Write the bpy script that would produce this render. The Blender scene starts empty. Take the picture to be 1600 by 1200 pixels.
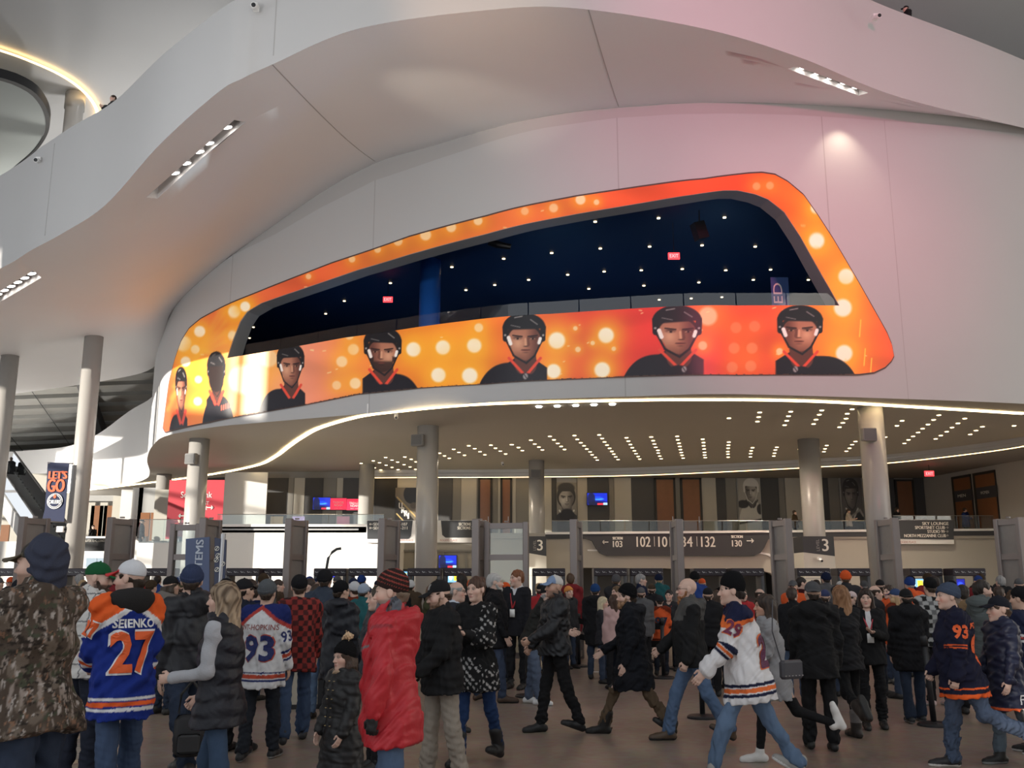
import bpy, math, random
import numpy as np
from mathutils import Vector, Matrix
from mathutils.geometry import delaunay_2d_cdt
from mathutils.bvhtree import BVHTree

random.seed(7)
RNG = np.random.RandomState(5)
SC = bpy.context.scene
COL = SC.collection

# ------------------------------------------------------------------ camera
F, TP, HC = 1480.0, 308 / 1480.0, 1.65
PITCH = math.atan(TP)
cam_d = bpy.data.cameras.new('camera')
cam_d.sensor_width = 36.0
cam_d.lens = F / 1600 * 36.0
cam_d.clip_end = 500
cam = bpy.data.objects.new('camera', cam_d)
cam.location = (0, 0, HC)
cam.rotation_euler = (math.pi / 2 + PITCH, 0, 0)
COL.objects.link(cam)
SC.camera = cam

# ------------------------------------------------------------------ world, sun, exposure
SC.view_settings.view_transform = 'Standard'
SC.view_settings.look = 'None'
SC.view_settings.gamma = 1.0
SC.view_settings.use_curve_mapping = False
SC.view_settings.exposure = 0.5
W = bpy.data.worlds.new('world')
SC.world = W
W.use_nodes = True
bgn = W.node_tree.nodes['Background']
bgn.inputs[0].default_value = (0.90, 0.95, 1.0, 1)
bgn.inputs[1].default_value = 0.85

def lamp(name, kind, loc, target, energy, color, **kw):
    d = bpy.data.lights.new(name, kind)
    d.energy = energy
    d.color = color
    for k, v in kw.items():
        setattr(d, k, v)
    o = bpy.data.objects.new(name, d)
    o.location = loc
    v = Vector(target) - Vector(loc)
    o.rotation_euler = v.to_track_quat('-Z', 'Y').to_euler()
    COL.objects.link(o)
    return o

lamp('sun', 'SUN', (-60, 0, 20), (-60 + 0.82, 0.55, 20 - 0.155), 6.5, (1.0, 0.93, 0.82), angle=0.012)
# stage wash lamps of the hall (pink) and warm wall washers
lamp('pink_wash_lamp', 'SPOT', (7.0, 2.0, 15.0), (9.5, 29.0, 18.5), 9000, (1.0, 0.16, 0.34), spot_size=0.75, spot_blend=1.0, shadow_soft_size=0.3)
lamp('pink_wash_lamp', 'SPOT', (9.0, 3.0, 13.0), (11.5, 33.0, 11.5), 6500, (1.0, 0.2, 0.27), spot_size=0.55, spot_blend=1.0, shadow_soft_size=0.3)

# light of the soffit downlights over the entrance level
for x, y in ((-9,44),(-2,43),(5,41),(11,41),(17,41),(-2,50),(6,49),(13,48),(20,46)):
    lamp('downlight_lamp', 'SPOT', (x, y, 7.85), (x, y, 0), 560, (1,.86,.66), spot_size=2.6, spot_blend=1.0, shadow_soft_size=.12)
# unseen fill spots added to brighten the white balcony and soffit
for (x, y, z), t, e in (((-22,6,3.5),(-15,31,13.3),4300),((-9,5,6.2),(-7,29,16.5),3200),((3,4,6.2),(2,29,18.4),2400)):
    lamp('soffit_fill', 'SPOT', (x, y, z), t, e, (.93,.97,1) if x < -15 else (1,.97,.95), spot_size=1.15, spot_blend=1.0, shadow_soft_size=.5)
for x, y in ((-44,64),(-34,68),(-40,76)):  # fill points added to lift the grandstand underside
    lamp('bowl_fill', 'POINT', (x, y, 6.5), (x, y, 0), 1100, (1,.97,.92), shadow_soft_size=.4)
for x, y in ((-8,47),(2,45),(10,44)):  # blue fill points added to brighten the dark room
    lamp('blue_room_fill', 'POINT', (x, y, 10.2), (x, y, 0), 150, (.22,.48,1.0), shadow_soft_size=.2)
for x, y in ((-21,47),(-13,42),(-28,52)):  # added spots standing in for daylight on the high ceiling
    lamp('ceiling_fill', 'SPOT', (x, y, 18.5), (x-1, y+3, 27), 1000, (1,.97,.93), spot_size=2.5, spot_blend=1.0, shadow_soft_size=.4)

# ------------------------------------------------------------------ pixel <-> world helpers (layout survey of the hall)
_c, _s = math.cos(PITCH), math.sin(PITCH)
def ray(x, y):
    a = (x - 800) / F
    b = -(y - 600) / F
    return np.array([a, _c - b * _s, _s + b * _c])
def atz(x, y, z):
    r = ray(x, y)
    return r * ((z - HC) / r[2]) + [0, 0, HC]
def aty(x, y, Y):
    r = ray(x, y)
    return r * (Y / r[1]) + [0, 0, HC]
def ground(x, y):
    return atz(x, y, 0.0)
def proj(P):
    P = np.asarray(P, float)
    y, z = P[..., 1], P[..., 2] - HC
    d = y * _c + z * _s
    u = -y * _s + z * _c
    return 800 + F * P[..., 0] / d, 600 - F * u / d

# ------------------------------------------------------------------ object helpers
def tag(o, label=None, cat=None, group=None, kind=None):
    if label: o['label'] = label
    if cat: o['category'] = cat
    if group: o['group'] = group
    if kind: o['kind'] = kind
    return o
def empty(name, loc=(0, 0, 0), rz=0.0, label=None, cat=None, group=None, kind=None, parent=None):
    o = bpy.data.objects.new(name, None)
    o.location = loc
    o.rotation_euler = (0, 0, rz)
    o.empty_display_size = 0.1
    COL.objects.link(o)
    if parent: o.parent = parent
    return tag(o, label, cat, group, kind)
def add_mesh(name, V, Fc, mat=None, parent=None, smooth=False, loc=None, **kw):
    """V (n,3), Fc list of index tuples or (m,k) array -> one mesh object"""
    me = bpy.data.meshes.new(name)
    V = np.asarray(V, np.float32)
    if isinstance(Fc, np.ndarray):
        m, k = Fc.shape
        me.vertices.add(len(V)); me.vertices.foreach_set('co', V.ravel())
        me.loops.add(m * k); me.loops.foreach_set('vertex_index', Fc.astype(np.int32).ravel())
        me.polygons.add(m)
        me.polygons.foreach_set('loop_start', np.arange(0, m * k, k, dtype=np.int32))
        me.polygons.foreach_set('loop_total', np.full(m, k, np.int32))
        me.update(calc_edges=True)
        me.validate()
    else:
        me.from_pydata([tuple(map(float, v)) for v in V], [], Fc)
    if smooth:
        me.polygons.foreach_set('use_smooth', np.ones(len(me.polygons), bool))
    if mat:
        me.materials.append(mat)
    o = bpy.data.objects.new(name, me)
    COL.objects.link(o)
    if parent: o.parent = parent
    if loc is not None: o.location = loc
    return tag(o, **kw)
def set_col(o, C):
    C = np.asarray(C, np.float32)
    if C.shape[1] == 3:
        C = np.concatenate([C, np.ones((len(C), 1), np.float32)], 1)
    a = o.data.color_attributes.new('Col', 'FLOAT_COLOR', 'POINT')
    a.data.foreach_set('color', C.ravel())
    return o

class MB:
    def __init__(s): s.v = []; s.f = []
    def add(s, V, Fc):
        n = len(s.v); s.v += [tuple(v) for v in V]; s.f += [tuple(i + n for i in f) for f in Fc]; return s
    def box(s, a, b, bev=0.0):
        (x0, y0, z0), (x1, y1, z1) = a, b
        if bev <= 0:
            V = [(x0,y0,z0),(x1,y0,z0),(x1,y1,z0),(x0,y1,z0),(x0,y0,z1),(x1,y0,z1),(x1,y1,z1),(x0,y1,z1)]
            return s.add(V, [(0,3,2,1),(4,5,6,7),(0,1,5,4),(1,2,6,5),(2,3,7,6),(3,0,4,7)])
        # chamfer of the four vertical edges + top
        def ring(i, z): return [(x0+i+bev,y0+i,z),(x1-i-bev,y0+i,z),(x1-i,y0+i+bev,z),(x1-i,y1-i-bev,z),(x1-i-bev,y1-i,z),(x0+i+bev,y1-i,z),(x0+i,y1-i-bev,z),(x0+i,y0+i+bev,z)]
        R = [ring(bev*.6, z0), ring(0, z0+bev), ring(0, z1-bev), ring(bev*.6, z1)]
        V = sum(R, []); Fc = [tuple(range(7,-1,-1)), tuple(range(24,32))]
        for k in range(3):
            for i in range(8): Fc.append((k*8+i, k*8+(i+1)%8, k*8+8+(i+1)%8, k*8+8+i))
        return s.add(V, Fc)
    def obox(s, c, ax, ay, az, hx, hy, hz):
        c, ax, ay, az = map(np.asarray, (c, ax, ay, az))
        V = [c + ax*hx*i + ay*hy*j + az*hz*k for k in (-1,1) for (i,j) in ((-1,-1),(1,-1),(1,1),(-1,1))]
        return s.add(V, [(0,3,2,1),(4,5,6,7),(0,1,5,4),(1,2,6,5),(2,3,7,6),(3,0,4,7)])
    def tube(s, pts, r, n=10, cap=True):
        pts = [np.asarray(p, float) for p in pts]
        rs = r if hasattr(r, '__len__') else [r]*len(pts)
        V = []; Fc = []
        for i, p in enumerate(pts):
            t = pts[min(i+1, len(pts)-1)] - pts[max(i-1, 0)]
            t = t/ (np.linalg.norm(t)+1e-9)
            u = np.cross(t, [0,0,1.0] if abs(t[2]) < .95 else [1.0,0,0]); u /= np.linalg.norm(u)
            w = np.cross(t, u)
            for k in range(n):
                a = 2*math.pi*k/n
                V.append(p + rs[i]*(math.cos(a)*u + math.sin(a)*w))
        for i in range(len(pts)-1):
            for k in range(n): Fc.append((i*n+k, i*n+(k+1)%n, (i+1)*n+(k+1)%n, (i+1)*n+k))
        if cap: Fc += [tuple(range(n-1,-1,-1)), tuple(range((len(pts)-1)*n, len(pts)*n))]
        return s.add(V, Fc)
    def lathe(s, prof, c=(0,0,0), n=24):
        V = []; Fc = []
        for (r, z) in prof:
            for k in range(n):
                a = 2*math.pi*k/n; V.append((c[0]+r*math.cos(a), c[1]+r*math.sin(a), c[2]+z))
        for i in range(len(prof)-1):
            for k in range(n): Fc.append((i*n+k, i*n+(k+1)%n, (i+1)*n+(k+1)%n, (i+1)*n+k))
        Fc += [tuple(range(n-1,-1,-1)), tuple(range((len(prof)-1)*n, len(prof)*n))]
        return s.add(V, Fc)
    def prism(s, poly, y0, y1):
        """poly in (x,z), extruded along y"""
        n = len(poly)
        V = [(x, y0, z) for x, z in poly] + [(x, y1, z) for x, z in poly]
        Fc = [tuple(range(n)), tuple(range(2*n-1, n-1, -1))] + [(i, n+i, n+(i+1)%n, (i+1)%n) for i in range(n)]
        return s.add(V, Fc)
    def build(s, name, mat, parent=None, smooth=False, **kw):
        return add_mesh(name, np.array(s.v), s.f, mat, parent, smooth, **kw)

# ------------------------------------------------------------------ materials
MATS = {}
def mat(name, col=(.8,.8,.8), rough=.6, metal=0.0, emit=None, estr=0.0, spec=.5, bump=0.0, bscale=60.0, var=0.0, vscale=3.0, attr=False, objcol=False, coat=0.0):
    if name in MATS: return MATS[name]
    m = bpy.data.materials.new(name); m.use_nodes = True
    N = m.node_tree.nodes; L = m.node_tree.links
    b = N['Principled BSDF']
    b.inputs['Roughness'].default_value = rough
    b.inputs['Metallic'].default_value = metal
    b.inputs['Specular IOR Level'].default_value = spec
    b.inputs['Coat Weight'].default_value = coat
    b.inputs['Base Color'].default_value = (*col, 1)
    src = None
    if attr:
        a = N.new('ShaderNodeAttribute'); a.attribute_name = 'Col'; src = a.outputs['Color']
    if objcol:
        oi = N.new('ShaderNodeObjectInfo')
        mx = N.new('ShaderNodeMix'); mx.data_type = 'RGBA'; mx.blend_type = 'MULTIPLY'; mx.inputs[0].default_value = 1
        L.new(src, mx.inputs[6]); L.new(oi.outputs['Color'], mx.inputs[7]); src = mx.outputs[2]
    if var > 0:
        tc = N.new('ShaderNodeTexCoord'); nz = N.new('ShaderNodeTexNoise')
        nz.inputs['Scale'].default_value = vscale; nz.inputs['Detail'].default_value = 5
        L.new(tc.outputs['Object'], nz.inputs['Vector'])
        mr = N.new('ShaderNodeMapRange'); mr.inputs[3].default_value = 1 - var; mr.inputs[4].default_value = 1 + var
        L.new(nz.outputs['Fac'], mr.inputs[0])
        mx = N.new('ShaderNodeMix'); mx.data_type = 'RGBA'; mx.blend_type = 'MULTIPLY'; mx.inputs[0].default_value = 1
        if src: L.new(src, mx.inputs[6])
        else: mx.inputs[6].default_value = (*col, 1)
        L.new(mr.outputs[0], mx.inputs[7]); src = mx.outputs[2]
    if src: L.new(src, b.inputs['Base Color'])
    if bump > 0:
        tc = N.new('ShaderNodeTexCoord'); nz = N.new('ShaderNodeTexNoise')
        nz.inputs['Scale'].default_value = bscale; nz.inputs['Detail'].default_value = 4
        L.new(tc.outputs['Object'], nz.inputs['Vector'])
        bp = N.new('ShaderNodeBump'); bp.inputs['Strength'].default_value = bump; bp.inputs['Distance'].default_value = .02
        L.new(nz.outputs['Fac'], bp.inputs['Height']); L.new(bp.outputs[0], b.inputs['Normal'])
    if emit:
        b.inputs['Emission Color'].default_value = (*emit, 1); b.inputs['Emission Strength'].default_value = estr
    MATS[name] = m
    return m
def glass_mat(name, tint=(.9,.95,.95), fac=.12, rough=.03):
    if name in MATS: return MATS[name]
    m = bpy.data.materials.new(name); m.use_nodes = True
    N = m.node_tree.nodes; L = m.node_tree.links; N.clear()
    out = N.new('ShaderNodeOutputMaterial'); mx = N.new('ShaderNodeMixShader')
    t = N.new('ShaderNodeBsdfTransparent'); t.inputs[0].default_value = (*tint, 1)
    g = N.new('ShaderNodeBsdfGlossy'); g.inputs['Roughness'].default_value = rough
    fr = N.new('ShaderNodeFresnel'); fr.inputs[0].default_value = 1.45
    ad = N.new('ShaderNodeMath'); ad.operation = 'ADD'; ad.inputs[1].default_value = fac; ad.use_clamp = True
    L.new(fr.outputs[0], ad.inputs[0])
    L.new(ad.outputs[0], mx.inputs[0]); L.new(t.outputs[0], mx.inputs[1]); L.new(g.outputs[0], mx.inputs[2]); L.new(mx.outputs[0], out.inputs[0])
    MATS[name] = m
    return m

M_WHITE = mat('white_plaster', (.53,.528,.527), .55, spec=.3, var=.025, vscale=.35)
M_SOFFIT = mat('soffit_plaster', (.76,.765,.785), .6, spec=.3, var=.03, vscale=.3)
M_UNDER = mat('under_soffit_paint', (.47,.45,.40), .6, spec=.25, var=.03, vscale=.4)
M_GAP = mat('shaded_gap_grey', (.47,.455,.445), .7)
M_COLUMN = mat('column_paint', (.37,.355,.335), .27, spec=.5, var=.03, vscale=2)
M_BEIGE = mat('beige_wall_paint', (.45,.42,.365), .6, var=.03, vscale=.8)
M_DARK = mat('charcoal_sign_paint', (.045,.047,.052), .5)
M_BLACK = mat('black_powder_coat', (.015,.015,.017), .45)
M_BRONZE = mat('bronze_frame_metal', (.27,.23,.215), .38, metal=.35, var=.06, vscale=4)
M_MESH = mat('gate_infill', (.30,.275,.255), .5, metal=.2, var=.10, vscale=6)
M_SIGNW = mat('sign_white', (.82,.81,.79), .5)
M_LETTER = mat('letter_cream', (.86,.83,.75), .5)
M_STRIP = mat('led_strip', (1,.9,.7), .5, emit=(1,.76,.42), estr=6.0)
M_STRIP2 = mat('led_strip_amber', (1,.8,.5), .5, emit=(1,.66,.28), estr=4.0)
M_PILL = mat('downlight_lens', (1,.9,.7), .5, emit=(1,.74,.40), estr=4.0)
M_LAMP = mat('spot_lens', (1,1,1), .3, emit=(1,.95,.88), estr=9.0)
M_EXIT = mat('exit_sign_face', (.8,.05,.05), .5, emit=(1,.05,.06), estr=1.6)
M_GLASS = glass_mat('guard_glass', (.88,.93,.93), .05)
M_STEEL = mat('brushed_steel', (.55,.55,.56), .3, metal=.9)
M_PRINT = mat('printed_vinyl', rough=.35, attr=True, spec=.4)
M_BACKLIT = mat('backlit_print', rough=.3, attr=True, spec=.4)
M_BACKLIT.node_tree.links.new(M_BACKLIT.node_tree.nodes['Attribute'].outputs['Color'], M_BACKLIT.node_tree.nodes['Principled BSDF'].inputs['Emission Color'])
M_BACKLIT.node_tree.nodes['Principled BSDF'].inputs['Emission Strength'].default_value = .22
M_TEXTILE = mat('banner_cloth', (.022,.03,.075), .8)

# ------------------------------------------------------------------ curves
def spline(P, n):
    """uniform arc-length resample of a Catmull-Rom through P (k,d)"""
    P = np.asarray(P, float)
    Q = np.vstack([2*P[0]-P[1], P, 2*P[-1]-P[-2]])
    out = []
    for i in range(1, len(Q)-2):
        p0, p1, p2, p3 = Q[i-1], Q[i], Q[i+1], Q[i+2]
        t = np.linspace(0, 1, 24, endpoint=False)[:, None]
        out.append(.5*((2*p1)+(-p0+p2)*t+(2*p0-5*p1+4*p2-p3)*t**2+(-p0+3*p1-3*p2+p3)*t**3))
    out = np.vstack(out+[P[-1:]])
    s = np.concatenate([[0], np.cumsum(np.linalg.norm(np.diff(out, axis=0), axis=1))])
    u = np.linspace(0, s[-1], n)
    return np.stack([np.interp(u, s, out[:, k]) for k in range(out.shape[1])], 1)
def grid_faces(nu, nv):
    a = (np.arange(nu-1)[:, None]*nv + np.arange(nv-1)[None, :]).ravel()
    return np.stack([a, a+nv, a+nv+1, a+1], 1)
def text_mesh(txt, w=None, h=1.0, space=1.0):
    c = bpy.data.curves.new('lettering', 'FONT')
    c.body = txt; c.size = 1.0; c.space_character = space; c.resolution_u = 3
    o = bpy.data.objects.new('lettering', c); COL.objects.link(o)
    dg = bpy.context.evaluated_depsgraph_get(); dg.update()
    me = bpy.data.meshes.new_from_object(o.evaluated_get(dg))
    V = np.zeros(len(me.vertices)*3, np.float32); me.vertices.foreach_get('co', V); V = V.reshape(-1, 3)[:, :2]
    Fc = [tuple(p.vertices) for p in me.polygons]
    bpy.data.objects.remove(o); bpy.data.curves.remove(c); bpy.data.meshes.remove(me)
    lo, hi = V.min(0), V.max(0)
    V = (V-lo)/(hi-lo)
    if w is None: w = h*(hi-lo)[0]/(hi-lo)[1]
    return (V-.5)*[w, h], Fc
def text_flat(name, txt, c, w, h, m, parent=None, ax=(1,0,0), az=(0,0,1), bold=0.0, **kw):
    V2, Fc = text_mesh(txt, w, h)
    ax, az, c = map(np.asarray, (ax, az, c))
    n = np.cross(ax, az)
    V = c + V2[:, :1]*ax + V2[:, 1:]*az
    if bold > 0:
        mb_v = np.vstack([V + ax*d for d in (-bold, 0, bold)] ); k = len(V)
        Fc = [tuple(i + j*k for i in f) for j in range(3) for f in Fc]
        V = mb_v + np.repeat(np.arange(3)[:, None]*n*0.0006, k, 0)
    return add_mesh(name, V, Fc, m, parent, **kw)
# =================================================================== SETTING
# ---- floor
def floor_mat():
    m = mat('polished_concrete', (.2,.15,.12), .3, spec=.5)
    N = m.node_tree.nodes; L = m.node_tree.links; b = N['Principled BSDF']
    tc = N.new('ShaderNodeTexCoord')
    n1 = N.new('ShaderNodeTexNoise'); n1.inputs['Scale'].default_value = .9; n1.inputs['Detail'].default_value = 7; n1.inputs['Roughness'].default_value = .65
    n2 = N.new('ShaderNodeTexNoise'); n2.inputs['Scale'].default_value = 9; n2.inputs['Detail'].default_value = 6
    L.new(tc.outputs['Object'], n1.inputs['Vector']); L.new(tc.outputs['Object'], n2.inputs['Vector'])
    r = N.new('ShaderNodeValToRGB'); r.color_ramp.elements[0].position = .3; r.color_ramp.elements[1].position = .72
    r.color_ramp.elements[0].color = (.20,.150,.120,1); r.color_ramp.elements[1].color = (.31,.245,.20,1)
    L.new(n1.outputs['Fac'], r.inputs[0])
    mx = N.new('ShaderNodeMix'); mx.data_type = 'RGBA'; mx.blend_type = 'OVERLAY'; mx.inputs[0].default_value = .35
    L.new(r.outputs[0], mx.inputs[6]); L.new(n2.outputs['Color'], mx.inputs[7]); L.new(mx.outputs[2], b.inputs['Base Color'])
    mr = N.new('ShaderNodeMapRange'); mr.inputs[3].default_value = .24; mr.inputs[4].default_value = .48
    L.new(n2.outputs['Fac'], mr.inputs[0]); L.new(mr.outputs[0], b.inputs['Roughness'])
    return m
MB().box((-60,-6,-.3),(45,95,0)).build('floor', floor_mat(), kind='structure')
# ---- high roof ceiling over the hall
M_ROOF = mat('roof_plaster', (.60,.60,.60), .7, var=.03, vscale=.2)
MB().box((-60,-6,27),(45,95,27.4)).build('ceiling', M_ROOF, kind='structure')

# ---- drum wall plan curve (survey points on the lower edge, 8 m above the floor)
LEDGE = [(60,775),(130,768),(200,757),(228,748),(234,738),(230,722),(232,708),(240,695),(260,681),(330,668),(400,661),(575,646),(700,634),(800,626),(900,622),(1000,619),(1100,616),(1200,617),(1400,623),(1600,631)]
PL0 = np.array([[-52,82]] + [list(atz(x, y, 8.0)[:2]) for x, y in LEDGE] + [[24.6,35.9],[31,38.6]])
NS = 1300
PLAN = spline(PL0, NS)
SL = np.concatenate([[0], np.cumsum(np.linalg.norm(np.diff(PLAN, axis=0), axis=1))])
RATIO = PLAN[:,0]/PLAN[:,1]
TAN = np.gradient(PLAN, axis=0); TAN /= np.linalg.norm(TAN, axis=1)[:,None]
NRM = np.stack([TAN[:,1], -TAN[:,0]], 1)          # outward (towards the camera)
i_sil = int(np.argmin(np.where(PLAN[:,1] < 52, RATIO, 9)))
def drum(px, py):
    r = ray(px, py); a = r[0]/r[1]
    s = np.interp(a, RATIO[i_sil:], SL[i_sil:])
    y = np.interp(s, SL, PLAN[:,1])
    return s, HC + r[2]*y/r[1]
def table(pts):
    T = np.array([drum(*p) for p in pts]); o = np.argsort(T[:,0], kind='stable'); return T[o]
def plan_at(s, off=0.0):
    s = np.asarray(s, float)
    return np.stack([np.interp(s, SL, PLAN[:,k]) + off*np.interp(s, SL, NRM[:,k]) for k in (0,1)], -1)
OPEN_TOP = table([(356,560),(365,531),(376,503),(387,487),(409,474),(440,463),(499,443),(560,422),(640,398),(760,366),(900,335),(1000,318),(1080,305),(1130,298),(1152,298),(1180,304),(1200,312),(1225,332),(1250,370),(1275,415),(1311,478)])
OPEN_BOT = table([(356,560),(440,546),(540,528),(650,512),(760,498),(860,491),(1000,482),(1150,478),(1311,478)])
OUT_TOP = table([(256,668),(258,640),(265,600),(275,560),(285,532),(297,513),(315,498),(357,476),(430,446),(520,411),(640,370),(760,338),(900,307),(1000,292),(1100,280),(1170,271),(1190,270),(1210,273),(1230,284),(1255,305),(1278,338),(1300,372),(1340,440),(1385,520),(1393,540),(1396,557)])
OUT_BOT = table([(256,668),(260,676),(330,660),(400,646),(470,634),(560,616),(660,606),(760,600),(900,592),(1000,588),(1150,586),(1340,586),(1365,583),(1382,575),(1392,565),(1396,557)])
f_ot = lambda s: np.interp(s, OPEN_TOP[:,0], OPEN_TOP[:,1])
f_ob = lambda s: np.interp(s, OPEN_BOT[:,0], OPEN_BOT[:,1])
f_xt = lambda s: np.interp(s, OUT_TOP[:,0], OUT_TOP[:,1])
f_xb = lambda s: np.interp(s, OUT_BOT[:,0], OUT_BOT[:,1])
sO0, sO1 = OPEN_BOT[0,0], OPEN_BOT[-1,0]
sX0, sX1 = OUT_BOT[0,0], OUT_BOT[-1,0]
# wall top along s
UPX = [(262,474),(276,474),(310,437),(362,400),(430,366),(500,325),(585,282),(720,237),(850,200),(965,184),(1100,178),(1250,180),(1400,190),(1540,203),(1600,210)]
UT = [list(drum(x, y)) for x, y in UPX[1:]]
s_at = lambda X, Y: SL[int(np.argmin(np.hypot(PLAN[:,0]-X, PLAN[:,1]-Y)))]
UT = [[s_at(-17.05,44.7),13.3],[s_at(-15.9,42.6),13.7]] + UT + [[SL[-1],19.0]]
# free top of the left balcony band
BANDPX = np.array([(5,707),(60,703),(110,699),(139,687),(162,674),(185,657),(210,627),(222,606),(230,590)], float)
band = []
for i in range(0, i_sil, 4):
    if PLAN[i,1] < 50.5: break
    zb = None
    for z in np.arange(8.6, 13.6, .04):
        x, y = proj([PLAN[i,0], PLAN[i,1], z])
        yy = np.interp(x, BANDPX[:,0], BANDPX[:,1]) if x > 5 else 707 + (5-x)*.09
        if y <= yy: zb = z; break
    band.append([SL[i], zb if zb else 13.3])
band = np.array(band); band[:,1] = np.convolve(np.pad(band[:,1], 14, mode='edge'), np.hanning(31)[1:-1]/np.hanning(31).sum(), 'valid') if len(band) > 30 else band[:,1]; band = [list(q) for q in band]
UT = np.array(band + [[s_at(-18.4,47.7),13.25]] + UT)
f_ut = lambda s: np.interp(s, UT[:,0], UT[:,1])

def loft(S, zlo, zhi, nz, off=0.0):
    """vertical curved sheet: columns at S between zlo(s) and zhi(s)"""
    S = np.asarray(S); P = plan_at(S, off)
    lo, hi = np.broadcast_to(zlo, S.shape), np.broadcast_to(zhi, S.shape)
    t = np.linspace(0, 1, nz)
    Z = lo[:,None] + (hi-lo)[:,None]*t
    V = np.concatenate([np.repeat(P[:,None,:], nz, 1), Z[...,None]], 2).reshape(-1, 3)
    return V, grid_faces(len(S), nz)
def join(parts):
    V = []; Fc = []; n = 0
    for v, f in parts: V.append(v); Fc.append(f+n); n += len(v)
    return np.vstack(V), np.vstack(Fc)
eps = 1e-3
SA = np.linspace(0, sO0, 260); SB = np.linspace(sO0, sO1, 420); SD = np.linspace(sO1, SL[-1], 160)
V, Fc = join([loft(SA, 8.0, f_ut(SA), 14), loft(SB, 8.0, f_ob(SB), 8), loft(SB, f_ot(SB), f_ut(SB), 8), loft(SD, 8.0, f_ut(SD), 14)])
wall = add_mesh('wall_curved', V, Fc, M_WHITE, smooth=True, kind='structure', label='white curved drum wall with a long trapezoid opening')
# panel joints of the drum wall
M_JOINT = mat('panel_joint', (.42,.41,.405), .8)
def wall_joint(px, py, z0=None, z1=None, w=.022):
    s, z = drum(px, py)
    S = np.array([s-w, s+w])
    V, Fc = loft(S, z0(s) if z0 else 8.0, z1(s) if z1 else f_ut(s), 6, .002)
    add_mesh('panel_joint', V, Fc, M_JOINT, wall)
for px, py in ((965,230),(585,320),(362,430),(1287,230),(1250,250)):
    if px == 1250: continue
    wall_joint(px, py, f_xt, f_ut)
for px, py in ((577,625),(977,600)):
    wall_joint(px, py, lambda s: 8.0, f_xb)
wall_joint(1400, 400, lambda s: 8.0, f_ut, .012)
# lip along the bottom edge
# strip above the wall, its shade put into a darker grey
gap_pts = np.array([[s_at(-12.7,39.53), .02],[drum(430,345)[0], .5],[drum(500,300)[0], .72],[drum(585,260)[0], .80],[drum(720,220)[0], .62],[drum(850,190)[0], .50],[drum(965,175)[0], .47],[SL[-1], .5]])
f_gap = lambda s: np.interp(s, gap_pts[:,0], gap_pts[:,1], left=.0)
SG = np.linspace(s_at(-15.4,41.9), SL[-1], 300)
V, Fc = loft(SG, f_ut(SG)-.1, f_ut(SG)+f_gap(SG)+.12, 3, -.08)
add_mesh('trim_1', V, Fc, M_GAP, smooth=True, kind='structure', label='strip toned grey for shade between drum wall and soffit')

# ---- soffit of the upper balcony
W_ = lambda x, y: [x, y]
ST = [((-36,47,12.4),(-44,62,12.6)), ((-24,36.9,12.5),(-31.2,57.7,13)), ((-18.5,32.66,12.7),(-22.8,53.3,13.05)), ((-16.6,31.1,12.85),(-19.4,50.2,13.1)),
      ((-15.0,29.9,13.0),None,s_at(-17.05,44.7)), ((-12.96,28.41,13.4),None,s_at(-15.43,41.87)), ((-10.4,25.97,14.3),None,s_at(-12.7,39.53)), ((-8.47,24.96,15.4),None,s_at(-10.5,38.37)),
      ((-7.72,24.85,15.8),None,s_at(-8,37.2)), ((-6.95,24.98,16.3),None,s_at(-5.57,36.1)), ((-4.45,24.74,17.3),None,s_at(-3.2,34.8)), ((-.75,24.9,18.0),None,s_at(.3,33.4)),
      ((1.89,25.11,18.2),None,s_at(3.6,32.7)), ((5.95,26.48,18.4),None,s_at(8,32.3)), ((9.47,28.3,18.5),None,s_at(11.5,32.7)), ((13.7,31,18.6),None,s_at(15,33.35)),
      ((19.56,33.44,18.6),None,s_at(20.5,34.6)), ((27,36.4,18.6),None,s_at(27,37))]
rows = []
for st in ST:
    if st[1] is not None: b = st[1]
    else:
        p = plan_at(st[2], -.06); b = (p[0], p[1], float(f_ut(st[2])+f_gap(st[2])))
    rows.append(list(st[0]) + list(b))
SOF = spline(np.array(rows), 400)
def sof_pt(u, t):
    """u in 0..1 along, t 0 front .. 1 wall"""
    u = np.asarray(u, float); t = np.asarray(t, float)
    x = u*(len(SOF)-1)
    q = np.stack([np.interp(x, np.arange(len(SOF)), SOF[:,k]) for k in range(6)], -1)
    z = q[...,2] + (q[...,5]-q[...,2])*(t*.75+.25*t**3)
    return np.stack([q[...,0]+(q[...,3]-q[...,0])*t, q[...,1]+(q[...,4]-q[...,1])*t, z], -1)
UU, TT = np.meshgrid(np.linspace(0,1,900), np.linspace(0,1,70), indexing='ij')
SPX, SPY = proj(sof_pt(UU, TT))
def sof_uv(px, py):
    k = int(np.argmin((SPX-px)**2+(SPY-py)**2)); i, j = divmod(k, 70)
    return UU[i,0], TT[0,j]
TROUGHS = [[(228,307),(246,312),(384,192),(367,186)], [(1232,107),(1246,104),(1356,145),(1342,149)], [(-34,476),(-22,484),(64,432),(53,425)]]
tuv = [[sof_uv(*p) for p in q] for q in TROUGHS]
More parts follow.
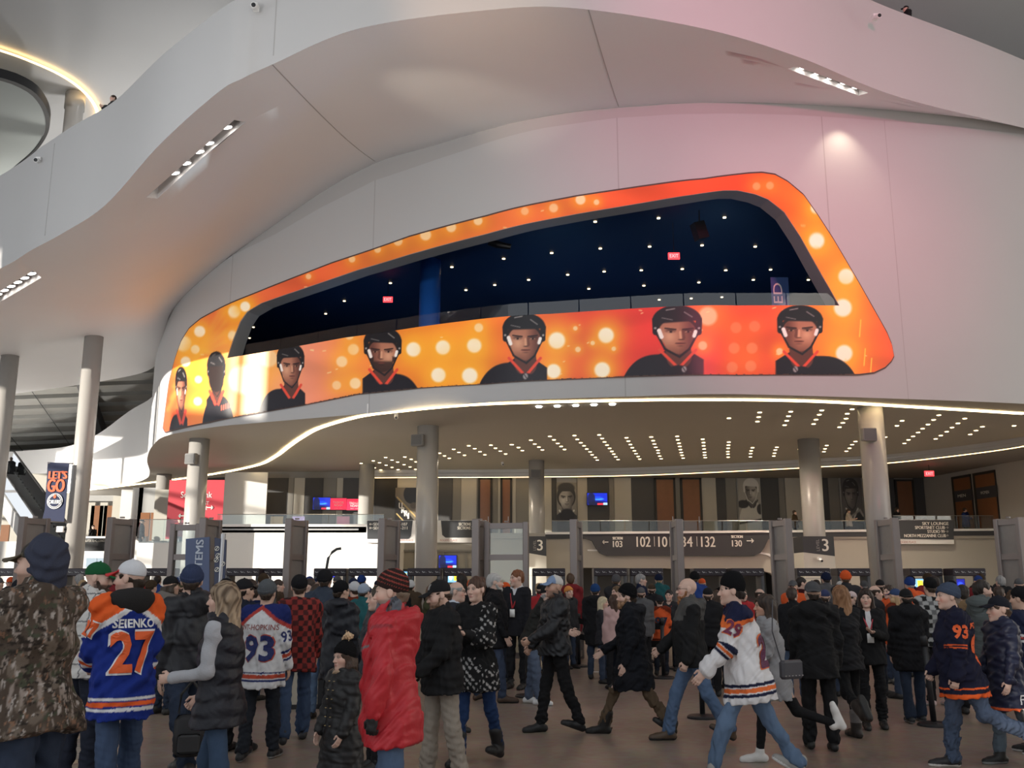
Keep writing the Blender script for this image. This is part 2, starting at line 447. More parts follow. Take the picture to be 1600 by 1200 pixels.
def cdt_sheet(outer, holes, pts, mapf):
    verts = []; edges = []
    for loop in [outer]+holes:
        n = len(verts); verts += [Vector(p) for p in loop]
        edges += [(n+i, n+(i+1)%len(loop)) for i in range(len(loop))]
    verts += [Vector(p) for p in pts]
    r = delaunay_2d_cdt(verts, edges, [], 0, 1e-7)
    P = np.array([tuple(v) for v in r[0]]); T = np.array(r[2])
    C = P[T].mean(1)
    def inside(poly, q):
        poly = np.asarray(poly); c = np.zeros(len(q), bool); n = len(poly)
        for i in range(n):
            a, b = poly[i], poly[(i+1)%n]
            m = ((a[1] > q[:,1]) != (b[1] > q[:,1]))
            with np.errstate(divide='ignore', invalid='ignore'):
                xx = (b[0]-a[0])*(q[:,1]-a[1])/(b[1]-a[1])+a[0]
            c ^= m & (q[:,0] < xx)
        return c
    keep = inside(outer, C)
    for h in holes: keep &= ~inside(h, C)
    return mapf(P), T[keep]
NU, NT = 160, 14
outer = [(i/NU,0) for i in range(NU)] + [(1,j/NT) for j in range(NT)] + [(1-i/NU,1) for i in range(NU)] + [(0,1-j/NT) for j in range(NT)]
inner = [(i/NU+.0001, j/NT) for i in range(1,NU) for j in range(1,NT)]
V, T = cdt_sheet(outer, tuv, inner, lambda P: sof_pt(P[:,0], P[:,1]))
soffit = add_mesh('ceiling_soffit', V, T, M_SOFFIT, smooth=True, kind='structure', label='white curved soffit under the upper balcony')
# joints in the soffit
def strip3(name, P, w, m, parent=None, dz=-.004, **kw):
    """thin ribbon along the polyline P, lying horizontally"""
    P = np.asarray(P, float); t = np.gradient(P, axis=0); t /= np.linalg.norm(t, axis=1)[:,None]
    n = np.cross(t, [0,0,1.0]); n /= np.linalg.norm(n, axis=1)[:,None]
    V = np.stack([P-n*w/2+[0,0,dz], P+n*w/2+[0,0,dz], P+n*w/2+[0,0,dz+.02], P-n*w/2+[0,0,dz+.02]], 1).reshape(-1,3)
    Fc = []
    for i in range(len(P)-1):
        for k in range(4): Fc.append((i*4+k, i*4+(k+1)%4, i*4+4+(k+1)%4, i*4+4+k))
    return add_mesh(name, V, Fc, m, parent, **kw)
for (a, b) in (((425,102),(585,252)), ((918,13),(965,167))):
    ua, ta = sof_uv(*a); ub, tb = sof_uv(*b); tt = np.linspace(0,1,24)
    strip3('panel_joint', sof_pt(ua+(ub-ua)*tt, np.clip(ta+(tb-ta)*tt,0,1)), .028, M_JOINT, soffit, dz=-.012)

# ---- fascia of the upper balcony
F2PX = np.array([(-400,520),(0,275),(60,235),(130,185),(172,151),(200,135),(290,65),(330,30),(370,5),(430,-28)], float)
fh = np.full(len(SOF), np.nan)
for i in range(len(SOF)):
    for h in np.arange(2.2, 5.2, .03):
        x, y = proj([SOF[i,0], SOF[i,1], SOF[i,2]+h])
        t = np.interp(x, F2PX[:,0], F2PX[:,1]) if x < 420 else (np.interp(x, [1380,1450,1520,1600,1800], [5,30,62,95,175]) if x > 1390 else None)
        if t is None: break
        if y <= t: fh[i] = h; break
ok_ = ~np.isnan(fh); fh = np.interp(np.arange(len(SOF)), np.where(ok_)[0], fh[ok_])
fh = np.convolve(np.pad(fh, 20, mode='edge'), np.ones(41)/41, 'valid')
nF = len(SOF); FV = []
ft = np.gradient(SOF[:,:2], axis=0); ft /= np.linalg.norm(ft, axis=1)[:,None]
fn = np.stack([ft[:,1], -ft[:,0]], 1)
for off, dz in ((0,0),(.03,.25),(.03,2.9),(0,3.2)):
    FV.append(np.concatenate([SOF[:,:2]+fn*off, (SOF[:,2]+fh*dz/3.2)[:,None]], 1))
for off in (-.35,):
    FV.append(np.concatenate([SOF[:,:2]+fn*off, (SOF[:,2]+fh)[:,None]], 1))
    FV.append(np.concatenate([SOF[:,:2]+fn*off, (SOF[:,2]+.3)[:,None]], 1))
FV = np.stack(FV, 1).reshape(-1, 3)
fascia = add_mesh('wall_fascia', FV, grid_faces(nF, 6), M_WHITE, smooth=True, kind='structure', label='white curved parapet of the upper balcony')
es = fascia.modifiers.new('es', 'EDGE_SPLIT'); es.split_angle = .6
for a, b in (((425,101),(429,3)), ((70,378),(82,226))):
    k = int(np.argmin((proj(SOF[:,:3])[0]-a[0])**2+(proj(SOF[:,:3])[1]-a[1])**2))
    MB().obox((SOF[k,0]+fn[k,0]*.035, SOF[k,1]+fn[k,1]*.035, SOF[k,2]+fh[k]/2), (ft[k,0],ft[k,1],0), (fn[k,0],fn[k,1],0), (0,0,1), .015, .004, fh[k]/2-.25).build('panel_joint', M_JOINT, fascia)

# walking level behind the parapet
UZ = SOF[:,2]+fh-.88
UV = np.stack([np.concatenate([SOF[:,:2]-fn*d, (UZ-t)[:,None]], 1) for d, t in ((.34,0),(1.5,0),(1.5,.2),(.34,.2))], 1).reshape(-1,3)
add_mesh('floor_upper', UV, grid_faces(nF, 4), mat('upper_floor_paint', (.35,.34,.33), .6), kind='structure')
# light troughs with spot lamps
def trough(q, nl, label, lens, aim):
    c = [sof_pt(*uv) for uv in q]
    c = [np.asarray(p) for p in c]
    root = empty('light_trough', (c[0]+c[2])/2, 0, label, 'light fixture')
    o3 = np.array(root.location)
    up = np.array([0,0,.55])
    inw = [p*.985+o3*.015 for p in c]
    V = [p-o3+[0,0,-.01] for p in c] + [p-o3+up for p in inw]
    Fc = [(0,1,5,4),(1,2,6,5),(2,3,7,6),(3,0,4,7),(4,5,6,7)]
    add_mesh('housing', V, Fc, mat('trough_paint', (.66,.64,.63), .6), root)
    a = (c[0]+c[1])/2; b = (c[3]+c[2])/2
    for i in range(nl):
        t = lens[i]
        p = a+(b-a)*t - o3 + [0,0,.16]
        d = np.array(aim, float); d /= np.linalg.norm(d)
        r = .17
        h = MB().tube([p-d*.3, p-d*.2, p-d*.02, p], [r*.6, r, r, r*.96], 14).build('lamp_body', mat('lamp_body', (.25,.23,.23), .4), root, smooth=False)
        MB().tube([p+d*.001, p+d*.012], r*.84, 14).build('lens', M_LAMP, h)
    return root
trough(tuv[0], 5, 'long light trough with five spot lamps above the drum wall, left of the soffit joint', [.27,.40,.55,.66,.86], (.25,.2,-1))
trough(tuv[1], 5, 'light trough with five spot lamps at the right of the soffit', [.16,.36,.54,.73,.90], (-.1,.25,-1))
trough(tuv[2], 6, 'short light trough with six spot lamps at the left edge of the soffit', [.30,.42,.54,.66,.78,.90], (.25,.1,-1))
# the lamps' own light, then an added orange spot
p = sof_pt(*sof_uv(1318,139)); q = plan_at(drum(1320,300)[0])
lamp('spot_lamp', 'SPOT', (q[0]+.1, q[1]-.85, f_ut(drum(1320,300)[0])-.02), (q[0]-.05, q[1], f_ut(drum(1320,300)[0])-2.8), 115, (1,.84,.62), spot_size=1.55, spot_blend=.9, shadow_soft_size=.08)
p1 = sof_pt(*sof_uv(640,112)); p2 = sof_pt(*sof_uv(820,190))
lamp('spot_lamp', 'SPOT', (p1[0]-4.5, p1[1]-5.5, p1[2]-5.0), tuple(p2+np.array([-1.2,-1.6,.0])), 1100, (1,.86,.66), spot_size=.36, spot_blend=1.0, shadow_soft_size=.1)
lamp('orange_bounce_spot', 'SPOT', (-3.0, 14, 12.5), (-1.0, 24.8, 18.6), 1700, (1,.55,.3), spot_size=.5, spot_blend=1.0, shadow_soft_size=.3)  # stands in for orange light reflected onto the fascia

# ---- high features above the left end of the parapet
def ribbon_curve(pix, z, n=60): return spline(np.array([atz(x, y, z) for x, y in pix]), n)
RC = ribbon_curve([(-150,45),(-60,60),(0,79),(40,93),(90,115),(125,138),(148,165),(152,190),(140,230)], 26.8)
strip3('led_cove', RC, .17, M_STRIP2, None, dz=0, label='amber curved light cove in the high ceiling', cat='light', )
RIM = ribbon_curve([(-200,95),(-80,104),(0,121),(35,133),(60,150),(76,178),(76,205),(60,232),(35,255),(0,282),(-80,330),(-200,380)], 24.5, 90)
RT = np.vstack([RIM+[0,0,.45], RIM]); nR = len(RIM)
rimo = empty('ceiling_disc', RIM.mean(0), 0, None, None, kind='structure')
cc = RIM.mean(0)
add_mesh('disc_rim', RT-cc, [(i, i+1, nR+i+1, nR+i) for i in range(nR-1)], M_BLACK, rimo, smooth=True)
RI = RIM + (np.array([cc[0]-6, cc[1], RIM[0,2]])-RIM)*.02
add_mesh('rim_face', np.vstack([RIM, RI])-cc, [(i, i+1, nR+i+1, nR+i) for i in range(nR-1)], M_BLACK, rimo)
add_mesh('disc_face', RI-cc+[0,0,.05], [tuple(range(nR))], mat('disc_paint', (.42,.45,.43), .6), rimo)
pc = atz(116,172,26)
MB().lathe([(.45,-12),(.45,0),(.5,.02),(.5,.9)], (0,0,0), 24).build('trim_column', M_COLUMN, None, True, loc=tuple(pc), kind='structure')

# ---- soffit under the drum
bulk_px = [(585,734.5),(680,734),(800,733.5),(900,732.5),(1025,729.5),(1200,721),(1285,716),(1387,710),(1500,697),(1600,682),(1700,660)]
BULK = spline(np.array([atz(x, y, 8.0) for x, y in bulk_px]), 80)
poly = [tuple(p) for p in PLAN[::14]] + [(33,39),(33,41)] + [tuple(p[:2]) for p in BULK[::-1]] + [(-12,56.2),(-20,60),(-38,84)]
gpts = [(x+.013, y+.017) for x in np.arange(-36,30,3.) for y in np.arange(33,70,3.)]
V, T = cdt_sheet(poly, [], gpts, lambda P: np.concatenate([P, np.full((len(P),1), 8.0)], 1))
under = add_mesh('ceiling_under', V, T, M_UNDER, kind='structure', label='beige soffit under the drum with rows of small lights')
strip_px = [(40,780),(132,766),(167,762),(250,752),(330,741),(400,727),(430,713),(450,698),(470,684),(500,668),(560,651),(620,643),(700,635),(800,629.5),(1000,625),(1100,624.5),(1200,625),(1300,628),(1400,634),(1500,640),(1600,646)]
SP = spline(np.array([atz(x, y, 7.98) for x, y in strip_px]), 200)
# keep the strip inside the soffit edge
strip3('led_strip', SP, .2, M_STRIP, None, dz=-.03, label='curved white light line set in the soffit edge', cat='light')
bulk = empty('trim_bulkhead', (0,0,0), kind='structure')
nb = len(BULK)
for k, (za, zb, off, m) in enumerate(((8.0,7.82,0,M_WHITE),(7.82,7.78,.05,M_GAP),(7.78,7.62,0,M_WHITE),(7.62,7.58,.05,M_GAP))):
    A = BULK.copy(); A[:,2] = za; B = BULK.copy(); B[:,2] = zb; A[:,1] += off; B[:,1] += off
    add_mesh('bulkhead_band', np.vstack([A,B]), [(i,i+1,nb+i+1,nb+i) for i in range(nb-1)], m, bulk, smooth=True)
B2 = BULK.copy(); B2[:,2] = 7.60; B2[:,1] += .3
strip3('led_strip', B2, .14, M_STRIP2, None, dz=-.03, label='amber light line under the back bulkhead', cat='light')
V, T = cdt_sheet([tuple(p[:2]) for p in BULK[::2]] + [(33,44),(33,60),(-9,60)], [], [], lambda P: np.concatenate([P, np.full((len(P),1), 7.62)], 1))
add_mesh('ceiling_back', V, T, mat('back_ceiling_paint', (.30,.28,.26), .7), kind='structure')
# =================================================================== PRINTED GRAPHICS (vertex-coloured flat print)
def lin(c):
    c = np.asarray(c, float)/255.0
    return np.where(c <= .04045, c/12.92, ((c+.055)/1.055)**2.4)
def mixc(C, col, m):
    return C*(1-m[:,None]) + np.asarray(col, float)*m[:,None]
def ell(x, y, cx, cy, rx, ry, soft=.08):
    d = np.sqrt(((x-cx)/rx)**2+((y-cy)/ry)**2)
    return np.clip((1-d)/soft, 0, 1)
def seg(x, y, ax, ay, bx, by, w, soft=1.0):
    dx, dy = bx-ax, by-ay
    t = np.clip(((x-ax)*dx+(y-ay)*dy)/(dx*dx+dy*dy+1e-9), 0, 1)
    d = np.hypot(x-ax-t*dx, y-ay-t*dy)
    return np.clip((w-d)/soft+.5, 0, 1)
def portrait(C, x, y, cx, top, chin, w, tcx, tw, ttop, pal, turn=0.0, helmet=True, beard=False, visor=True, back=False, s=1.0):
    """generic athlete portrait: torso, neck, collar, face, helmet"""
    hh = chin-top; fc = top+hh*.60
    sy = ttop+hh*.10
    q = np.abs((x-tcx)/tw)**2.6+np.abs((y-(sy+hh*1.2))/(hh*1.2))**2.2
    C = mixc(C, pal['torso'], np.clip((1-q)/.05, 0, 1))
    C = mixc(C, pal['torso'], np.clip((1-np.abs((x-cx)/(w*1.12))-np.clip((sy+hh*.12-y)/(hh*.34), 0, 2))/.06, 0, 1))
    C = mixc(C, pal['skin2'], seg(x, y, cx, fc+hh*.1, cx+.08*w, ttop+hh*.16, w*.52, 1.5*s))
    C = mixc(C, pal['trim'], seg(x, y, cx-w*.72, ttop+hh*.02, cx-w*.02, ttop+hh*.36, hh*.03, 1*s))
    C = mixc(C, pal['trim'], seg(x, y, cx+w*.78, ttop+hh*.02, cx+w*.14, ttop+hh*.36, hh*.03, 1*s))
    C = mixc(C, pal['torso'], ell(x, y, cx+w*.06, ttop+hh*.62, w*.6, hh*.30, .1))
    if not helmet: C = mixc(C, pal['hair'], ell(x, y, cx, top+hh*.5, w*1.0, hh*.46, .05))
    else: C = mixc(C, pal['hair'], ell(x, y, cx, top+hh*.52, w*.93, hh*.30, .05))
    if back: C = mixc(C, pal['hair'], ell(x, y, cx, fc+hh*.06, w*.84, hh*.30, .06))
    face = np.maximum(ell(x, y, cx, fc-hh*.03, w*.80, hh*.31, .07), ell(x, y, cx+turn*w*.06, fc+hh*.13, w*.60, hh*.275, .07))
    if back: face = face*0
    C = mixc(C, pal['skin'], face)
    if not back:
        sd = np.sign(turn) if turn else 1.0
        C = mixc(C, pal['skin2'], face*np.clip((x-cx)*sd/(w*.5)-.1, 0, 1)*.85)
        C = mixc(C, pal['skin3'], face*np.exp(-((x-cx+sd*w*.30)/(w*.30))**2-((y-fc-hh*.04)/(hh*.14))**2)*.8)
        C = mixc(C, pal['skin2'], face*np.clip((y-fc-hh*.2)/(hh*.2), 0, 1)*.55)
        for sg in (-1, 1):
            ex = cx+sg*w*.36+turn*w*.14
            C = mixc(C, pal['dark'], ell(x, y, ex, fc-hh*.075, w*.28, hh*.055, .8)*.75)
            C = mixc(C, pal['skin3'], ell(x, y, ex, fc-hh*.055, w*.17, hh*.02, .5)*.7)
            C = mixc(C, pal['dark'], ell(x, y, ex+turn*w*.03, fc-hh*.055, w*.075, hh*.024, .4))
            C = mixc(C, pal['dark'], seg(x, y, ex-w*.22, fc-hh*.115+hh*.012*sg, ex+w*.22, fc-hh*.115-hh*.012*sg, hh*.014, 1*s))
        nx = cx+turn*w*.22
        C = mixc(C, pal['skin2'], seg(x, y, nx+sd*w*.10, fc-hh*.05, nx+sd*w*.14, fc+hh*.07, w*.07, 1.5*s)*.7)
        C = mixc(C, pal['skin3'], seg(x, y, nx, fc-hh*.05, nx+turn*w*.03, fc+hh*.07, w*.055, 1.2*s)*.8)
        C = mixc(C, pal['dark'], ell(x, y, nx+turn*w*.05, fc+hh*.105, w*.17, hh*.016, .6)*.7)
        if beard:
            C = mixc(C, pal['hair'], face*np.clip((y-fc-hh*.13+.10*hh*(np.abs(x-cx)/w > .5))/(hh*.05), 0, 1)*.8)
        C = mixc(C, pal['lip'], ell(x, y, nx, fc+hh*.185, w*.26, hh*.026, .5))
        C = mixc(C, pal['dark'], seg(x, y, nx-w*.2, fc+hh*.18, nx+w*.2, fc+hh*.18, hh*.006, 1*s)*.8)
        C = mixc(C, pal['dark'], ell(x, y, nx, fc+hh*.235, w*.2, hh*.022, .9)*.45)
    if helmet:
        hm = ell(x, y, cx, top+hh*.31, w*1.04, hh*.32, .05)*np.clip((top+hh*.345-(y+turn*(x-cx)*.12))/(2*s)+.5, 0, 1)
        C = mixc(C, pal['helmet'], hm)
        for sg in (-1, 1):
            C = mixc(C, pal['helmet'], seg(x, y, cx+sg*w*.90, top+hh*.3, cx+sg*w*.88, top+hh*.55, w*.13, 1*s))
            C = mixc(C, pal['glint'], ell(x, y, cx+sg*w*.90, top+hh*.47, w*.07, hh*.03, .5)*.6)
            C = mixc(C, pal['helmet'], seg(x, y, cx+sg*w*.86, top+hh*.56, cx+sg*w*.50, fc+hh*.30, w*.045, 1*s))
        C = mixc(C, pal['helmet'], seg(x, y, cx-w*.5, fc+hh*.30, cx+w*.1, chin+hh*.06, w*.045, 1*s)); C = mixc(C, pal['helmet'], seg(x, y, cx+w*.5, fc+hh*.30, cx+w*.1, chin+hh*.06, w*.045, 1*s))
        C = mixc(C, pal['glint'], seg(x, y, cx-w*.62, top+hh*.26, cx-w*.2, top+hh*.30, hh*.008, 1*s)*.45)
        C = mixc(C, pal['glint'], seg(x, y, cx-w*.45, top+hh*.10, cx-w*.1, top+hh*.07, hh*.010, 1*s)*.55)
        C = mixc(C, pal['glint'], seg(x, y, cx+w*.3, top+hh*.14, cx+w*.62, top+hh*.24, hh*.010, 1*s)*.5)
        if visor:
            C = mixc(C, pal['glint'], seg(x, y, cx-w*.74, fc-hh*.08, cx-w*.64, fc+hh*.05, w*.085, 1*s))
            C = mixc(C, pal['glint'], seg(x, y, cx+w*.76, fc-hh*.06, cx+w*.70, fc+hh*.03, w*.075, 1*s))
    return C
PAL_ART = dict(torso=(28,24,32), trim=(222,72,52), skin=(168,108,84), skin2=(92,52,44), skin3=(214,158,124), dark=(42,24,24), hair=(40,26,24), lip=(120,60,52), helmet=(26,24,28), glint=(240,226,216))
BOK = [(646,546,13,1),(692,543,13,1),(741,540,13,1),(685,586,13,1),(734,587,14,1),(748,512,8,.6),(870,532,15,1),(947,524,14,1),(865,580,13,1),(941,578,14,1),(899,513,4,.6),(903,546,5,.6),(926,536,4,.6),(959,545,4,.6),
 (555,599,10,.7),(552,546,10,.6),(534,565,10,.6),(526,602,8,.5),(546,524,8,.5),(287,537,14,1),(312,518,10,1),(305,546,8,.8),(290,565,9,.9),(366,487,11,1),(383,479,9,1),(363,524,8,.8),(380,593,26,.8),(420,560,16,.5),(310,593,7,.7),(309,627,8,.7),
 (1322,432,14,1),(1317,481,16,1),(1319,552,15,1),(1218,549,6,.6),(1106,494,17,.55),(1150,512,10,.16),(1179,510,10,.16),(1147,544,10,.2),(1175,544,10,.2),(1144,574,10,.2),(1173,572,10,.2),(1275,325,10,.9),(1276,376,14,1),(1182,291,7,.3),(1203,290,7,.3),(1098,540,8,.5),
 (665,367,10,.6),(705,355,9,.6),(747,345,8,.6),(622,377,8,.5),(550,405,6,.5),(482,432,5,.5),(907,312,9,.7),(932,316,5,.6),(865,325,8,.5),(820,330,7,.4),(590,390,6,.5)]
def paint_banner(x, y):
    gx = [250,300,360,430,480,560,640,740,800,870,930,1020,1100,1200,1260,1320,1400]
    gc = np.array([(236,80,50),(244,128,60),(246,150,90),(240,150,120),(235,140,110),(238,128,66),(240,128,44),(242,132,44),(240,110,48),(236,84,48),(230,62,48),(226,56,48),(228,62,50),(234,84,52),(244,118,48),(248,128,46),(232,84,44)], float)  # paler stops left of the middle carry sun glare in the colour
    C = np.stack([np.interp(x, gx, gc[:,k]) for k in range(3)], 1)
    tb = np.clip((f_edge(x)-y)/12, 0, 1)      # upper band of the print
    tc = np.array([(226,104,62),(228,92,56),(222,118,52),(230,112,58),(226,84,48),(236,78,46),(246,120,42)], float)
    T = np.stack([np.interp(x, [400,480,600,800,1000,1150,1280], tc[:,k]) for k in range(3)], 1)
    C = C*(1-tb[:,None]) + T*tb[:,None]
    n = np.sin(x*.031+np.sin(y*.05)*2)*np.sin(y*.043+x*.011)
    C *= (1+.07*n)[:,None]
    for k in range(7):       # radiating streaks near the left end
        C = mixc(C, (255,205,90), seg(x, y, 262+k*5, 640-k*18, 352, 470+k*16, 3.0, 5)*.25*(x < 358))
    for bx, by, r, a in BOK:
        d = np.hypot(x-bx, (y-by))
        C = mixc(C, (255,176,48), np.exp(-(d/(r*2.1))**2)*a*.95)
        C = mixc(C, (255,236,205), np.clip((r-d)/(r*.28), 0, 1)*a)
    rs = np.random.RandomState(3)
    for k in range(90):      # confetti flecks
        fx = rs.uniform(270, 1390); fy = rs.uniform(300, 640); l = rs.uniform(1, 6); an = rs.uniform(-.5, .3)
        C = mixc(C, (255,214,150), seg(x, y, fx, fy, fx+l*math.cos(an), fy+l*math.sin(an), .8, 1)*.75)
    for (bx, by) in ((1345,500),(1352,545),(1362,560)):
        C = mixc(C, (255,190,70), seg(x, y, bx, by, bx-2, by+26, .9, 1))
    P = [(283,573,640,9,277,16,640,0,False,False),(338,549,616,14,341,27,610,.5,False,True),(454,536,602,21,440,40,600,.5,False,False),(598,511,582,29,613,52,576,-.3,True,False),
         (819,489,563,33,803,64,558,.3,False,False),(1058,477,553,38,1034,70,545,.6,False,False),(1250,477,549,35,1282,66,548,-.2,False,False)]
    for cx, top, chin, w, tcx, tw, tt, turn, beard, back in P:
        C = portrait(C, x, y, cx, top, chin, w, tcx, tw, tt, PAL_ART, turn, True, beard, not back, back, max(.5, w/30))
    for bx, by in ((821,588),(1069,577),(1243,577)):    # small shield crest at the collar
        C = mixc(C, (150,140,140), ell(x, y, bx, by, 4.5, 5.5, .3)); C = mixc(C, (40,36,40), seg(x, y, bx-2, by-3, bx+2, by+3, .8, 1))
    for i in range(6):       # lettering on the turned player's back
        C = mixc(C, (226,96,70), seg(x, y, 346+i*3.4, 641-i*1.2, 346+i*3.4, 634-i*1.2, .9, .8))
    return lin(np.clip(C, 0, 255))
ex_px = np.array([(256,560),(357,520),(440,505),(540,480),(640,455),(760,430),(900,400),(1000,390),(1150,380),(1240,400),(1300,330),(1400,200)], float)
f_edge = lambda x: np.interp(x, ex_px[:,0], ex_px[:,1])

ban = empty('arena_banner', (0,0,0), 0, 'orange printed banner of helmeted hockey players wrapping the long opening of the drum wall', 'banner')
def print_piece(name, parts, parent, m=None):
    V, Fc = join(parts)
    o = add_mesh(name, V, Fc, m or M_BACKLIT, parent, smooth=True)
    x, y = proj(V)
    set_col(o, paint_banner(x, y))
    return o
SLe = np.linspace(sX0+eps, sO0, 130); SRe = np.linspace(sO1, sX1-eps, 150); SMi = np.linspace(sO0, sO1, 900)
print_piece('surround_print', [loft(SLe, f_xb(SLe), f_xt(SLe), 110, .045), loft(SMi, f_ot(SMi), f_xt(SMi), 26, .045), loft(SRe, f_xb(SRe), f_xt(SRe), 120, .045)], ban)
print_piece('parapet_print', [loft(SMi, f_xb(SMi), f_ob(SMi), 100, .05)], ban)
# thin dark edge line around the print
M_EDGE = mat('print_edge', (.10,.06,.05), .5)
for nm, S, fz in (('edge_line', np.linspace(sX0,sX1,500), f_xt), ('edge_line', np.linspace(sX0,sX1,500), f_xb)):
    V, Fc = loft(S, fz(S)-.03, fz(S)+.03, 2, .05); add_mesh(nm, V, Fc, M_EDGE, ban)
# glass guard above the parapet print
SGl = np.linspace(sO0+.9, sO1-.12, 14)
gl = empty('glass_guard', (0,0,0), 0, 'clear glass guard standing above the orange parapet print', 'guard')
for a, b in zip(SGl[:-1], SGl[1:]):
    S = np.linspace(a+.02, b-.02, 8)
    V, Fc = loft(S, f_ob(S), f_ob(S)+np.minimum(.48, np.maximum(.05, (f_ot(S)-f_ob(S))*.9)), 2, -.02)
    add_mesh('pane', V, Fc, M_GLASS, gl, smooth=True)
# reveal of the opening
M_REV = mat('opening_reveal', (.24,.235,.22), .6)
P0 = plan_at(SMi); 
inn = P0 + np.stack([np.interp(SMi, SL, -NRM[:,0]), np.interp(SMi, SL, -NRM[:,1])], 1)*.75
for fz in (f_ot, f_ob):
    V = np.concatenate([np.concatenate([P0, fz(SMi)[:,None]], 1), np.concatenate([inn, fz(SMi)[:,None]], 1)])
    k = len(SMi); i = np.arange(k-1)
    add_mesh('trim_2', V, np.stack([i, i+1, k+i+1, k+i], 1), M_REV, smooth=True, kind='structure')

# ---- dark blue room behind the opening
ZC = 16.6
M_NAVY = mat('navy_ceiling', (.012,.034,.072), .55)
M_NAVYW = mat('navy_wall', (.006,.008,.016), .7)
pl = plan_at(np.linspace(sO0-.5, sO1+2.0, 60), -.25)
poly = [tuple(p) for p in pl] + [(22,64),(-24,64)]
V, T = cdt_sheet(poly, [], [], lambda P: np.concatenate([P, np.full((len(P),1), ZC)], 1))
add_mesh('ceiling_room', V, T, M_NAVY, kind='structure')
V, T = cdt_sheet(poly, [], [], lambda P: np.concatenate([P, np.full((len(P),1), 8.6)], 1))
add_mesh('floor_room', V, T, M_NAVYW, kind='structure')
for nm, a, b in (('wall_room_back', (-24,64), (22,64)), ('wall_room_left', tuple(pl[0]), (-24,64)), ('wall_room_right', tuple(pl[-1]), (22,64))):
    add_mesh(nm, [(*a,8.6),(*b,8.6),(*b,ZC),(*a,ZC)], [(0,1,2,3)], M_NAVYW, kind='structure')
bc = aty(672, 450, 43)
MB().lathe([(.5,0),(.5,ZC-8.6)], (0,0,0), 28).build('trim_column', mat('blue_column', (.02,.13,.50), .45), None, True, loc=(bc[0], 43, 8.6), kind='structure')
RL = [(834,355.5),(930,346),(1029,340.5),(1132,339.5),(862,395),(938,388),(1015,385),(1097,383),(1180,385),(826,437),(887,429),(944,424),(1002,422),(1066,420),(1134,422),(1204,421),(1263,420),(920,451),(1006,446),(1092,441),(1177,437),(1263,437),(1278,451),(1030,468),(1080,466),(1128,464),(610,442),(706,417),(787,404),(538,470),(509,490),(403,493),(396,511),(390,528),(381,542),(728,453),(773,445)]
for x, y in RL:
    p = atz(x, y, ZC)
    MB().lathe([(.07,-.03),(.07,0)], (0,0,0), 12).build('ceiling_downlight', M_PILL, None, loc=tuple(p), label='small round downlight in the dark blue ceiling behind the opening', cat='light', group='downlights in the dark blue room')
def exit_sign(px, py, Y, where, top=16.6):
    p = aty(px, py, Y)
    e = empty('exit_sign', p, 0, where, 'sign')
    MB().box((-.24,-.03,-.14),(.24,.05,.14)).build('sign_body', M_EXIT, e)
    text_flat('lettering', 'EXIT', (0,-.036,0), .36, .15, mat('exit_letter', (.95,.75,.75), .5, emit=(1,.6,.6), estr=.8), e)
    MB().tube([(0,0,.14),(0,0,top-p[2])], .015, 6).build('stem', M_BLACK, e)
exit_sign(1053, 400, 38, 'red lit exit sign hanging in the dark room, right of the blue column')
exit_sign(606, 468, 46, 'red lit exit sign hanging in the dark room, left of the blue column')
exit_sign(1452, 740, 49.5, 'red lit exit sign under the back ceiling at the right', 7.62)
p = aty(1093, 361, 36.5)
sp = empty('loudspeaker', p, .3, 'black loudspeaker hanging under the dark blue ceiling', 'speaker')
MB().obox((0,0,0),(.95,0,.3),(0,1,0),(-.3,0,.95),.24,.2,.36).build('cabinet', M_BLACK, sp)
MB().tube([(0,0,.2),(0.02,0,.9)], .03, 6).build('bracket', M_BLACK, sp)
p = aty(780, 382, 38.5)
MB().tube([(-.45,0,.1),(-.1,0,0),(.5,0,-.12)], [.14,.17,.12], 10).build('stage_light', M_BLACK, None, loc=tuple(p), label='black stage light slung under the dark ceiling', cat='light')
p = aty(1219, 460, 37)
hb = empty('hanging_board', p, 0, 'blue hanging board with upright white letters inside the opening', 'sign')
MB().box((-.36,-.02,-.72),(.36,.02,.72)).build('board', mat('board_blue', (.05,.10,.28), .5), hb)
text_flat('lettering', 'ED', (-.1,-.03,.05), .85, .36, M_LETTER, hb, ax=(0,0,1), az=(-1,0,0))

# cctv domes and cameras
def dome(px, py, Y, label, s=1.0, top=None):
    p = aty(px, py, Y) if top is None else atz(px, py, top)-[0,0,.16*s]
    d = empty('security_camera', p, 0, label, 'camera')
    MB().box((-.07*s,-.05*s,.02*s),(.07*s,.14*s,.16*s)).build('bracket', M_SIGNW, d)
    MB().tube([(0.0,-.02*s,.05*s),(.03*s,-.22*s,-.02*s)], .07*s, 10).build('camera_body', M_SIGNW, d)
    MB().tube([(.03*s,-.221*s,-.02*s),(.031*s,-.235*s,-.022*s)], .055*s, 10).build('lens', M_BLACK, d)
dome(398, 15, 24.6, 'white security camera on the parapet above the soffit joint', 1.2)
dome(60, 254, 31.0, 'white security camera on the parapet at the far left', 1.2)
dome(1368, 30, 29.6, 'white security camera on the parapet at the right', 1.2)
dome(619, 647, 34.9, 'white security camera under the drum edge above the silver column', 1.0, 8.0)
dome(785, 722, 40, 'small dome camera on the soffit right of the silver column', .9, 8.0)
# =================================================================== LOWER LEVELS
Z3 = aty(1000, 833, 50)[2]
ZW = 7.62
XL = lambda px, Y, py=800: aty(px, py, Y)[0]
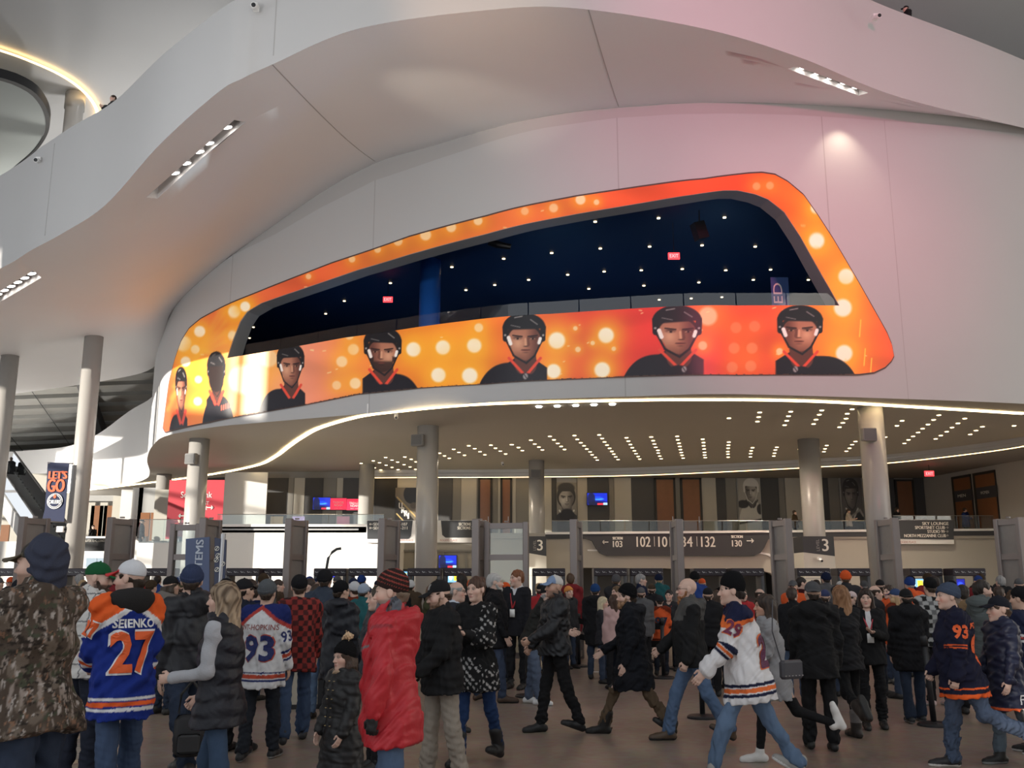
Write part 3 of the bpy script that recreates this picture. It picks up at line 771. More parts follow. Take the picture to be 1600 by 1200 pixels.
# ---- columns
M_SPK = mat('speaker_grey', (.20,.195,.19), .5)
def column(px, Y, r, ztop, label, z0=0.0, py=760):
    x = aty(px, py, Y)[0]
    c = empty('column', (x, Y, z0), 0, None, None, kind='structure')
    c['label'] = label
    MB().lathe([(r,0),(r,ztop-z0)], (0,0,0), 40).build('shaft', M_COLUMN, c, True)
    MB().lathe([(r+.05,0),(r+.05,.10),(r+.012,.12)], (0,0,0), 32).build('base_ring', M_STEEL, c)
    return c, x
COLS = {}
for key, px, Y, r, zt, lab, py in (('a',667,39.3,.45,8.0,'round silver column left of centre under the drum',780),('b',1368,34.8,.45,8.0,'thick round silver column at the right under the drum',750),
        ('c',838.5,50.8,.42,8.0,'slim round column behind the level marker, centre',780),('d',1269,43.0,.48,8.0,'round column left of the thick right column',780),
        ('e',307,42.9,.45,8.0,'sunlit round column in front of the red wall',760),('f',131,43.2,.42,13.6,'tall round column beside the navy banner',700),
        ('g',572,52.5,.42,8.0,'slim round column beside the wall screens',780),('h',254,57.5,.44,8.0,'slim round column left of the red wall',780),('i',0,46.5,.42,13.2,'tall round column cut by the left picture edge',700)):
    COLS[key] = column(px, Y, r, zt, lab, py=py)
def column_speaker(px, py, Y, r, label, yaw):
    p = aty(px, py, Y-r-.12)
    s = empty('loudspeaker', p, yaw, label, 'speaker')
    MB().box((-.27,-.14,-.24),(.27,.1,.24), .03).build('cabinet', M_SPK, s)
    MB().box((-.23,-.155,-.2),(.23,-.14,.2)).build('grille', mat('speaker_grille', (.12,.12,.12), .7), s)
    MB().tube([(0,.1,0),(.05,.3,.03)], .04, 8).build('bracket', M_BLACK, s)
column_speaker(653, 688, 39.3, .45, 'grey loudspeaker on the silver column left of centre', -.35)
column_speaker(1357, 679, 34.8, .45, 'grey loudspeaker on the thick right column', .1)
column_speaker(837, 741, 50.8, .42, 'grey loudspeaker on the slim centre column', 0)
column_speaker(299, 717, 42.9, .45, 'grey loudspeaker on the sunlit column', -.3)
p = aty(720, 640, 35.6)
p = aty(579, 636, 36.2)
MB().box((-.13,-.1,-.28),(.13,.1,.12),.02).build('junction_box', M_SIGNW, None, loc=tuple(p), label='white junction box under the drum edge at the panel joint', cat='box')

# ---- downlights of the under soffit
PILLS5 = '0,380 40,398 65,417 118,352 142,376 168,395 190,413 237,328 262,350 286,372 307,391 328,410 390,323 408,347 430,368 450,387 467,407 488,425 501,443 521,459 533,476 545,319 563,341 578,363 594,383 610,403 624,422 636,439 648,456 663,473 715,337 727,358 740,379 752,399 765,418 775,436 788,454 798,470 870,332 882,355 890,376 898,396 912,415 914,432 923,451 932,468 1032,328 1036,350 1044,371 1049,391 1053,411 1058,429 1063,446 1070,464 1192,346 1197,367 1198,387 1201,407 1203,428 1204,445 1208,461 1355,364 1353,383 1351,402 1349,423 1350,439 1351,458 1503,399 1495,418 1491,436 1490,456 1356,215 1548,179 1542,208 1534,236'
PILLS6 = '142,174 128,202 117,231 104,258 336,166 321,193 300,224 285,251 526,159 495,187 488,217 468,244 447,271 55,396 46,413 41,433 36,451 224,370 209,390 196,409 367,385 357,406 350,424 547,360 526,380 510,402 490,421 838,231 806,262 733,333 1068,196 1035,225 1000,254 966,280 938,304 907,328 878,350 853,372 1230,217 1187,247 1150,273 1117,299 1080,323 1048,344 1340,268 1300,292 1264,316 1538,262'
PILLS4 = '810,460 733,481 772,493 850,476 885,489 930,457 970,471 813,508 850,522 925,505 963,519 1000,487 740,525 780,538 888,536 925,549 997,534 657,497 701,513 1235,409 1268,428 1303,446 1330,387 1367,405 1400,424 1430,443 1468,383 1497,402 1527,420 1560,438 1178,450 1208,465 1147,433 1597,380'
pill_me = None
for ox, S in ((800,PILLS5),(1200,PILLS6),(400,PILLS4)):
    for q in S.split():
        a, b = map(float, q.split(','))
        p = atz(ox+a/4, 600+b/4, 7.985)
        if pill_me is None:
            o = MB().lathe([(.07,-.012),(.082,0),(.082,.012)], (0,0,0), 14).build('recessed_downlight', M_PILL, None)
            pill_me = o.data
        else:
            o = bpy.data.objects.new('recessed_downlight', pill_me); COL.objects.link(o)
        o.location = p
        tag(o, 'small round recessed downlight in the beige soffit under the drum', 'light', 'recessed downlights under the drum')
for i in range(5):
    p = atz(842+i*28.7, 635.5-i*1.0, 7.985)
    MB().lathe([(.10,-.03),(.12,0),(.12,.015)], (0,0,0), 12).build('spot_downlight', M_LAMP, None, loc=tuple(p), label='bright spot lamp in the row of five along the soffit edge', cat='light', group='five spot lamps along the soffit edge')

# ---- level-3 back wall with its panels
YB = 56.0
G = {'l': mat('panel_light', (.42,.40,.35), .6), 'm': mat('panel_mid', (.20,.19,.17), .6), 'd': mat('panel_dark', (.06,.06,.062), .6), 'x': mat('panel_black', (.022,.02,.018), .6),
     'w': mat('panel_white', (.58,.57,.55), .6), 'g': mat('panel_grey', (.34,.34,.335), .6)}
M_DOOR = mat('brown_door_wood', (.21,.085,.032), .35, var=.15, vscale=2.5)
ZF = Z3
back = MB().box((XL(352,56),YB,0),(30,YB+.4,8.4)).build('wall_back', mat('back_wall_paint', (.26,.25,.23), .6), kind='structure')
PANELS = 'd412-449 m449-458 l458-475 d475-504 m504-525 l525-535 d535-585 x585-620 l620-685 d685-707 m707-720 l720-745 m769-778 l778-782 l800-806 m806-850 l850-862 d862-870 g870-902 l902-918 d918-952 m952-960 l960-987 d987-1023 m1056-1064 l1097-1120 d1120-1135 m1135-1152 g1152-1190 d1190-1218 m1218-1228 l1228-1285 d1285-1296 m1296-1313 g1313-1350 d1350-1400 d1430-1447'
for k, q in enumerate(PANELS.split()):
    a, b = map(float, q[1:].split('-'))
    dp = (.05,.09,.07)[k%3]
    x0, x1 = XL(a, YB), XL(b, YB)
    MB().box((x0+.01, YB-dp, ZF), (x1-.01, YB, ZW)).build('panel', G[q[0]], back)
def door(px0, px1, Y, z0, z1, label, sign=None):
    x0, x1 = XL(px0, Y), XL(px1, Y)
    d = empty('door_1', ((x0+x1)/2, Y-.1, z0), 0, None, None, kind='structure'); d['label'] = label
    w = (x1-x0)/2
    m = MB(); m.box((-w,-.06,0),(-w+.12,.08,z1-z0)); m.box((w-.12,-.06,0),(w,.08,z1-z0)); m.box((-w,-.06,z1-z0-.1),(w,.08,z1-z0)); m.build('door_frame', G['x'], d)
    MB().box((-w+.12,-.02,0),(w-.12,.05,z1-z0-.1)).build('door_leaf', M_DOOR, d)
    MB().tube([(w-.22,-.06,.9),(w-.22,-.06,1.25)], .02, 8).build('door_handle', M_STEEL, d)
    if sign:
        MB().box((-w+.02,-.05,1.55),(w+.05,-.03,2.05)).build('door_sign', M_DARK, d)
        text_flat('lettering', sign, (.05,-.06,1.8), .55, .14, M_LETTER, d)
    return d
for i, (a, b) in enumerate(((747,769),(782,800),(1023,1056),(1064,1097))):
    door(a, b, YB, ZF, ZW, 'tall brown wooden door number %s from the left in the panelled wall' % ('one','two','three','four')[i])
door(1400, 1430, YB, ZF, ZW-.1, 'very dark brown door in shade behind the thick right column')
# right side wall, turned towards the viewer
pa = np.array([XL(1447,56), 56.0]); pb = np.array([XL(1640,46), 46.0])
dv = (pb-pa)/np.linalg.norm(pb-pa); ln = np.linalg.norm(pb-pa)
wr = empty('wall_right', (pa[0], pa[1], 0), math.atan2(dv[1], dv[0]), kind='structure')
MB().box((0,0,0),(ln+4,.4,8.4)).build('wall_face', mat('right_wall_paint', (.40,.385,.36), .6), wr)
def along(px):
    a = (px-800)/F/(_c+.15*_s)  # ray slope in plan near this height
    r = ray(px, 780); a = r[0]/r[1]
    return ((a*pa[1]-pa[0])/(dv[0]-a*dv[1]))
for (a, b, sg) in ((1491,1521,'MEN'),(1525,1560,'WOMEN')):
    s0, s1 = along(a), along(b)
    d = door(700, 701, 50, Z3, ZW, '', sg) if False else None
    m = MB(); m.box((s0,-.08,Z3),(s1,.02,ZW-.25)); m.build('door_recess', G['x'], wr)
    MB().box((s0+.25,-.12,Z3),(s1-.02,-.08,ZW-.4)).build('door_leaf', M_DOOR, wr)
    MB().box((s0+.3,-.16,Z3+1.85),(s1+.1,-.12,Z3+2.45)).build('door_sign', M_DARK, wr)
    text_flat('lettering', sg, ((s0+s1)/2+.1,-.17,Z3+2.15), .7, .16, M_LETTER, wr)
# left end of the back wall (red sponsor wall, white wall, beyond)
def wall_piece(name, px0, px1, Y, py0, py1, m, parent=None, d=.12, **kw):
    a, b = aty(px0, py0, Y), aty(px1, py1, Y)
    return MB().box((a[0], Y, b[2]), (b[0], Y+d, a[2])).build(name, m, parent, **kw)
YL = 54.0
red = empty('sponsor_wall', aty(307, 830, YL), 0, 'red wall panel with white lettering and arrows behind the sunlit column', 'sign')
ro = np.array(red.location)
def on(parent, o):
    o.location = np.array(o.location) - np.array(parent.location); o.parent = parent; return o
def text_px(name, txt, px, py, Y, wpx, hpx, m, parent=None, **kw):
    c = aty(px, py, Y); sc = np.linalg.norm(c-[0,0,HC])/F
    o = np.array(parent.location) if parent else np.zeros(3)
    return text_flat(name, txt, c-o, wpx*sc, hpx*sc, m, parent, **kw)
a = aty(265, 750, YL)-ro; b = aty(352, 842, YL)-ro
M_RED = mat('sponsor_red', (.52,.035,.055), .5)
MB().box((a[0],0,b[2]),(b[0],.1,a[2])).build('panel_face', M_RED, red)
text_px('lettering', 'Scotiabank', 307, 773, YL-.02, 46, 9, M_SIGNW, red)
text_px('lettering', 'WEST', 318, 786, YL-.02, 16, 5, M_SIGNW, red)
text_px('lettering', 'ENTRANCE', 310, 794, YL-.02, 26, 5, M_SIGNW, red)
def arrow_px(px, py, Y, L, d, m, parent, name='arrow'):
    c = aty(px, py, Y); sc = np.linalg.norm(c-[0,0,HC])/F; o = np.array(parent.location) if parent else np.zeros(3); c = c-o; l = L*sc; t = l*.07
    q = MB(); q.obox(c, (1,0,0),(0,1,0),(0,0,1), l/2, .01, t)
    for sg in (-1,1):
        e = c+np.array([d*l*.5,0,0]); u = np.array([-d,0,sg])/2**.5
        q.obox(e+u*l*.2, u, (0,1,0), np.cross(u,(0,1,0)), l*.22, .01, t)
    return q.build(name, m, parent)
arrow_px(328, 793, YL-.03, 9, 1, M_SIGNW, red); arrow_px(284, 806, YL-.03, 9, -1, M_SIGNW, red)
leftw = empty('wall_left_back', (0,0,0), kind='structure')
for nm, x0, x1, Y, y0, y1, m in (('panel',60,352,64.6,774,860,G['g']),('panel',352,413,53,738,845,G['w']),('panel',243,265,57,765,845,G['l']),('panel',218,243,58,762,845,G['g']),('panel',208,218,58,762,845,G['w']),('panel',190,208,59,765,845,G['w']),
        ('panel',177,190,60,775,850,G['l']),('panel',163,178,61,790,850,M_DOOR),('panel',157,163,61,785,850,G['l']),('panel',143,157,61,790,850,M_DOOR),('panel',128,143,61,785,850,G['l']),('panel',60,128,63,770,850,G['l']),('panel',-30,60,64,740,880,G['l']),
        ('panel',220,231,57.5,801,845,M_DOOR),('panel',236,241,57.5,801,845,M_DOOR),('panel',86,100,62,815,880,M_DOOR),('panel',0,12,62,820,850,M_DOOR)):
    wall_piece(nm, x0, x1, Y, y0, y1, m, leftw)

# ---- lower wall, level 3 edge and the entry portal
lower = empty('wall_lower', (0,0,0), kind='structure')
def pxpoly(name, pts, Y, d, m, parent):
    P = [aty(x, y, Y) for x, y in pts]
    return MB().prism([(p[0], p[2]) for p in P], Y, Y+d).build(name, m, parent)
Y1 = 50.0
arch = [(1165,889),(1185,890),(1203,895),(1216,903),(1226,915),(1232,930),(1234,990)]
zf = lambda px: (px, 1020)
pxpoly('wall_face', [(600,833),(895,833),(895,1000),(600,1000)], Y1, .5, M_BEIGE, lower)
pxpoly('wall_face', [(895,833),(1234,833),(1234,930)]+arch[::-1][1:]+[(895,887)], Y1, .5, M_BEIGE, lower)
pxpoly('wall_face', [(1234,833),(1720,824),(1720,1000),(1234,1000)], Y1, .5, M_BEIGE, lower)
pxpoly('moulding', [(918,861),(1172,862),(1200,868),(1216,880),(1226,897),(1229,897),(1219,878),(1202,865),(1172,859.5),(918,858.5)], Y1-.08, .08, M_SIGNW, lower)
portal = empty('door_2', (0,0,0), kind='structure')
a, b = XL(890,Y1), XL(1238,Y1)
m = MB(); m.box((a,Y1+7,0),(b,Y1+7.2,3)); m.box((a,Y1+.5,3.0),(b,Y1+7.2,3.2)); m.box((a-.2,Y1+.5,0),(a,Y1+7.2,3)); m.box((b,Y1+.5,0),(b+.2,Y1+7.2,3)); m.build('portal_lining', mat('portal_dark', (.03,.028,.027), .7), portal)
for i, (px, py, w, h, c) in enumerate(((1008,906,32,12,(.45,.30,.42)),(963,903,14,9,(.6,.5,.35)))):
    p = aty(px, py, Y1+6.9); sc = 57/F
    MB().box((-w*sc/2,-.05,-h*sc/2),(w*sc/2,.05,h*sc/2)).build('lit_window', mat('concession_glow%d' % i, c, .5, emit=c, estr=1.2), None, loc=tuple(p), label=('lit concession display seen deep inside the dark portal','small lit window deep inside the dark portal')[i], cat='display')
# slab of level 3 and dark edge strip
MB().box((XL(690,Y1),Y1-.1,Z3-.28),(26,YB,Z3)).build('floor_level', mat('level_slab', (.40,.37,.32), .5), kind='structure')
edge = pxpoly('edge_strip', [(852,834),(1600,828),(1640,828),(1640,836),(852,842)], Y1-.14, .06, M_DARK, lower)
pxpoly('edge_cap', [(852,831.5),(1640,825),(1640,828.5),(852,835)], Y1-.2, .12, M_SIGNW, lower)
# section sign band
sb = empty('section_sign', aty(1062, 850, Y1-.3), 0, 'long charcoal section sign with cream numbers 102 101 134 132 on the beige wall', 'sign')
so = np.array(sb.location)
Pp = [aty(x, y, Y1-.25) - so for x, y in ((905,838),(1210,837),(1200,843),(1194,856),(1188,864),(1178,868.5),(948,868.5),(937,864),(931,856),(925,845))]
MB().prism([(p[0], p[2]) for p in Pp], 0, .32).build('sign_board', M_DARK, sb)
YT = Y1-.33
for t, px, py, w, h in (('SECTION',965,841,15,4),('103',965,850,14,9.5),('102',1005.5,846.5,21,15.5),('101',1038.5,846.5,19,15.5),('134',1070,846.5,23,15.5),('132',1106.5,846.5,21,15.5),('SECTION',1151.5,838.5,17,4),('130',1151.5,849,14.5,9.5)):
    text_px('lettering', t, px, py, YT, w, h, M_LETTER, sb, bold=.012)
for px in (1022.5,1055,1089):
    c = aty(px, 846, YT)-so; MB().box((c[0]-.012,c[1],c[2]-.25),(c[0]+.012,c[1]+.02,c[2]+.25)).build('divider', M_LETTER, sb)
arrow_px(946, 847, YT, 9, -1, M_LETTER, sb); arrow_px(1172, 845, YT, 10, 1, M_LETTER, sb)
# glass guards of level 3
def guard(name, px0, px1, Y, py_top, py_bot, n, label, tint=None):
    root = empty(name, aty((px0+px1)/2, py_bot, Y), 0, label, 'guard'); o = np.array(root.location)
    for i in range(n):
        a = aty(px0+(px1-px0)*i/n, py_top, Y)-o; b = aty(px0+(px1-px0)*(i+1)/n, py_bot, Y)-o
        MB().box((a[0]+.02,-.012,b[2]),(b[0]-.02,.012,a[2])).build('pane', M_GLASS, root)
    a = aty(px0, py_top, Y)-o; b = aty(px1, py_top, Y)-o
    MB().tube([(a[0],0,a[2]+.01),(b[0],0,b[2]+.01)], .018, 6).build('handrail', M_STEEL, root)
    return root
guard('glass_guard', 862, 1395, Y1-.05, 814, 833, 14, 'glass guard along the level above the section sign')
guard('glass_guard', 1395, 1600, Y1-.06, 806, 828, 6, 'glass guard at the right of the thick column')
# level markers wrapped around two columns
def marker(px0, px1, Y, label):
    c = aty((px0+px1)/2, 860, Y); root = empty('level_marker', (c[0], Y, 0), 0, label, 'sign')
    w = (px1-px0)/2*Y/F*1.02
    zt, zm0, zm1 = aty(px0, 838, Y)[2], aty(px0, 863, Y)[2], aty(px1, 869, Y)[2]
    P = [(-w,0),(w,0),(w,zm1),(-w,zm0)]
    MB().prism(P, 0, 1.4).build('marker_body', mat('marker_white', (.70,.66,.58), .45), root)
    MB().prism([(-w,zm0),(w,zm1),(w,zt),(-w,zt)], -.01, 1.4).build('marker_head', M_DARK, root)
    MB().box((-w-.01,-.015,zm1-.95),(w+.01,0,zm1-.92)).build('groove', M_GAP, root)
    text_flat('lettering', '3', (w*.42,-.03,(zt+zm1)/2+.05), .26, .52, M_LETTER, root, bold=.012)
    text_flat('lettering', 'LEVEL', (-w*.06,-.03,(zt+zm1)/2+.05), .5, .13, mat('letter_grey', (.32,.31,.29), .5), root, ax=(0,0,1), az=(-1,0,0))
    return root
marker(820, 853, 47.5, 'cream and charcoal level 3 marker on the slim centre column')
mk = marker(1256, 1303, 41.2, 'cream and charcoal level 3 marker left of the thick right column')
dome(1281, 876, 41.09, 'small camera on the cream level 3 marker', .9)
# board signs hung along the balcony
def board_sign(px0, px1, py0, py1, Y, inset, lines, label, small=None, flat=None):
    c = aty((px0+px1)/2, (py0+py1)/2, Y); root = empty('direction_sign', c, 0, label, 'sign')
    a = aty(px0, py0, Y)-c; b = aty(px1, py1, Y)-c
    MB().box((a[0],0,b[2]),(b[0],.18,a[2])).build('sign_board', M_SIGNW, root)
    MB().prism([(q[0], q[2]) for q in [aty(x, y, Y)-c for x, y in inset]], -.03, .05).build('sign_inset', M_DARK, root)
    for t, px, py, w, h in lines: text_px('lettering', t, px, py, Y-.05, w, h, M_LETTER, root, bold=.006)
    for t, px, py, w, h in (small or []): text_px('lettering', t, px, py, Y-.02, w, h, mat('letter_pink', (.5,.22,.20), .5), root)
    return root
s1 = board_sign(573, 650, 813, 848, 43.8, [(574,813.5),(645,813.5),(642,838),(638,842),(574,842)], [('SECTIONS 101-107',610,819,52,4.5),('SECTIONS 201-211',610,825,52,4.5)], 'charcoal and white direction sign with a left arrow, left of the silver column', [('ROGERS PLACE',632,844,26,3)])
arrow_px(580, 819, 43.7, 5, -1, M_LETTER, s1); arrow_px(580, 825, 43.7, 5, -1, M_LETTER, s1)
board_sign(683, 760, 813, 848, 49.82, [(689,813.5),(758,813.5),(758,840),(696,840),(691,836)], [('SECTIONS 108',730,819,26,4.5),('SECTIONS 222',729,825,28,4.5)], 'charcoal and white direction sign right of the silver column', [('ROGERS PLACE',701,844,26,3)])
s3 = board_sign(1402, 1491, 812, 850, 49.7, [(1402.5,812.5),(1490,812.5),(1490,843),(1403,842)], [('SKY LOUNGE',1461.5,818,37,4.3),('SPORTSNET CLUB',1453,824.3,42,4.3),('STUDIO 99',1462.5,830.5,24,4.3),('NORTH MEZZANINE CLUB',1445.5,837,59,4.3)], 'charcoal lounge direction sign with four lines, right of the thick column', [('ROGERS PLACE',1418,847,24,3)])
for i in range(4): arrow_px(1479, 818+6.2*i, 49.6, 5, 1, mat('letter_grey', (.32,.31,.29), .5), s3)

# ---- wall screens
def screen(px0, px1, py0, py1, Y, style, label):
    c = aty((px0+px1)/2, (py0+py1)/2, Y); root = empty('wall_screen', c, 0, label, 'screen')
    a = aty(px0, py0, Y)-c; b = aty(px1, py1, Y)-c
    w, h = b[0]-a[0], a[2]-b[2]
    MB().box((a[0]-.03,0,b[2]-.03),(b[0]+.03,.09,a[2]+.03)).build('screen_body', M_BLACK, root)
    n, k = 48, 30
    u, v = np.meshgrid(np.linspace(0,1,n), np.linspace(0,1,k), indexing='ij'); u = u.ravel(); v = v.ravel()
    V = np.stack([a[0]+u*w, np.full_like(u,-.012), b[2]+v*h], 1)
    if style == 'car':
        C = np.tile([[14,40,190]], (len(u),1)).astype(float)
        C = mixc(C, (6,10,60), ell(u, v, .5, .1, .7, .3, .6)); C = mixc(C, (60,150,255), ell(u, v, .55, .5, .34, .12, .4)); C = mixc(C, (20,70,230), ell(u, v, .5, .62, .3, .12, .4))
        C = mixc(C, (10,14,40), ell(u, v, .2, .5, .22, .6, .2)*.8); C = mixc(C, (205,50,70), ((u > .5)&(u < .8)&(v < .16)).astype(float)); C = mixc(C, (170,205,240), ((u > .8)&(v < .2)).astype(float))
    elif style == 'red':
        C = np.tile([[206,24,62]], (len(u),1)).astype(float)
    elif style == 'map':
        C = np.tile([[120,180,225]], (len(u),1)).astype(float); C = mixc(C, (235,215,60), ((u > .42)&(u < .62)&(v > .15)&(v < .85)).astype(float))
        C = mixc(C, (225,240,250), ell(u, v, .2, .5, .16, .35, .2)); C = mixc(C, (225,240,250), ell(u, v, .84, .5, .12, .3, .2))
    else:
        C = np.tile([[16,24,150]], (len(u),1)).astype(float); C = mixc(C, (50,90,240), ell(u, v, .5, .5, .4, .3, .6))
    o = add_mesh('picture', V, grid_faces(n, k), mat('screen_picture', rough=.3, attr=True), root)
    set_col(o, lin(C))
    if style == 'red':
        text_flat('lettering', 'TREVOR', (0,-.03,h*.12), w*.66, h*.2, M_SIGNW, root); text_flat('lettering', 'NOAH', (0,-.03,-h*.12), w*.5, h*.2, M_SIGNW, root); text_flat('lettering', 'JUNE 22 - 7:30 PM', (0,-.03,-h*.38), w*.5, h*.08, M_SIGNW, root)
    return root
ms = mat('screen_picture', rough=.3, attr=True)
ms.node_tree.links.new(ms.node_tree.nodes['Attribute'].outputs['Color'], ms.node_tree.nodes['Principled BSDF'].inputs['Emission Color'])
ms.node_tree.nodes['Principled BSDF'].inputs['Emission Strength'].default_value = .9
screen(489.5,515.5,777.5,796,55.7,'car','blue wall screen showing a car, left of two red screens')
screen(516.5,541,778.5,796.5,55.7,'red','red wall screen with white lettering beside the blue screen')
screen(542,566,779.5,797,55.7,'red','red wall screen with white lettering next to the slim column')
screen(917.5,949,770.5,789,55.7,'car','blue wall screen beside the man portrait')
screen(686,713,868,887,49.6,'car','blue screen under the direction sign right of the silver column')
screen(612,622,864,886,49.6,'blue','narrow blue screen left of the silver column')
screen(620,645,893,910,49.4,'map','pale screen low on the wall left of the silver column')
screen(700,722,893,910,49.4,'map','pale screen low on the wall under the blue screen')
screen(1416,1458,904.5,920,49.4,'map','pale blue map screen seen through a detector at the right')
screen(1493,1508,905,920,49.4,'blue','dark blue screen low on the right wall')
screen(505,530,893,902,43.6,'blue','blue screen low on the sunlit wall')

# ---- portraits on the back wall
PAL_BW = dict(torso=(70,68,68), trim=(200,200,196), skin=(150,146,140), skin2=(84,80,78), skin3=(196,192,186), dark=(34,32,32), hair=(52,50,48), lip=(92,86,84), helmet=(26,25,26), glint=(210,208,204))
def poster(px0, px1, py0, py1, Y, fn, label, n=70, k=110):
    c = aty((px0+px1)/2, (py0+py1)/2, Y); root = empty('wall_portrait', c, 0, label, 'poster')
    a = aty(px0, py0, Y)-c; b = aty(px1, py1, Y)-c
    u, v = np.meshgrid(np.linspace(0,1,n), np.linspace(0,1,k), indexing='ij'); u = u.ravel(); v = v.ravel()
    V = np.stack([a[0]+u*(b[0]-a[0]), np.full_like(u,-.03), a[2]+v*(b[2]-a[2])], 1)
    o = add_mesh('print_sheet', V, grid_faces(n, k), M_PRINT, root)
    asp = (px1-px0)/(py1-py0)
    set_col(o, lin(np.clip(fn(px0+u*(px1-px0), py0+v*(py1-py0)), 0, 255)))
    MB().box((a[0],-.028,b[2]),(b[0],.0,a[2])).build('backing', G['m'], root)
    return root
def p_man(x, y):
    C = np.tile([[128,124,116]], (len(x),1)).astype(float)
    C = portrait(C, x, y, 885, 755, 797, 15.5, 884, 26, 797, dict(PAL_BW, torso=(46,44,46)), .25, False, False, False, s=.5)
    C = mixc(C, PAL_BW['hair'], ell(x, y, 885, 763, 15, 10, .2)*(y < 768)); C = mixc(C, (30,28,30), ell(x, y, 886, 806, 13, 12, .2))
    return C
poster(869.5,902,754,832,55.85,p_man,'grey portrait print of a bare headed man in a dark collar')
def p_white(x, y):
    C = np.tile([[150,147,140]], (len(x),1)).astype(float)
    C = portrait(C, x, y, 1175, 747, 785, 13.5, 1176, 26, 781, dict(PAL_BW, torso=(190,188,180), helmet=(196,194,190), trim=(60,58,58)), -.5, True, False, False, s=.5)
    C = mixc(C, (36,34,36), ell(x, y, 1160, 788, 11, 7, .2)); C = mixc(C, (36,34,36), ell(x, y, 1189, 796, 6, 9, .2)); C = mixc(C, (60,58,56), seg(x, y, 1152, 818, 1190, 812, 1.5))
    return C
poster(1152,1190.5,747,830,55.85,p_white,'grey portrait print of a player in a white helmet and jersey')
def p_dark(x, y):
    C = np.tile([[84,81,78]], (len(x),1)).astype(float)
    C = portrait(C, x, y, 1330, 747, 795, 14.5, 1334, 26, 794, dict(PAL_BW, torso=(30,28,29), skin=(112,106,100), skin2=(64,60,58), skin3=(140,134,128)), .4, True, False, False, s=.5)
    C = mixc(C, (150,146,140), seg(x, y, 1330, 806, 1345, 797, 1.6)); C = mixc(C, (150,146,140), seg(x, y, 1345, 797, 1350, 806, 1.6))
    return C
poster(1313,1351,747,828,55.85,p_dark,'dark portrait print of a player in a black helmet, left of the thick column')
def p_back(x, y):
    C = np.tile([[118,108,92]], (len(x),1)).astype(float)
    C = mixc(C, (26,24,24), ell(x, y, 643, 772, 13, 16, .1)); C = mixc(C, (90,80,68), ell(x, y, 646, 790, 6, 6, .3))
    C = mixc(C, (34,31,30), np.clip((y-(778+(x-620)*1.25))/1.5, 0, 1)*np.clip(((824+(x-620)*1.0)-y)/2, 0, 1)*(x < 652))
    for o_ in (0, 26): C = mixc(C, (196,170,110), seg(x, y, 621, 777+o_, 650, 808+o_, 1.0))
    return C
pb_ = poster(618,652,762,816,55.85,p_back,'grey print of a player seen from behind with a name on the shoulders')
cpb = np.array(pb_.location)
for ch, px, py in (('U',626,790),('R',630,797),('R',634.5,802),('I',638,806)):
    text_px('lettering', ch, px, py, 55.78, 5 if ch != 'I' else 1.6, 9, M_LETTER, pb_, bold=.02)

# ---- left balcony (sunlit white wall), Y = 44
ZL = aty(480, 822, 44)[2]
M_WW = mat('white_wall_paint', (.78,.77,.74), .6, var=.02)
lb = empty('wall_balcony', (0,0,0), kind='structure')
def lbox(px0, px1, py0, py1, Y, m, name='wall_face', d=.4): return wall_piece(name, px0, px1, Y, py0, py1, m, lb, d)
lbox(335, 602, 822, 1010, 44, M_WW); lbox(215, 335, 846, 1010, 45.5, M_WW); lbox(120, 215, 838, 1010, 52, M_WW); lbox(-60, 120, 846, 1010, 54, M_WW)
lbox(335, 602, 819, 823, 43.9, M_SIGNW, 'edge_cap', .3); lbox(345, 560, 826, 828.5, 43.97, mat('grey_band', (.38,.39,.40), .5), 'band', .04)
MB().box((XL(335,44),44,ZL-.3),(XL(602,44),54,ZL)).build('floor_balcony', mat('level_slab'), kind='structure')
MB().box((XL(602,44),44.2,0),(XL(602,44)+.25,50,ZL)).build('wall_return', M_BEIGE, lb)
for x0, x1 in ((135,150),(152,178),(182,205)):
    lbox(x0, x1, 872, 886, 51.95, mat('window_blue', (.35,.45,.55), .2), 'window_pane', .03)
guard('glass_guard', 340, 600, 44.05, 804, 822, 6, 'glass guard above the sunlit white wall')
guard('glass_guard', 218, 332, 45.5, 812, 848, 3, 'glass guard left of the sunlit column')
for px, c, lab in ((466,(.28,.22,.42),'purple panel behind the glass guard'),(536,(.45,.16,.26),'rose panel behind the glass guard'),(432,(.40,.30,.18),'tan panel behind the glass guard')):
    p = aty(px, 815, 45); MB().box((-.28,-.05,-.2),(.3,.05,.24)).build('banner_panel', mat('rail_'+lab.split()[0], c, .6), None, loc=tuple(p), label=lab, cat='panel')
# service counter opening right of the sunlit wall
sc_ = empty('service_window', aty(650, 870, 49.9), 0, 'recessed service counter with dark frames under the direction signs', 'counter'); o_ = np.array(sc_.location)
def sbox(px0, px1, py0, py1, Y, d, m, name):
    a = aty(px0, py0, Y)-o_; b = aty(px1, py1, Y)-o_
    return MB().box((a[0],a[1],b[2]),(b[0],a[1]+d,a[2])).build(name, m, sc_)
sbox(606,745,861,940,49.85,.1,mat('counter_back', (.33,.30,.24), .6),'back_panel')
for x in (606,625,648,690,727,742): sbox(x,x+3,861,940,49.75,.1,G['m'],'mullion')
sbox(606,745,859,862,49.7,.12,G['m'],'lintel'); sbox(606,745,889,892,49.6,.25,G['d'],'counter_edge')
# escalator sign
es_ = empty('direction_sign', aty(144,850,50), 0, 'black escalator sign between the tall column and a bronze gate', 'sign'); o_2 = np.array(es_.location)
a = aty(127,841,50)-o_2; b = aty(166,861,50)-o_2
MB().box((a[0],0,b[2]),(b[0],.15,a[2])).build('sign_board', M_DARK, es_)
text_px('lettering', 'ESCALATOR TO PCL LOUNGE', 146, 845, 49.95, 32, 3.4, M_LETTER, es_)
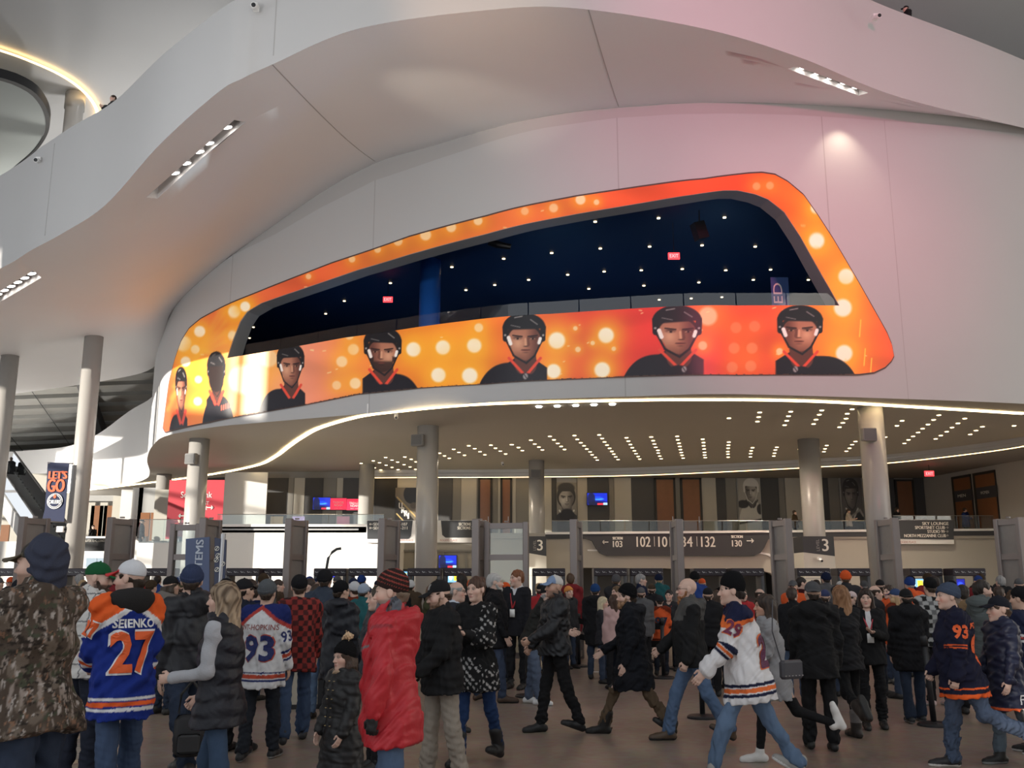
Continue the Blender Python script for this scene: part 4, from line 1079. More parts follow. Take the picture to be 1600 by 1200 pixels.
# ---- grandstand underside at the left
gs = empty('ceiling_grandstand', (0,0,0), kind='structure')
M_CONC = mat('raw_concrete', (.30,.30,.285), .8, var=.12, vscale=1.2); M_STL = mat('dark_steel', (.06,.063,.066), .5)
def gpt(u, v):   # u sideways, v down the slope away from the viewer
    A = np.array([-40, 58, 16.6]); S = np.array([-.28, 1.0, -.19]); R = np.array([1.0, .10, .06])
    return A + S*v + R*u
nst = 15
for i in range(nst):
    v0 = i*2.0; P = [gpt(-16, v0), gpt(34, v0), gpt(34, v0+1.9), gpt(-16, v0+1.9)]
    q = [P[0]+[0,0,.25],P[1]+[0,0,.25],P[1]-[0,0,.3],P[0]-[0,0,.3]]
    V = q + [P[3]-[0,0,.3]+[0,0,.25], P[2]-[0,0,.3]+[0,0,.25]]
    add_mesh('stand_step', V, [(0,1,2,3),(3,2,5,4)], M_CONC, gs)
for u in (-2,11.5,25):
    m = MB(); a, b = gpt(u, -2), gpt(u, 29); m.obox((a+b)/2+[0,0,-.75], (1,0,0), np.cross((b-a)/np.linalg.norm(b-a),(1,0,0)), (b-a)/np.linalg.norm(b-a), .3, .5, np.linalg.norm(b-a)/2); m.build('raker_beam', M_STL, gs)
    for v in range(0, 28, 2):
        c = gpt(u, v+1); MB().box((c[0]-.1,c[1]-.2,c[2]-.7),(c[0]+.1,c[1]+.2,c[2]+.1)).build('beam_cleat', M_STL, gs)
for u in (3,7,16,20): MB().tube([gpt(u,-1)-[0,0,.4], gpt(u+2,28)-[0,0,.4]], .03, 5).build('conduit', M_STL, gs)
MB().box((-80,88,0),(10,88.5,20)).build('wall_arena', mat('arena_dark', (.12,.12,.12), .8), kind='structure')
# ---- escalator
ea = aty(92, 868, 45); eb = aty(-4, 728, 52)
eo = empty('escalator', (ea[0], ea[1], 0), 0, 'escalator with glass sides climbing behind the tall left columns', 'escalator')
A = ea-np.array(eo.location); B = eb-np.array(eo.location)
d = (B-A)/np.linalg.norm(B-A); hz = np.array([d[1], -d[0], 0]); hz /= np.linalg.norm(hz); hz *= -1 if hz[0] > 0 else 1
hz = -hz if hz[0] < 0 else hz
upv = np.cross(hz, d); upv = upv if upv[2] > 0 else -upv; L_ = np.linalg.norm(B-A)
for sgn, nm in ((0,'near'),(1,'far')):
    off = hz*(0.65 if sgn == 0 else -.65)
    MB().obox((A+B)/2+off+upv*.45, d, hz, upv, L_/2, .015, .42).build('glass_side', M_GLASS, eo)
    MB().tube([A+off+upv*.9, B+off+upv*.9], .06, 8).build('handrail', M_BLACK, eo)
    MB().obox((A+B)/2+off-upv*.35, d, hz, upv, L_/2, .08, .38).build('side_skirt', M_WHITE, eo)
ns = int(L_/.42)
for i in range(ns):
    c = A+d*(i+.5)*L_/ns
    MB().obox(c+[0,0,.02], hz, (0,0,1), np.cross(hz,(0,0,1)), .6, .1, .17).build('step', mat('escalator_step', (.10,.10,.105), .5), eo)
# ---- navy hanging banner on the tall column
bo = aty(88, 768, 42.6); hbn = empty('hanging_banner', bo, 0, 'navy banner with orange lettering and round emblem hung on the tall left column', 'banner')
P = [aty(x, y, 42.6)-bo for x, y in ((74.5,722),(108,724),(106,750),(102.5,790),(100,815.5),(66,812.5),(70,795),(73,750))]
MB().prism([(p[0],p[2]) for p in P], 0, .03).build('banner_cloth', M_TEXTILE, hbn)
M_OR = mat('print_orange', (.75,.12,.035), .6)
for t, px, py, w, h in (("LET'S",90.5,742,25,11),('GO',87.5,758.5,23,18)): text_px('lettering', t, px, py, 42.57, w, h, M_OR, hbn, bold=.03)
c = aty(85.5, 783, 42.56)-bo; sc = 43/F
for r, yy, m_ in ((12,0,M_SIGNW),(10.6,-.006,M_TEXTILE),(9.6,-.012,M_SIGNW),(8.6,-.018,M_TEXTILE)):
    MB().add([(c[0]+r*sc*math.cos(i*.2618), c[1]+yy, c[2]+r*sc*math.sin(i*.2618)) for i in range(24)], [tuple(range(24))]).build('emblem_ring', m_, hbn)
text_px('emblem_lettering', 'OILERS', 85.5, 784, 42.53, 17, 5, M_SIGNW, hbn, bold=.012)
cd = aty(85.5, 776, 42.52)-bo
MB().add([(cd[0]+x*sc, cd[1], cd[2]+z*sc) for x, z in ((0,5),(1.4,2),(2.2,0),(1.5,-2),(0,-2.6),(-1.5,-2),(-2.2,0),(-1.4,2))], [tuple(range(8))]).build('emblem_drop', M_OR, hbn)
for py in (723.5, 815):
    a = aty(75, py, 42.6)-bo; b = aty(127, py+1, 43.0)-bo; MB().tube([a, b], .03, 6).build('banner_rod', M_STEEL, hbn)
p = aty(97, 827, 42.9); fl = empty('flood_lamp', p, 0, 'white flood lamp on the tall left column under the banner', 'lamp')
MB().box((-.22,-.1,-.13),(.1,.1,.13),.02).build('lamp_head', M_SIGNW, fl); MB().tube([(.1,0,0),(.4,.1,-.02)], .05, 8).build('arm', M_BLACK, fl)

# =================================================================== GATES, DETECTORS, BARRIERS
GATES = []
def gate(xa, Ya, xb, Yb, label, H=2.95, glassy=False, rail=2.15):
    """bronze framed gate leaf standing between two floor points"""
    pa = np.array([XL(xa, Ya, 880), Ya]); pb = np.array([XL(xb, Yb, 880), Yb])
    w = np.linalg.norm(pb-pa); g = empty('security_gate', ((pa+pb)/2).tolist()+[0], math.atan2(*(pb-pa)[::-1]), label, 'gate')
    GATES.append((pa, pb))
    t = .058
    for x in (-w/2+t, w/2-t): MB().box((x-t,-.075,0),(x+t,.075,H),.012).build('gate_post', M_BRONZE, g)
    for z in (.12, rail, H-.08): MB().box((-w/2+2*t,-.05,z-.06),(w/2-2*t,.05,z+.06)).build('gate_rail', M_BRONZE, g)
    mm = M_GLASS if glassy else M_MESH
    for z0, z1 in ((.18,rail-.06),(rail+.06,H-.14)): MB().box((-w/2+2*t,-.012,z0),(w/2-2*t,.012,z1)).build('gate_infill', mm, g)
    MB().tube([(0,0,H),(0,0,H+.03)], .05, 8).build('pivot_cap', M_BRONZE, g)
gate(26,19.6,69,20.3,'bronze gate leaf behind the hooded man at the far left'); gate(165,19.8,205,20.5,'bronze gate leaf right of the tall left column'); gate(312,20.0,339,20.8,'bronze gate leaf behind the blue sign post')
gate(264,20.5,312,20.4,'see-through bronze framed gate left of the blue sign post',2.85,True); gate(447,20.2,475,21.0,'bronze gate leaf in front of the sunlit white wall'); gate(594,20.2,620,21.0,'bronze gate leaf left of the silver column')
gate(742,20.4,757,21.2,'narrow bronze gate leaf right of the silver column'); gate(757,20.8,826,20.6,'see-through bronze framed gate between silver column and level marker',2.9,True); gate(896,20.5,906,21.5,'bronze gate leaf seen edge-on left of the section sign',2.95)
gate(1064,20.4,1053,21.4,'bronze gate leaf hiding the middle of the section sign'); gate(1236,20.2,1209,21.0,'bronze gate leaf right of the section sign'); gate(1405,20.0,1375,20.8,'bronze gate leaf against the thick right column'); gate(1603,19.8,1562,20.5,'bronze gate leaf at the right picture edge')
M_DET = mat('detector_grey', (.10,.10,.105), .5); M_DHEAD = mat('detector_head', (.035,.026,.033), .45)
def detector():
    d = empty('metal_detector', (0,0,0))
    for s in (-1,1): MB().box((s*.385-.045,-.28,0),(s*.385+.045,.28,1.80),.02).build('side_panel', M_DET, d)
    hd = MB().box((-.43,-.30,1.78),(.43,.30,1.98),.02).build('header', M_DHEAD, d)
    m = MB()
    for i in range(5):
        x = -.34+.17*i; m.tube([(x-.04,-.312,1.90),(x-.02,-.312,1.87),(x+.03,-.312,1.88)], .011, 5); m.box((x+.05,-.313,1.86),(x+.065,-.31,1.875))
    m.build('indicator_marks', mat('indicator', (.5,.5,.5), .5), hd)
    for s in (-1,1): MB().box((s*.385-.06,-.32,0),(s*.385+.06,.32,.05)).build('foot', M_BLACK, d)
    return d
def copy_tree(o, parent=None):
    c = o.copy(); COL.objects.link(c)
    if parent: c.parent = parent
    for ch in list(o.children): copy_tree(ch, c)
    return c
DET = [(14,'first'),(128,'behind the green cap'),(250,'left of the blue sign post'),(384,'right of the blue sign post'),(441,''),(519,''),(573,''),(664,''),(719,''),(857,''),(952,''),(1008,''),(1106,''),(1164,''),(1266,''),(1328,''),(1440,''),(1506,'')]
ORD = 'first second third fourth fifth sixth seventh eighth ninth tenth eleventh twelfth thirteenth fourteenth fifteenth sixteenth seventeenth eighteenth'.split()
dp_ = None
for i, (px, _) in enumerate(DET):
    Y = 25.5 + .9*math.sin(i*1.7)*.3
    o = detector() if dp_ is None else copy_tree(dp_)
    dp_ = dp_ or o
    o.location = (XL(px, Y, 889), Y, 0); o.rotation_euler.z = 0
    tag(o, 'dark walk-through metal detector, %s in the row counted from the left' % ORD[i], 'detector', 'walk-through metal detectors')
# belt barriers
def stanchion(p, label, tilt=0):
    s = empty('belt_stanchion', (p[0], p[1], 0), 0, label, 'barrier', 'belt stanchions')
    s.rotation_euler.y = tilt
    MB().lathe([(.19,0),(.19,.02),(.17,.035),(.05,.05)], (0,0,0), 24).build('base', M_BLACK, s)
    MB().lathe([(.033,.04),(.033,.94)], (0,0,0), 14).build('post', M_BLACK, s, True)
    MB().lathe([(.042,.90),(.042,1.0),(.03,1.02)], (0,0,0), 14).build('belt_head', M_BLACK, s, True)
    return s
SPOS = {}
for k, px, py, lab in (('a',825,1089,'black belt stanchion in front of the white sneakers'),('b',842,1066,'black belt stanchion behind the man in the blue and white cap'),('c',1037,1060,'black belt stanchion right of the man in the long parka'),('d',1054,1045,'black belt stanchion behind the bald man'),('e',1460,1134,'black belt stanchion in front of the man in the black coat'),('f',1098,1122,'black belt stanchion behind the legs of the bald man'),('g',905,1042,'black belt stanchion by the edge-on gate')):
    p = ground(px, py); SPOS[k] = p; stanchion(p, lab, -.04 if k == 'e' else 0)
def belt(a, b, z, label):
    a = np.array([a[0], a[1], z]); b = np.array([b[0], b[1], z]); t = np.linspace(0,1,12)[:,None]
    P = a+(b-a)*t; P[:,2] -= .05*np.sin(np.pi*t[:,0])
    V = np.concatenate([P+[0,0,.055], P-[0,0,.055], P-[0,.012,.055], P+[0,-.012,.055]]); n = 12; Fc = []
    for i in range(n-1):
        for k in range(4): Fc.append((k*n+i, k*n+i+1, ((k+1)%4)*n+i+1, ((k+1)%4)*n+i))
    add_mesh('barrier_belt', V, Fc, mat('belt_webbing', (.012,.012,.013), .8), label=label, cat='belt')
belt(SPOS['g'], SPOS['c'], .88, 'upper black belt left of the long parka'); belt(SPOS['g'], SPOS['c'], .58, 'lower black belt left of the long parka')
e2 = ground(1190, 1046)
belt(SPOS['d'], e2, .88, 'upper black belt behind the bald man'); belt(SPOS['d'], e2, .58, 'lower black belt behind the bald man')
stanchion(e2, 'black belt stanchion behind the white jersey')
p = aty(510, 889, 24.8)
MB().tube([aty(x, y, 24.8)-p for x, y in ((510,1018),(510,889),(513,872),(519,863),(526,858),(533,857))], .035, 8).build('curved_pole', M_STL, None, loc=tuple(p), label='thin dark curved pole rising behind a detector before the sunlit wall', cat='pole')
# a-frame panel
p = ground(463, 1108); af = empty('crowd_barrier', p, .15, 'beige panel with dark frame standing behind the plaid shirt man', 'barrier')
MB().box((-.30,-.02,.06),(.30,.02,.84)).build('panel_face', mat('panel_beige', (.40,.36,.29), .6), af)
m = MB(); m.box((-.34,-.03,0),(-.29,.03,.90)); m.box((.27,-.03,0),(.34,.03,.90)); m.box((-.34,-.03,.84),(.34,.03,.9)); m.box((-.34,-.03,0),(.34,.03,.06)); m.build('panel_frame', M_BLACK, af)
# blue two-board sign post
p = ground(333, 1096); po = np.array([p[0], p[1], 0]); sg_ = empty('sign_post', po, 0, 'blue two-board sign on a steel pole reading items', 'sign')
MB().tube([(0,0,0),(0,0,aty(333,834,p[1])[2])], .035, 12).build('pole', M_STEEL, sg_); MB().lathe([(.3,0),(.3,.03),(.05,.06)],(0,0,0),20).build('base', M_BLACK, sg_)
M_BL = mat('sign_blue', (.085,.115,.22), .4); M_BL2 = mat('sign_navy', (.04,.05,.10), .4)
Yp = p[1]
q = [aty(x, y, Yp)-po for x, y in ((291,842),(328,839),(327,960),(288,960))]
MB().prism([(a[0],a[2]) for a in q], -.02, .02).build('board', M_BL, sg_)
q = [aty(x, y, Yp)-po for x, y in ((336,840),(354,843.5),(350,960),(335,960))]
MB().prism([(a[0],a[2]) for a in q], -.02, .02).build('board', M_BL2, sg_)
c = aty(311, 867, Yp-.03)-po; sc = np.linalg.norm(aty(311,867,Yp))/F
text_flat('lettering', 'ITEMS', c, 43*sc, 11*sc, mat('letter_pale', (.55,.60,.68), .5), sg_, ax=(0,0,1), az=(-1,0,0), bold=.004)
for px, py in ((327,857),(335.5,868),(326,875),(343,881),(334,890)):
    c = aty(px+12 if px < 330 else px+5, py, Yp-.03)-po
    m = MB(); m.tube([c+[-.02,0,-.03], c+[.02,0,.03]], .006, 5); m.tube([c+np.array([.03*math.cos(i*.52),0,.03*math.sin(i*.52)]) for i in range(13)], .005, 5); m.build('icon', M_LETTER, sg_)
# round floor emblem
fe = ground(88, 1176); em = empty('floor_emblem', (fe[0]-.35, fe[1], 0), 0, 'round cream floor emblem with grey lettering beside the camouflage jacket', 'floor graphic')
MB().lathe([(1.0,.001),(1.0,.004)],(0,0,0),64).build('disc', mat('emblem_cream', (.46,.36,.25), .35), em)
MB().lathe([(.83,.004),(.83,.006)],(0,0,0),64).build('inner_disc', mat('emblem_grey', (.22,.21,.19), .35), em)
m = MB()
for i in range(9):
    y = -.5+i*.12; h = math.sqrt(.72**2-y*y); m.box((-h,y-.03,.006),(h,y+.03,.008))
m.build('text_lines', mat('emblem_text', (.36,.34,.30), .4), em)
# sun-side facade (outside the frame), its openings shaped to aim the low sun
M_FAC = mat('facade_white', (.7,.7,.7), .6)
fw = empty('wall_left', (-46,0,0), kind='structure')
m = MB(); m.box((-.3,-25,0),(.3,14,45)); m.box((-.3,64,0),(.3,95,45)); m.box((-.3,14,18.6),(.3,64,45)); m.box((-.3,30,15.0),(.3,64,18.6)); m.box((-.3,14,11.6),(.3,20.6,14.9)); m.box((-.3,14,0),(.3,64,4.2)); m.build('wall_face', M_FAC, fw)
for y in (15.5,24.5,33.5,42.5,51.5,60): MB().box((-.2,y-.12,4.2),(.2,y+.12,15.0 if y > 30 else 18.6)).build('mullion', M_FAC, fw)
for z in (8,11.5): MB().box((-.15,14,z-.08),(.15,64,z+.08)).build('transom', M_FAC, fw)
MB().box((38,-25,0),(38.4,95,27)).build('wall_shade_side', M_FAC, kind='structure')  # unseen wall added to darken the right of the hall
MB().box((-9,-25.4,0),(38,-25,27)).build('wall_shade_front', M_FAC, kind='structure')  # unseen wall added to hold back light from behind, dimming the right
# =================================================================== PEOPLE
# implicit-surface modelling: smooth unions of tapered limbs, meshed with surface nets
class Sdf:
    def __init__(s, lo, hi, res):
        s.res = res; lo = np.asarray(lo, np.float32); hi = np.asarray(hi, np.float32)
        n = np.ceil((hi-lo)/res).astype(int)+1
        s.lo = lo; s.n = n
        s.ax = [lo[i]+np.arange(n[i], dtype=np.float32)*res for i in range(3)]
        s.d = np.full(n, .3, np.float32)
    def sub(s, lo, hi):
        sl = []
        for i in range(3):
            a = int(np.clip(math.floor((lo[i]-s.lo[i])/s.res), 0, s.n[i])); b = int(np.clip(math.ceil((hi[i]-s.lo[i])/s.res)+1, 0, s.n[i]))
            sl.append(slice(a, max(a, b)))
        X = s.ax[0][sl[0]][:,None,None]; Y = s.ax[1][sl[1]][None,:,None]; Z = s.ax[2][sl[2]][None,None,:]
        return tuple(sl), X, Y, Z
    def mix(s, sl, d, k, op='u'):
        o = s.d[sl]
        if o.size == 0: return
        if op == 'u':
            h = np.maximum(k-np.abs(o-d), 0)/max(k, 1e-6); s.d[sl] = np.minimum(o, d)-h*h*k*.25
        else:
            d = -d; h = np.maximum(k-np.abs(o-d), 0)/max(k, 1e-6); s.d[sl] = np.maximum(o, d)+h*h*k*.25
    def cap(s, a, b, ra, rb, k=.02, op='u'):
        a = np.asarray(a, float); b = np.asarray(b, float); m = max(ra, rb)+k+3*s.res+.02
        sl, X, Y, Z = s.sub(np.minimum(a, b)-m, np.maximum(a, b)+m)
        v = b-a; L = float(v@v)+1e-9
        t = np.clip(((X-a[0])*v[0]+(Y-a[1])*v[1]+(Z-a[2])*v[2])/L, 0, 1)
        d = np.sqrt((X-a[0]-t*v[0])**2+(Y-a[1]-t*v[1])**2+(Z-a[2]-t*v[2])**2)-(ra+(rb-ra)*t)
        s.mix(sl, d.astype(np.float32), k, op); return s
    def ell(s, c, r, k=.02, op='u', R=None):
        c = np.asarray(c, float); r = np.asarray(r, float); m = max(r)+k+3*s.res+.02
        sl, X, Y, Z = s.sub(c-m, c+m)
        x, y, z = X-c[0], Y-c[1], Z-c[2]
        if R is not None:
            x, y, z = R[0,0]*x+R[1,0]*y+R[2,0]*z, R[0,1]*x+R[1,1]*y+R[2,1]*z, R[0,2]*x+R[1,2]*y+R[2,2]*z
        q = np.sqrt((x/r[0])**2+(y/r[1])**2+(z/r[2])**2)
        g = np.sqrt((x/r[0]**2)**2+(y/r[1]**2)**2+(z/r[2]**2)**2)+1e-9
        s.mix(sl, (q*(q-1)/g).astype(np.float32), k, op); return s
    def fn(s, f):
        s.d = f(s.d, s.ax[0][:,None,None], s.ax[1][None,:,None], s.ax[2][None,None,:]).astype(np.float32); return s
    def mesh(s):
        d = s.d; n = d.shape; ins = d < 0
        c = np.zeros((n[0]-1, n[1]-1, n[2]-1), np.int8)
        for i in (0,1):
            for j in (0,1):
                for k in (0,1): c += ins[i:n[0]-1+i, j:n[1]-1+j, k:n[2]-1+k]
        act = (c > 0)&(c < 8); I = np.argwhere(act); m = len(I)
        idx = np.full(act.shape, -1, np.int32); idx[tuple(I.T)] = np.arange(m)
        cor = np.array([(i,j,k) for i in (0,1) for j in (0,1) for k in (0,1)])
        D = np.stack([d[tuple((I+q).T)] for q in cor], 1)
        acc = np.zeros((m,3), np.float32); cnt = np.zeros(m, np.float32)
        for a in range(8):
            for ax in range(3):
                b = a | (4 >> ax)
                if b == a: continue
                da, db = D[:,a], D[:,b]; x = (da < 0) != (db < 0)
                t = np.where(x, da/np.where(x, da-db, 1), 0)
                p = cor[a][None].astype(np.float32)+t[:,None]*(cor[b]-cor[a])[None]
                acc += p*x[:,None]; cnt += x
        V = s.lo+(I+acc/cnt[:,None])*s.res
        Q = []
        for ax in range(3):
            sl0 = [slice(None)]*3; sl1 = [slice(None)]*3; sl0[ax] = slice(0,-1); sl1[ax] = slice(1,None)
            x = ins[tuple(sl0)] != ins[tuple(sl1)]; E = np.argwhere(x)
            o1, o2 = [q for q in range(3) if q != ax]
            E = E[(E[:,o1] > 0)&(E[:,o2] > 0)&(E[:,o1] < n[o1]-1)&(E[:,o2] < n[o2]-1)]
            if not len(E): continue
            e1 = np.zeros(3,int); e1[o1] = 1; e2 = np.zeros(3,int); e2[o2] = 1
            q = np.stack([idx[tuple((E-e1-e2).T)], idx[tuple((E-e2).T)], idx[tuple(E.T)], idx[tuple((E-e1).T)]], 1)
            fl = ins[tuple(E.T)]
            if ax == 1: fl = ~fl
            q[~fl] = q[~fl][:, ::-1]
            Q.append(q)
        return V.astype(np.float32), np.vstack(Q)
def wrinkle(seed, amp, f0=28.0):
    rs = np.random.RandomState(seed)
    K = []
    for i in range(3):
        f = f0*(.55+.75*i); K.append([rs.normal(size=3)*f*.8, rs.normal(size=3)*f*.45, rs.normal(size=3)*f*.6, rs.uniform(0,6.28,3), amp*1.5/(1+.8*i)])
    def w(X, Y, Z):
        o = 0
        for a, b, c, ph, am in K:
            v = np.sin(b[0]*X+b[1]*Y+b[2]*Z+ph[1])
            o = o + am*np.sin(a[0]*X+a[1]*Y+a[2]*Z+ph[0]+2.2*v)*np.sin(c[0]*X+c[1]*Y+c[2]*Z+ph[2]-1.3*v)
        return o
    return w
def rotz(a): c, s = math.cos(a), math.sin(a); return np.array([[c,-s,0],[s,c,0],[0,0,1.]])
def rotx(a): c, s = math.cos(a), math.sin(a); return np.array([[1.,0,0],[0,c,-s],[0,s,c]])

# ---- templates (face looks along -y, metres for a 1.75 m adult)
HEADS = {}
def head_template(kind, res):
    key = (kind, res)
    if key in HEADS: return HEADS[key]
    fem = kind != 'm'; nk = .046 if fem else .056
    S = Sdf((-.11,-.15,-.22), (.11,.14,.15), res)
    S.ell((0,.015,.035), (.074,.094,.088), .01)
    S.ell((0,-.026,-.032), (.059 if not fem else .056,.066,.084), .035)
    S.ell((0,-.028,-.074), (.051 if not fem else .043,.053,.040), .03)
    S.ell((0,-.076,-.098), (.020,.016,.016), .028)
    for sx in (-1,1):
        S.ell((sx*.040,-.052,-.022), (.024,.026,.026), .03)
        S.ell((sx*.031,-.099,.012), (.017,.018,.012), .012, 'd')
    S.cap((-.036,-.080,.029), (.036,-.080,.029), .010, .010, .02)
    S.cap((0,-.086,.016), (0,-.110,-.026), .0075, .012, .012)
    for sx in (-1,1):
        S.ell((sx*.012,-.097,-.030), (.008,.010,.007), .008)
        S.ell((sx*.0305,-.0775,.0105), (.0145,.0135,.0125), .003)
        S.ell((sx*.078,.012,.002), (.011,.021,.033), .012)
    S.ell((0,-.090,-.0555), (.023,.0105,.0065), .006); S.ell((0,-.088,-.067), (.020,.0105,.0075), .006)
    S.cap((0,.018,-.05), (0,.036,-.20), nk, nk+.006, .03)
    V, Q = S.mesh()
    x, y, z = V.T
    P = dict(eye=np.zeros(len(V)), iris=np.zeros(len(V)), lip=np.zeros(len(V)), brow=np.zeros(len(V)), beard=np.zeros(len(V)), red=np.zeros(len(V)), lash_shade=np.zeros(len(V)))
    for sx in (-1,1):
        e = np.hypot((x-sx*.0305)/.0105, (z-.0105)/.0058); P['eye'] = np.maximum(P['eye'], ((e < 1)&(y < -.078))*1.0)
        P['iris'] = np.maximum(P['iris'], ((np.hypot(x-sx*.0305, z-.0105) < .0066)&(y < -.078))*1.0)
        P['lash_shade'] = np.maximum(P['lash_shade'], ((np.abs(z-.0180+14*(x-sx*.0305)**2) < .0034)&(np.abs(x-sx*.0305) < .016)&(y < -.066))*1.0)  # upper lash line, with eye-socket shade put into its colour
        P['brow'] = np.maximum(P['brow'], np.clip(1.3-np.hypot((x-sx*.033)/.020, (z-.031-.06*(np.abs(x)-.033))/.006), 0, 1)*(y < -.06))
        P['red'] = np.maximum(P['red'], np.exp(-((x-sx*.042)**2+(z+.028)**2)/.0005)*(y < -.03))
    P['lip'] = np.clip(1.4-np.hypot(x/.023, (z+.061)/.0115), 0, 1)*(y < -.08)
    P['beard'] = np.clip((-.034-z)/.012, 0, 1)*np.clip((-.0-y+.03)/.03, 0, 1)*np.clip((z+.125)/.01, 0, 1)
    HEADS[key] = (V, Q, P); return HEADS[key]
HANDS = {}
def hand_template(grip, res):
    key = (grip, res)
    if key in HANDS: return HANDS[key]
    S = Sdf((-.06,-.11,-.23), (.10,.07,.05), res)
    S.ell((0,0,-.052), (.017,.038,.050), .01); S.cap((0,0,.03), (0,0,-.02), .026, .027, .02)
    c = {'relax':.32, 'grip':1.05, 'open':.12}[grip]
    for y, L in ((-.029,.070),(-.010,.080),(.010,.075),(.028,.058)):
        p = np.array([.002,y,-.088]); a = c*.8
        for seg_, r0, r1 in ((.45,.0098,.009),(.32,.009,.0082),(.23,.0082,.0072)):
            q = p+np.array([math.sin(a), y*.6, -math.cos(a)])*L*seg_*1.12
            S.cap(p, q, r0, r1, .006); p = q; a += c
    t = .6 if grip == 'grip' else .25
    S.cap((.004,-.024,-.02), (.016,-.052,-.052), .013, .011, .012); S.cap((.016,-.052,-.052), (.018+.02*t,-.058+.01*t,-.085), .011, .0085, .006)
    HANDS[key] = S.mesh(); return HANDS[key]

SKIN = [(.62,.40,.30),(.66,.44,.35),(.54,.33,.24),(.60,.37,.29),(.36,.20,.13)]
M_SKIN = mat('skin', rough=.48, attr=True, spec=.4)
M_CLOTH = mat('woven_cloth', rough=.85, attr=True, objcol=True, spec=.2, bump=.25, bscale=160)
M_SHELL = mat('nylon_shell', rough=.5, attr=True, objcol=True, spec=.4, bump=.12, bscale=60)
M_DENIM = mat('denim', rough=.85, attr=True, objcol=True, spec=.15, var=.22, vscale=9, bump=.2, bscale=200)
M_HAIR = mat('hair_strands', rough=.5, attr=True, objcol=True, spec=.35)
M_SHOE = mat('shoe_leather', rough=.5, attr=True, objcol=True, spec=.4)
M_KNIT = mat('knit_wool', rough=.95, attr=True, objcol=True, spec=.1, bump=.5, bscale=220)

class Pose:
    """joint positions for a figure that looks along -y, root on the floor under the pelvis"""
    def __init__(s, fem=False, lean=0, legs=((0,0),(0,0)), arms=((0,8,12,0),(0,8,12,0)), wide=.0, girth=1.0, spread=0.0):
        R = math.radians; girth = 1+(girth-1)*.6; s.fem = fem; s.girth = girth
        L = R(lean); s.U = np.array([0,-math.sin(L),math.cos(L)]); s.Fd = np.array([0,-math.cos(L),-math.sin(L)])
        s.P = np.array([0,0,.93]); hw = .088; sw = (.140 if fem else .160)*(.6+.4*girth)
        s.N = s.P+s.U*.53; s.head = s.N+s.U*.145+np.array([0,-.012,0.])
        s.leg = []; s.arm = []
        for i, sx in ((0,-1),(1,1)):
            a, k = R(legs[i][0]), R(legs[i][1]); hip = s.P+[sx*hw,0,-.01]
            sp = R(2+spread)*sx
            kn = hip+.425*np.array([math.sin(sp),-math.sin(a),-math.cos(a)]); an = kn+.415*np.array([math.sin(sp)*.5,-math.sin(a-k),-math.cos(a-k)])
            s.leg.append((hip,kn,an,a-k))
            f, b, e, n = map(R, arms[i]); b *= .6; sh = s.P+s.U*.475+np.array([sx*sw,0,0])
            f0 = f-0*L
            d1 = np.array([sx*math.sin(b),-math.sin(f0)*math.cos(b),-math.cos(f0)*math.cos(b)])
            d2 = np.array([sx*math.sin(b)*.5-sx*math.sin(n),-math.sin(f0+e)*math.cos(n),-math.cos(f0+e)*math.cos(n)]); d2 /= np.linalg.norm(d2)
            el = sh+d1*.285; wr = el+d2*.245
            s.arm.append((sh,el,wr,d2))
        low = min(s.leg[0][2][2], s.leg[1][2][2]); s.drop = low-.085
    def torso(s, X, Y, Z, off, hem, hi=.55, belly=0.0, flare=0.0, rxs=None):
        x = X; h = (Y-s.P[1])*s.U[1]+(Z-s.P[2])*s.U[2]; yf = (Y-s.P[1])*(-s.Fd[1])+(Z-s.P[2])*(-s.Fd[2])
        g = s.girth
        hh = [-.9,-.45,-.12,.0,.14,.32,.44,.50,.56]
        rx = np.array([.178,.174,.168,.162,.146,.156,.146,.098,.055])*g; ry = np.array([.158,.152,.138,.128,.112,.122,.095,.07,.05])*g
        if s.fem: rx = rx*np.array([1,1,1.0,.97,.86,.88,.88,.9,.9]); ry = ry*np.array([1,1,1.02,.98,.92,1.02,.92,.9,.9])
        fl = np.array([flare*1.2,flare*.8,flare*.4,flare*.1,0,0,0,0,0])
        RX = np.interp(h, hh, rx+off+fl).astype(np.float32); RY = np.interp(h, hh, ry+off+fl).astype(np.float32)
        cy = np.interp(h, hh, [0,0,0,-belly*.3,-belly*.7,-belly*.3,0,.005,.01])
        q = np.sqrt((x/RX)**2+((yf-cy)/RY)**2)
        d = (q-1)*np.minimum(RX, RY)
        return np.maximum(d, np.maximum(hem-h, h-hi)), h, yf
    def ctx(s, V):
        """torso coordinates and sleeve parameter of vertices"""
        x = V[:,0]; q = V-s.P; h = q@s.U; yf = -(q@s.Fd)
        best = np.full(len(V), 9.0); arm = np.full(len(V), -1); t = np.zeros(len(V))
        for i in (0,1):
            sh, el, wr, _ = s.arm[i]
            for j, (a, b) in enumerate(((sh,el),(el,wr))):
                v = b-a; u = np.clip(((V-a)@v)/(v@v), 0, 1); d = np.linalg.norm(V-a-u[:,None]*v, axis=1)
                m = d < best; best[m] = d[m]; arm[m] = i; t[m] = (u+j)[m]
        tor = np.hypot(x/.15, yf/.11)*.11
        tors = (tor < best+.055+ .03*(t < .25))
        arm[tors] = -1
        return dict(x=x, h=h, yf=yf, arm=arm, t=t)

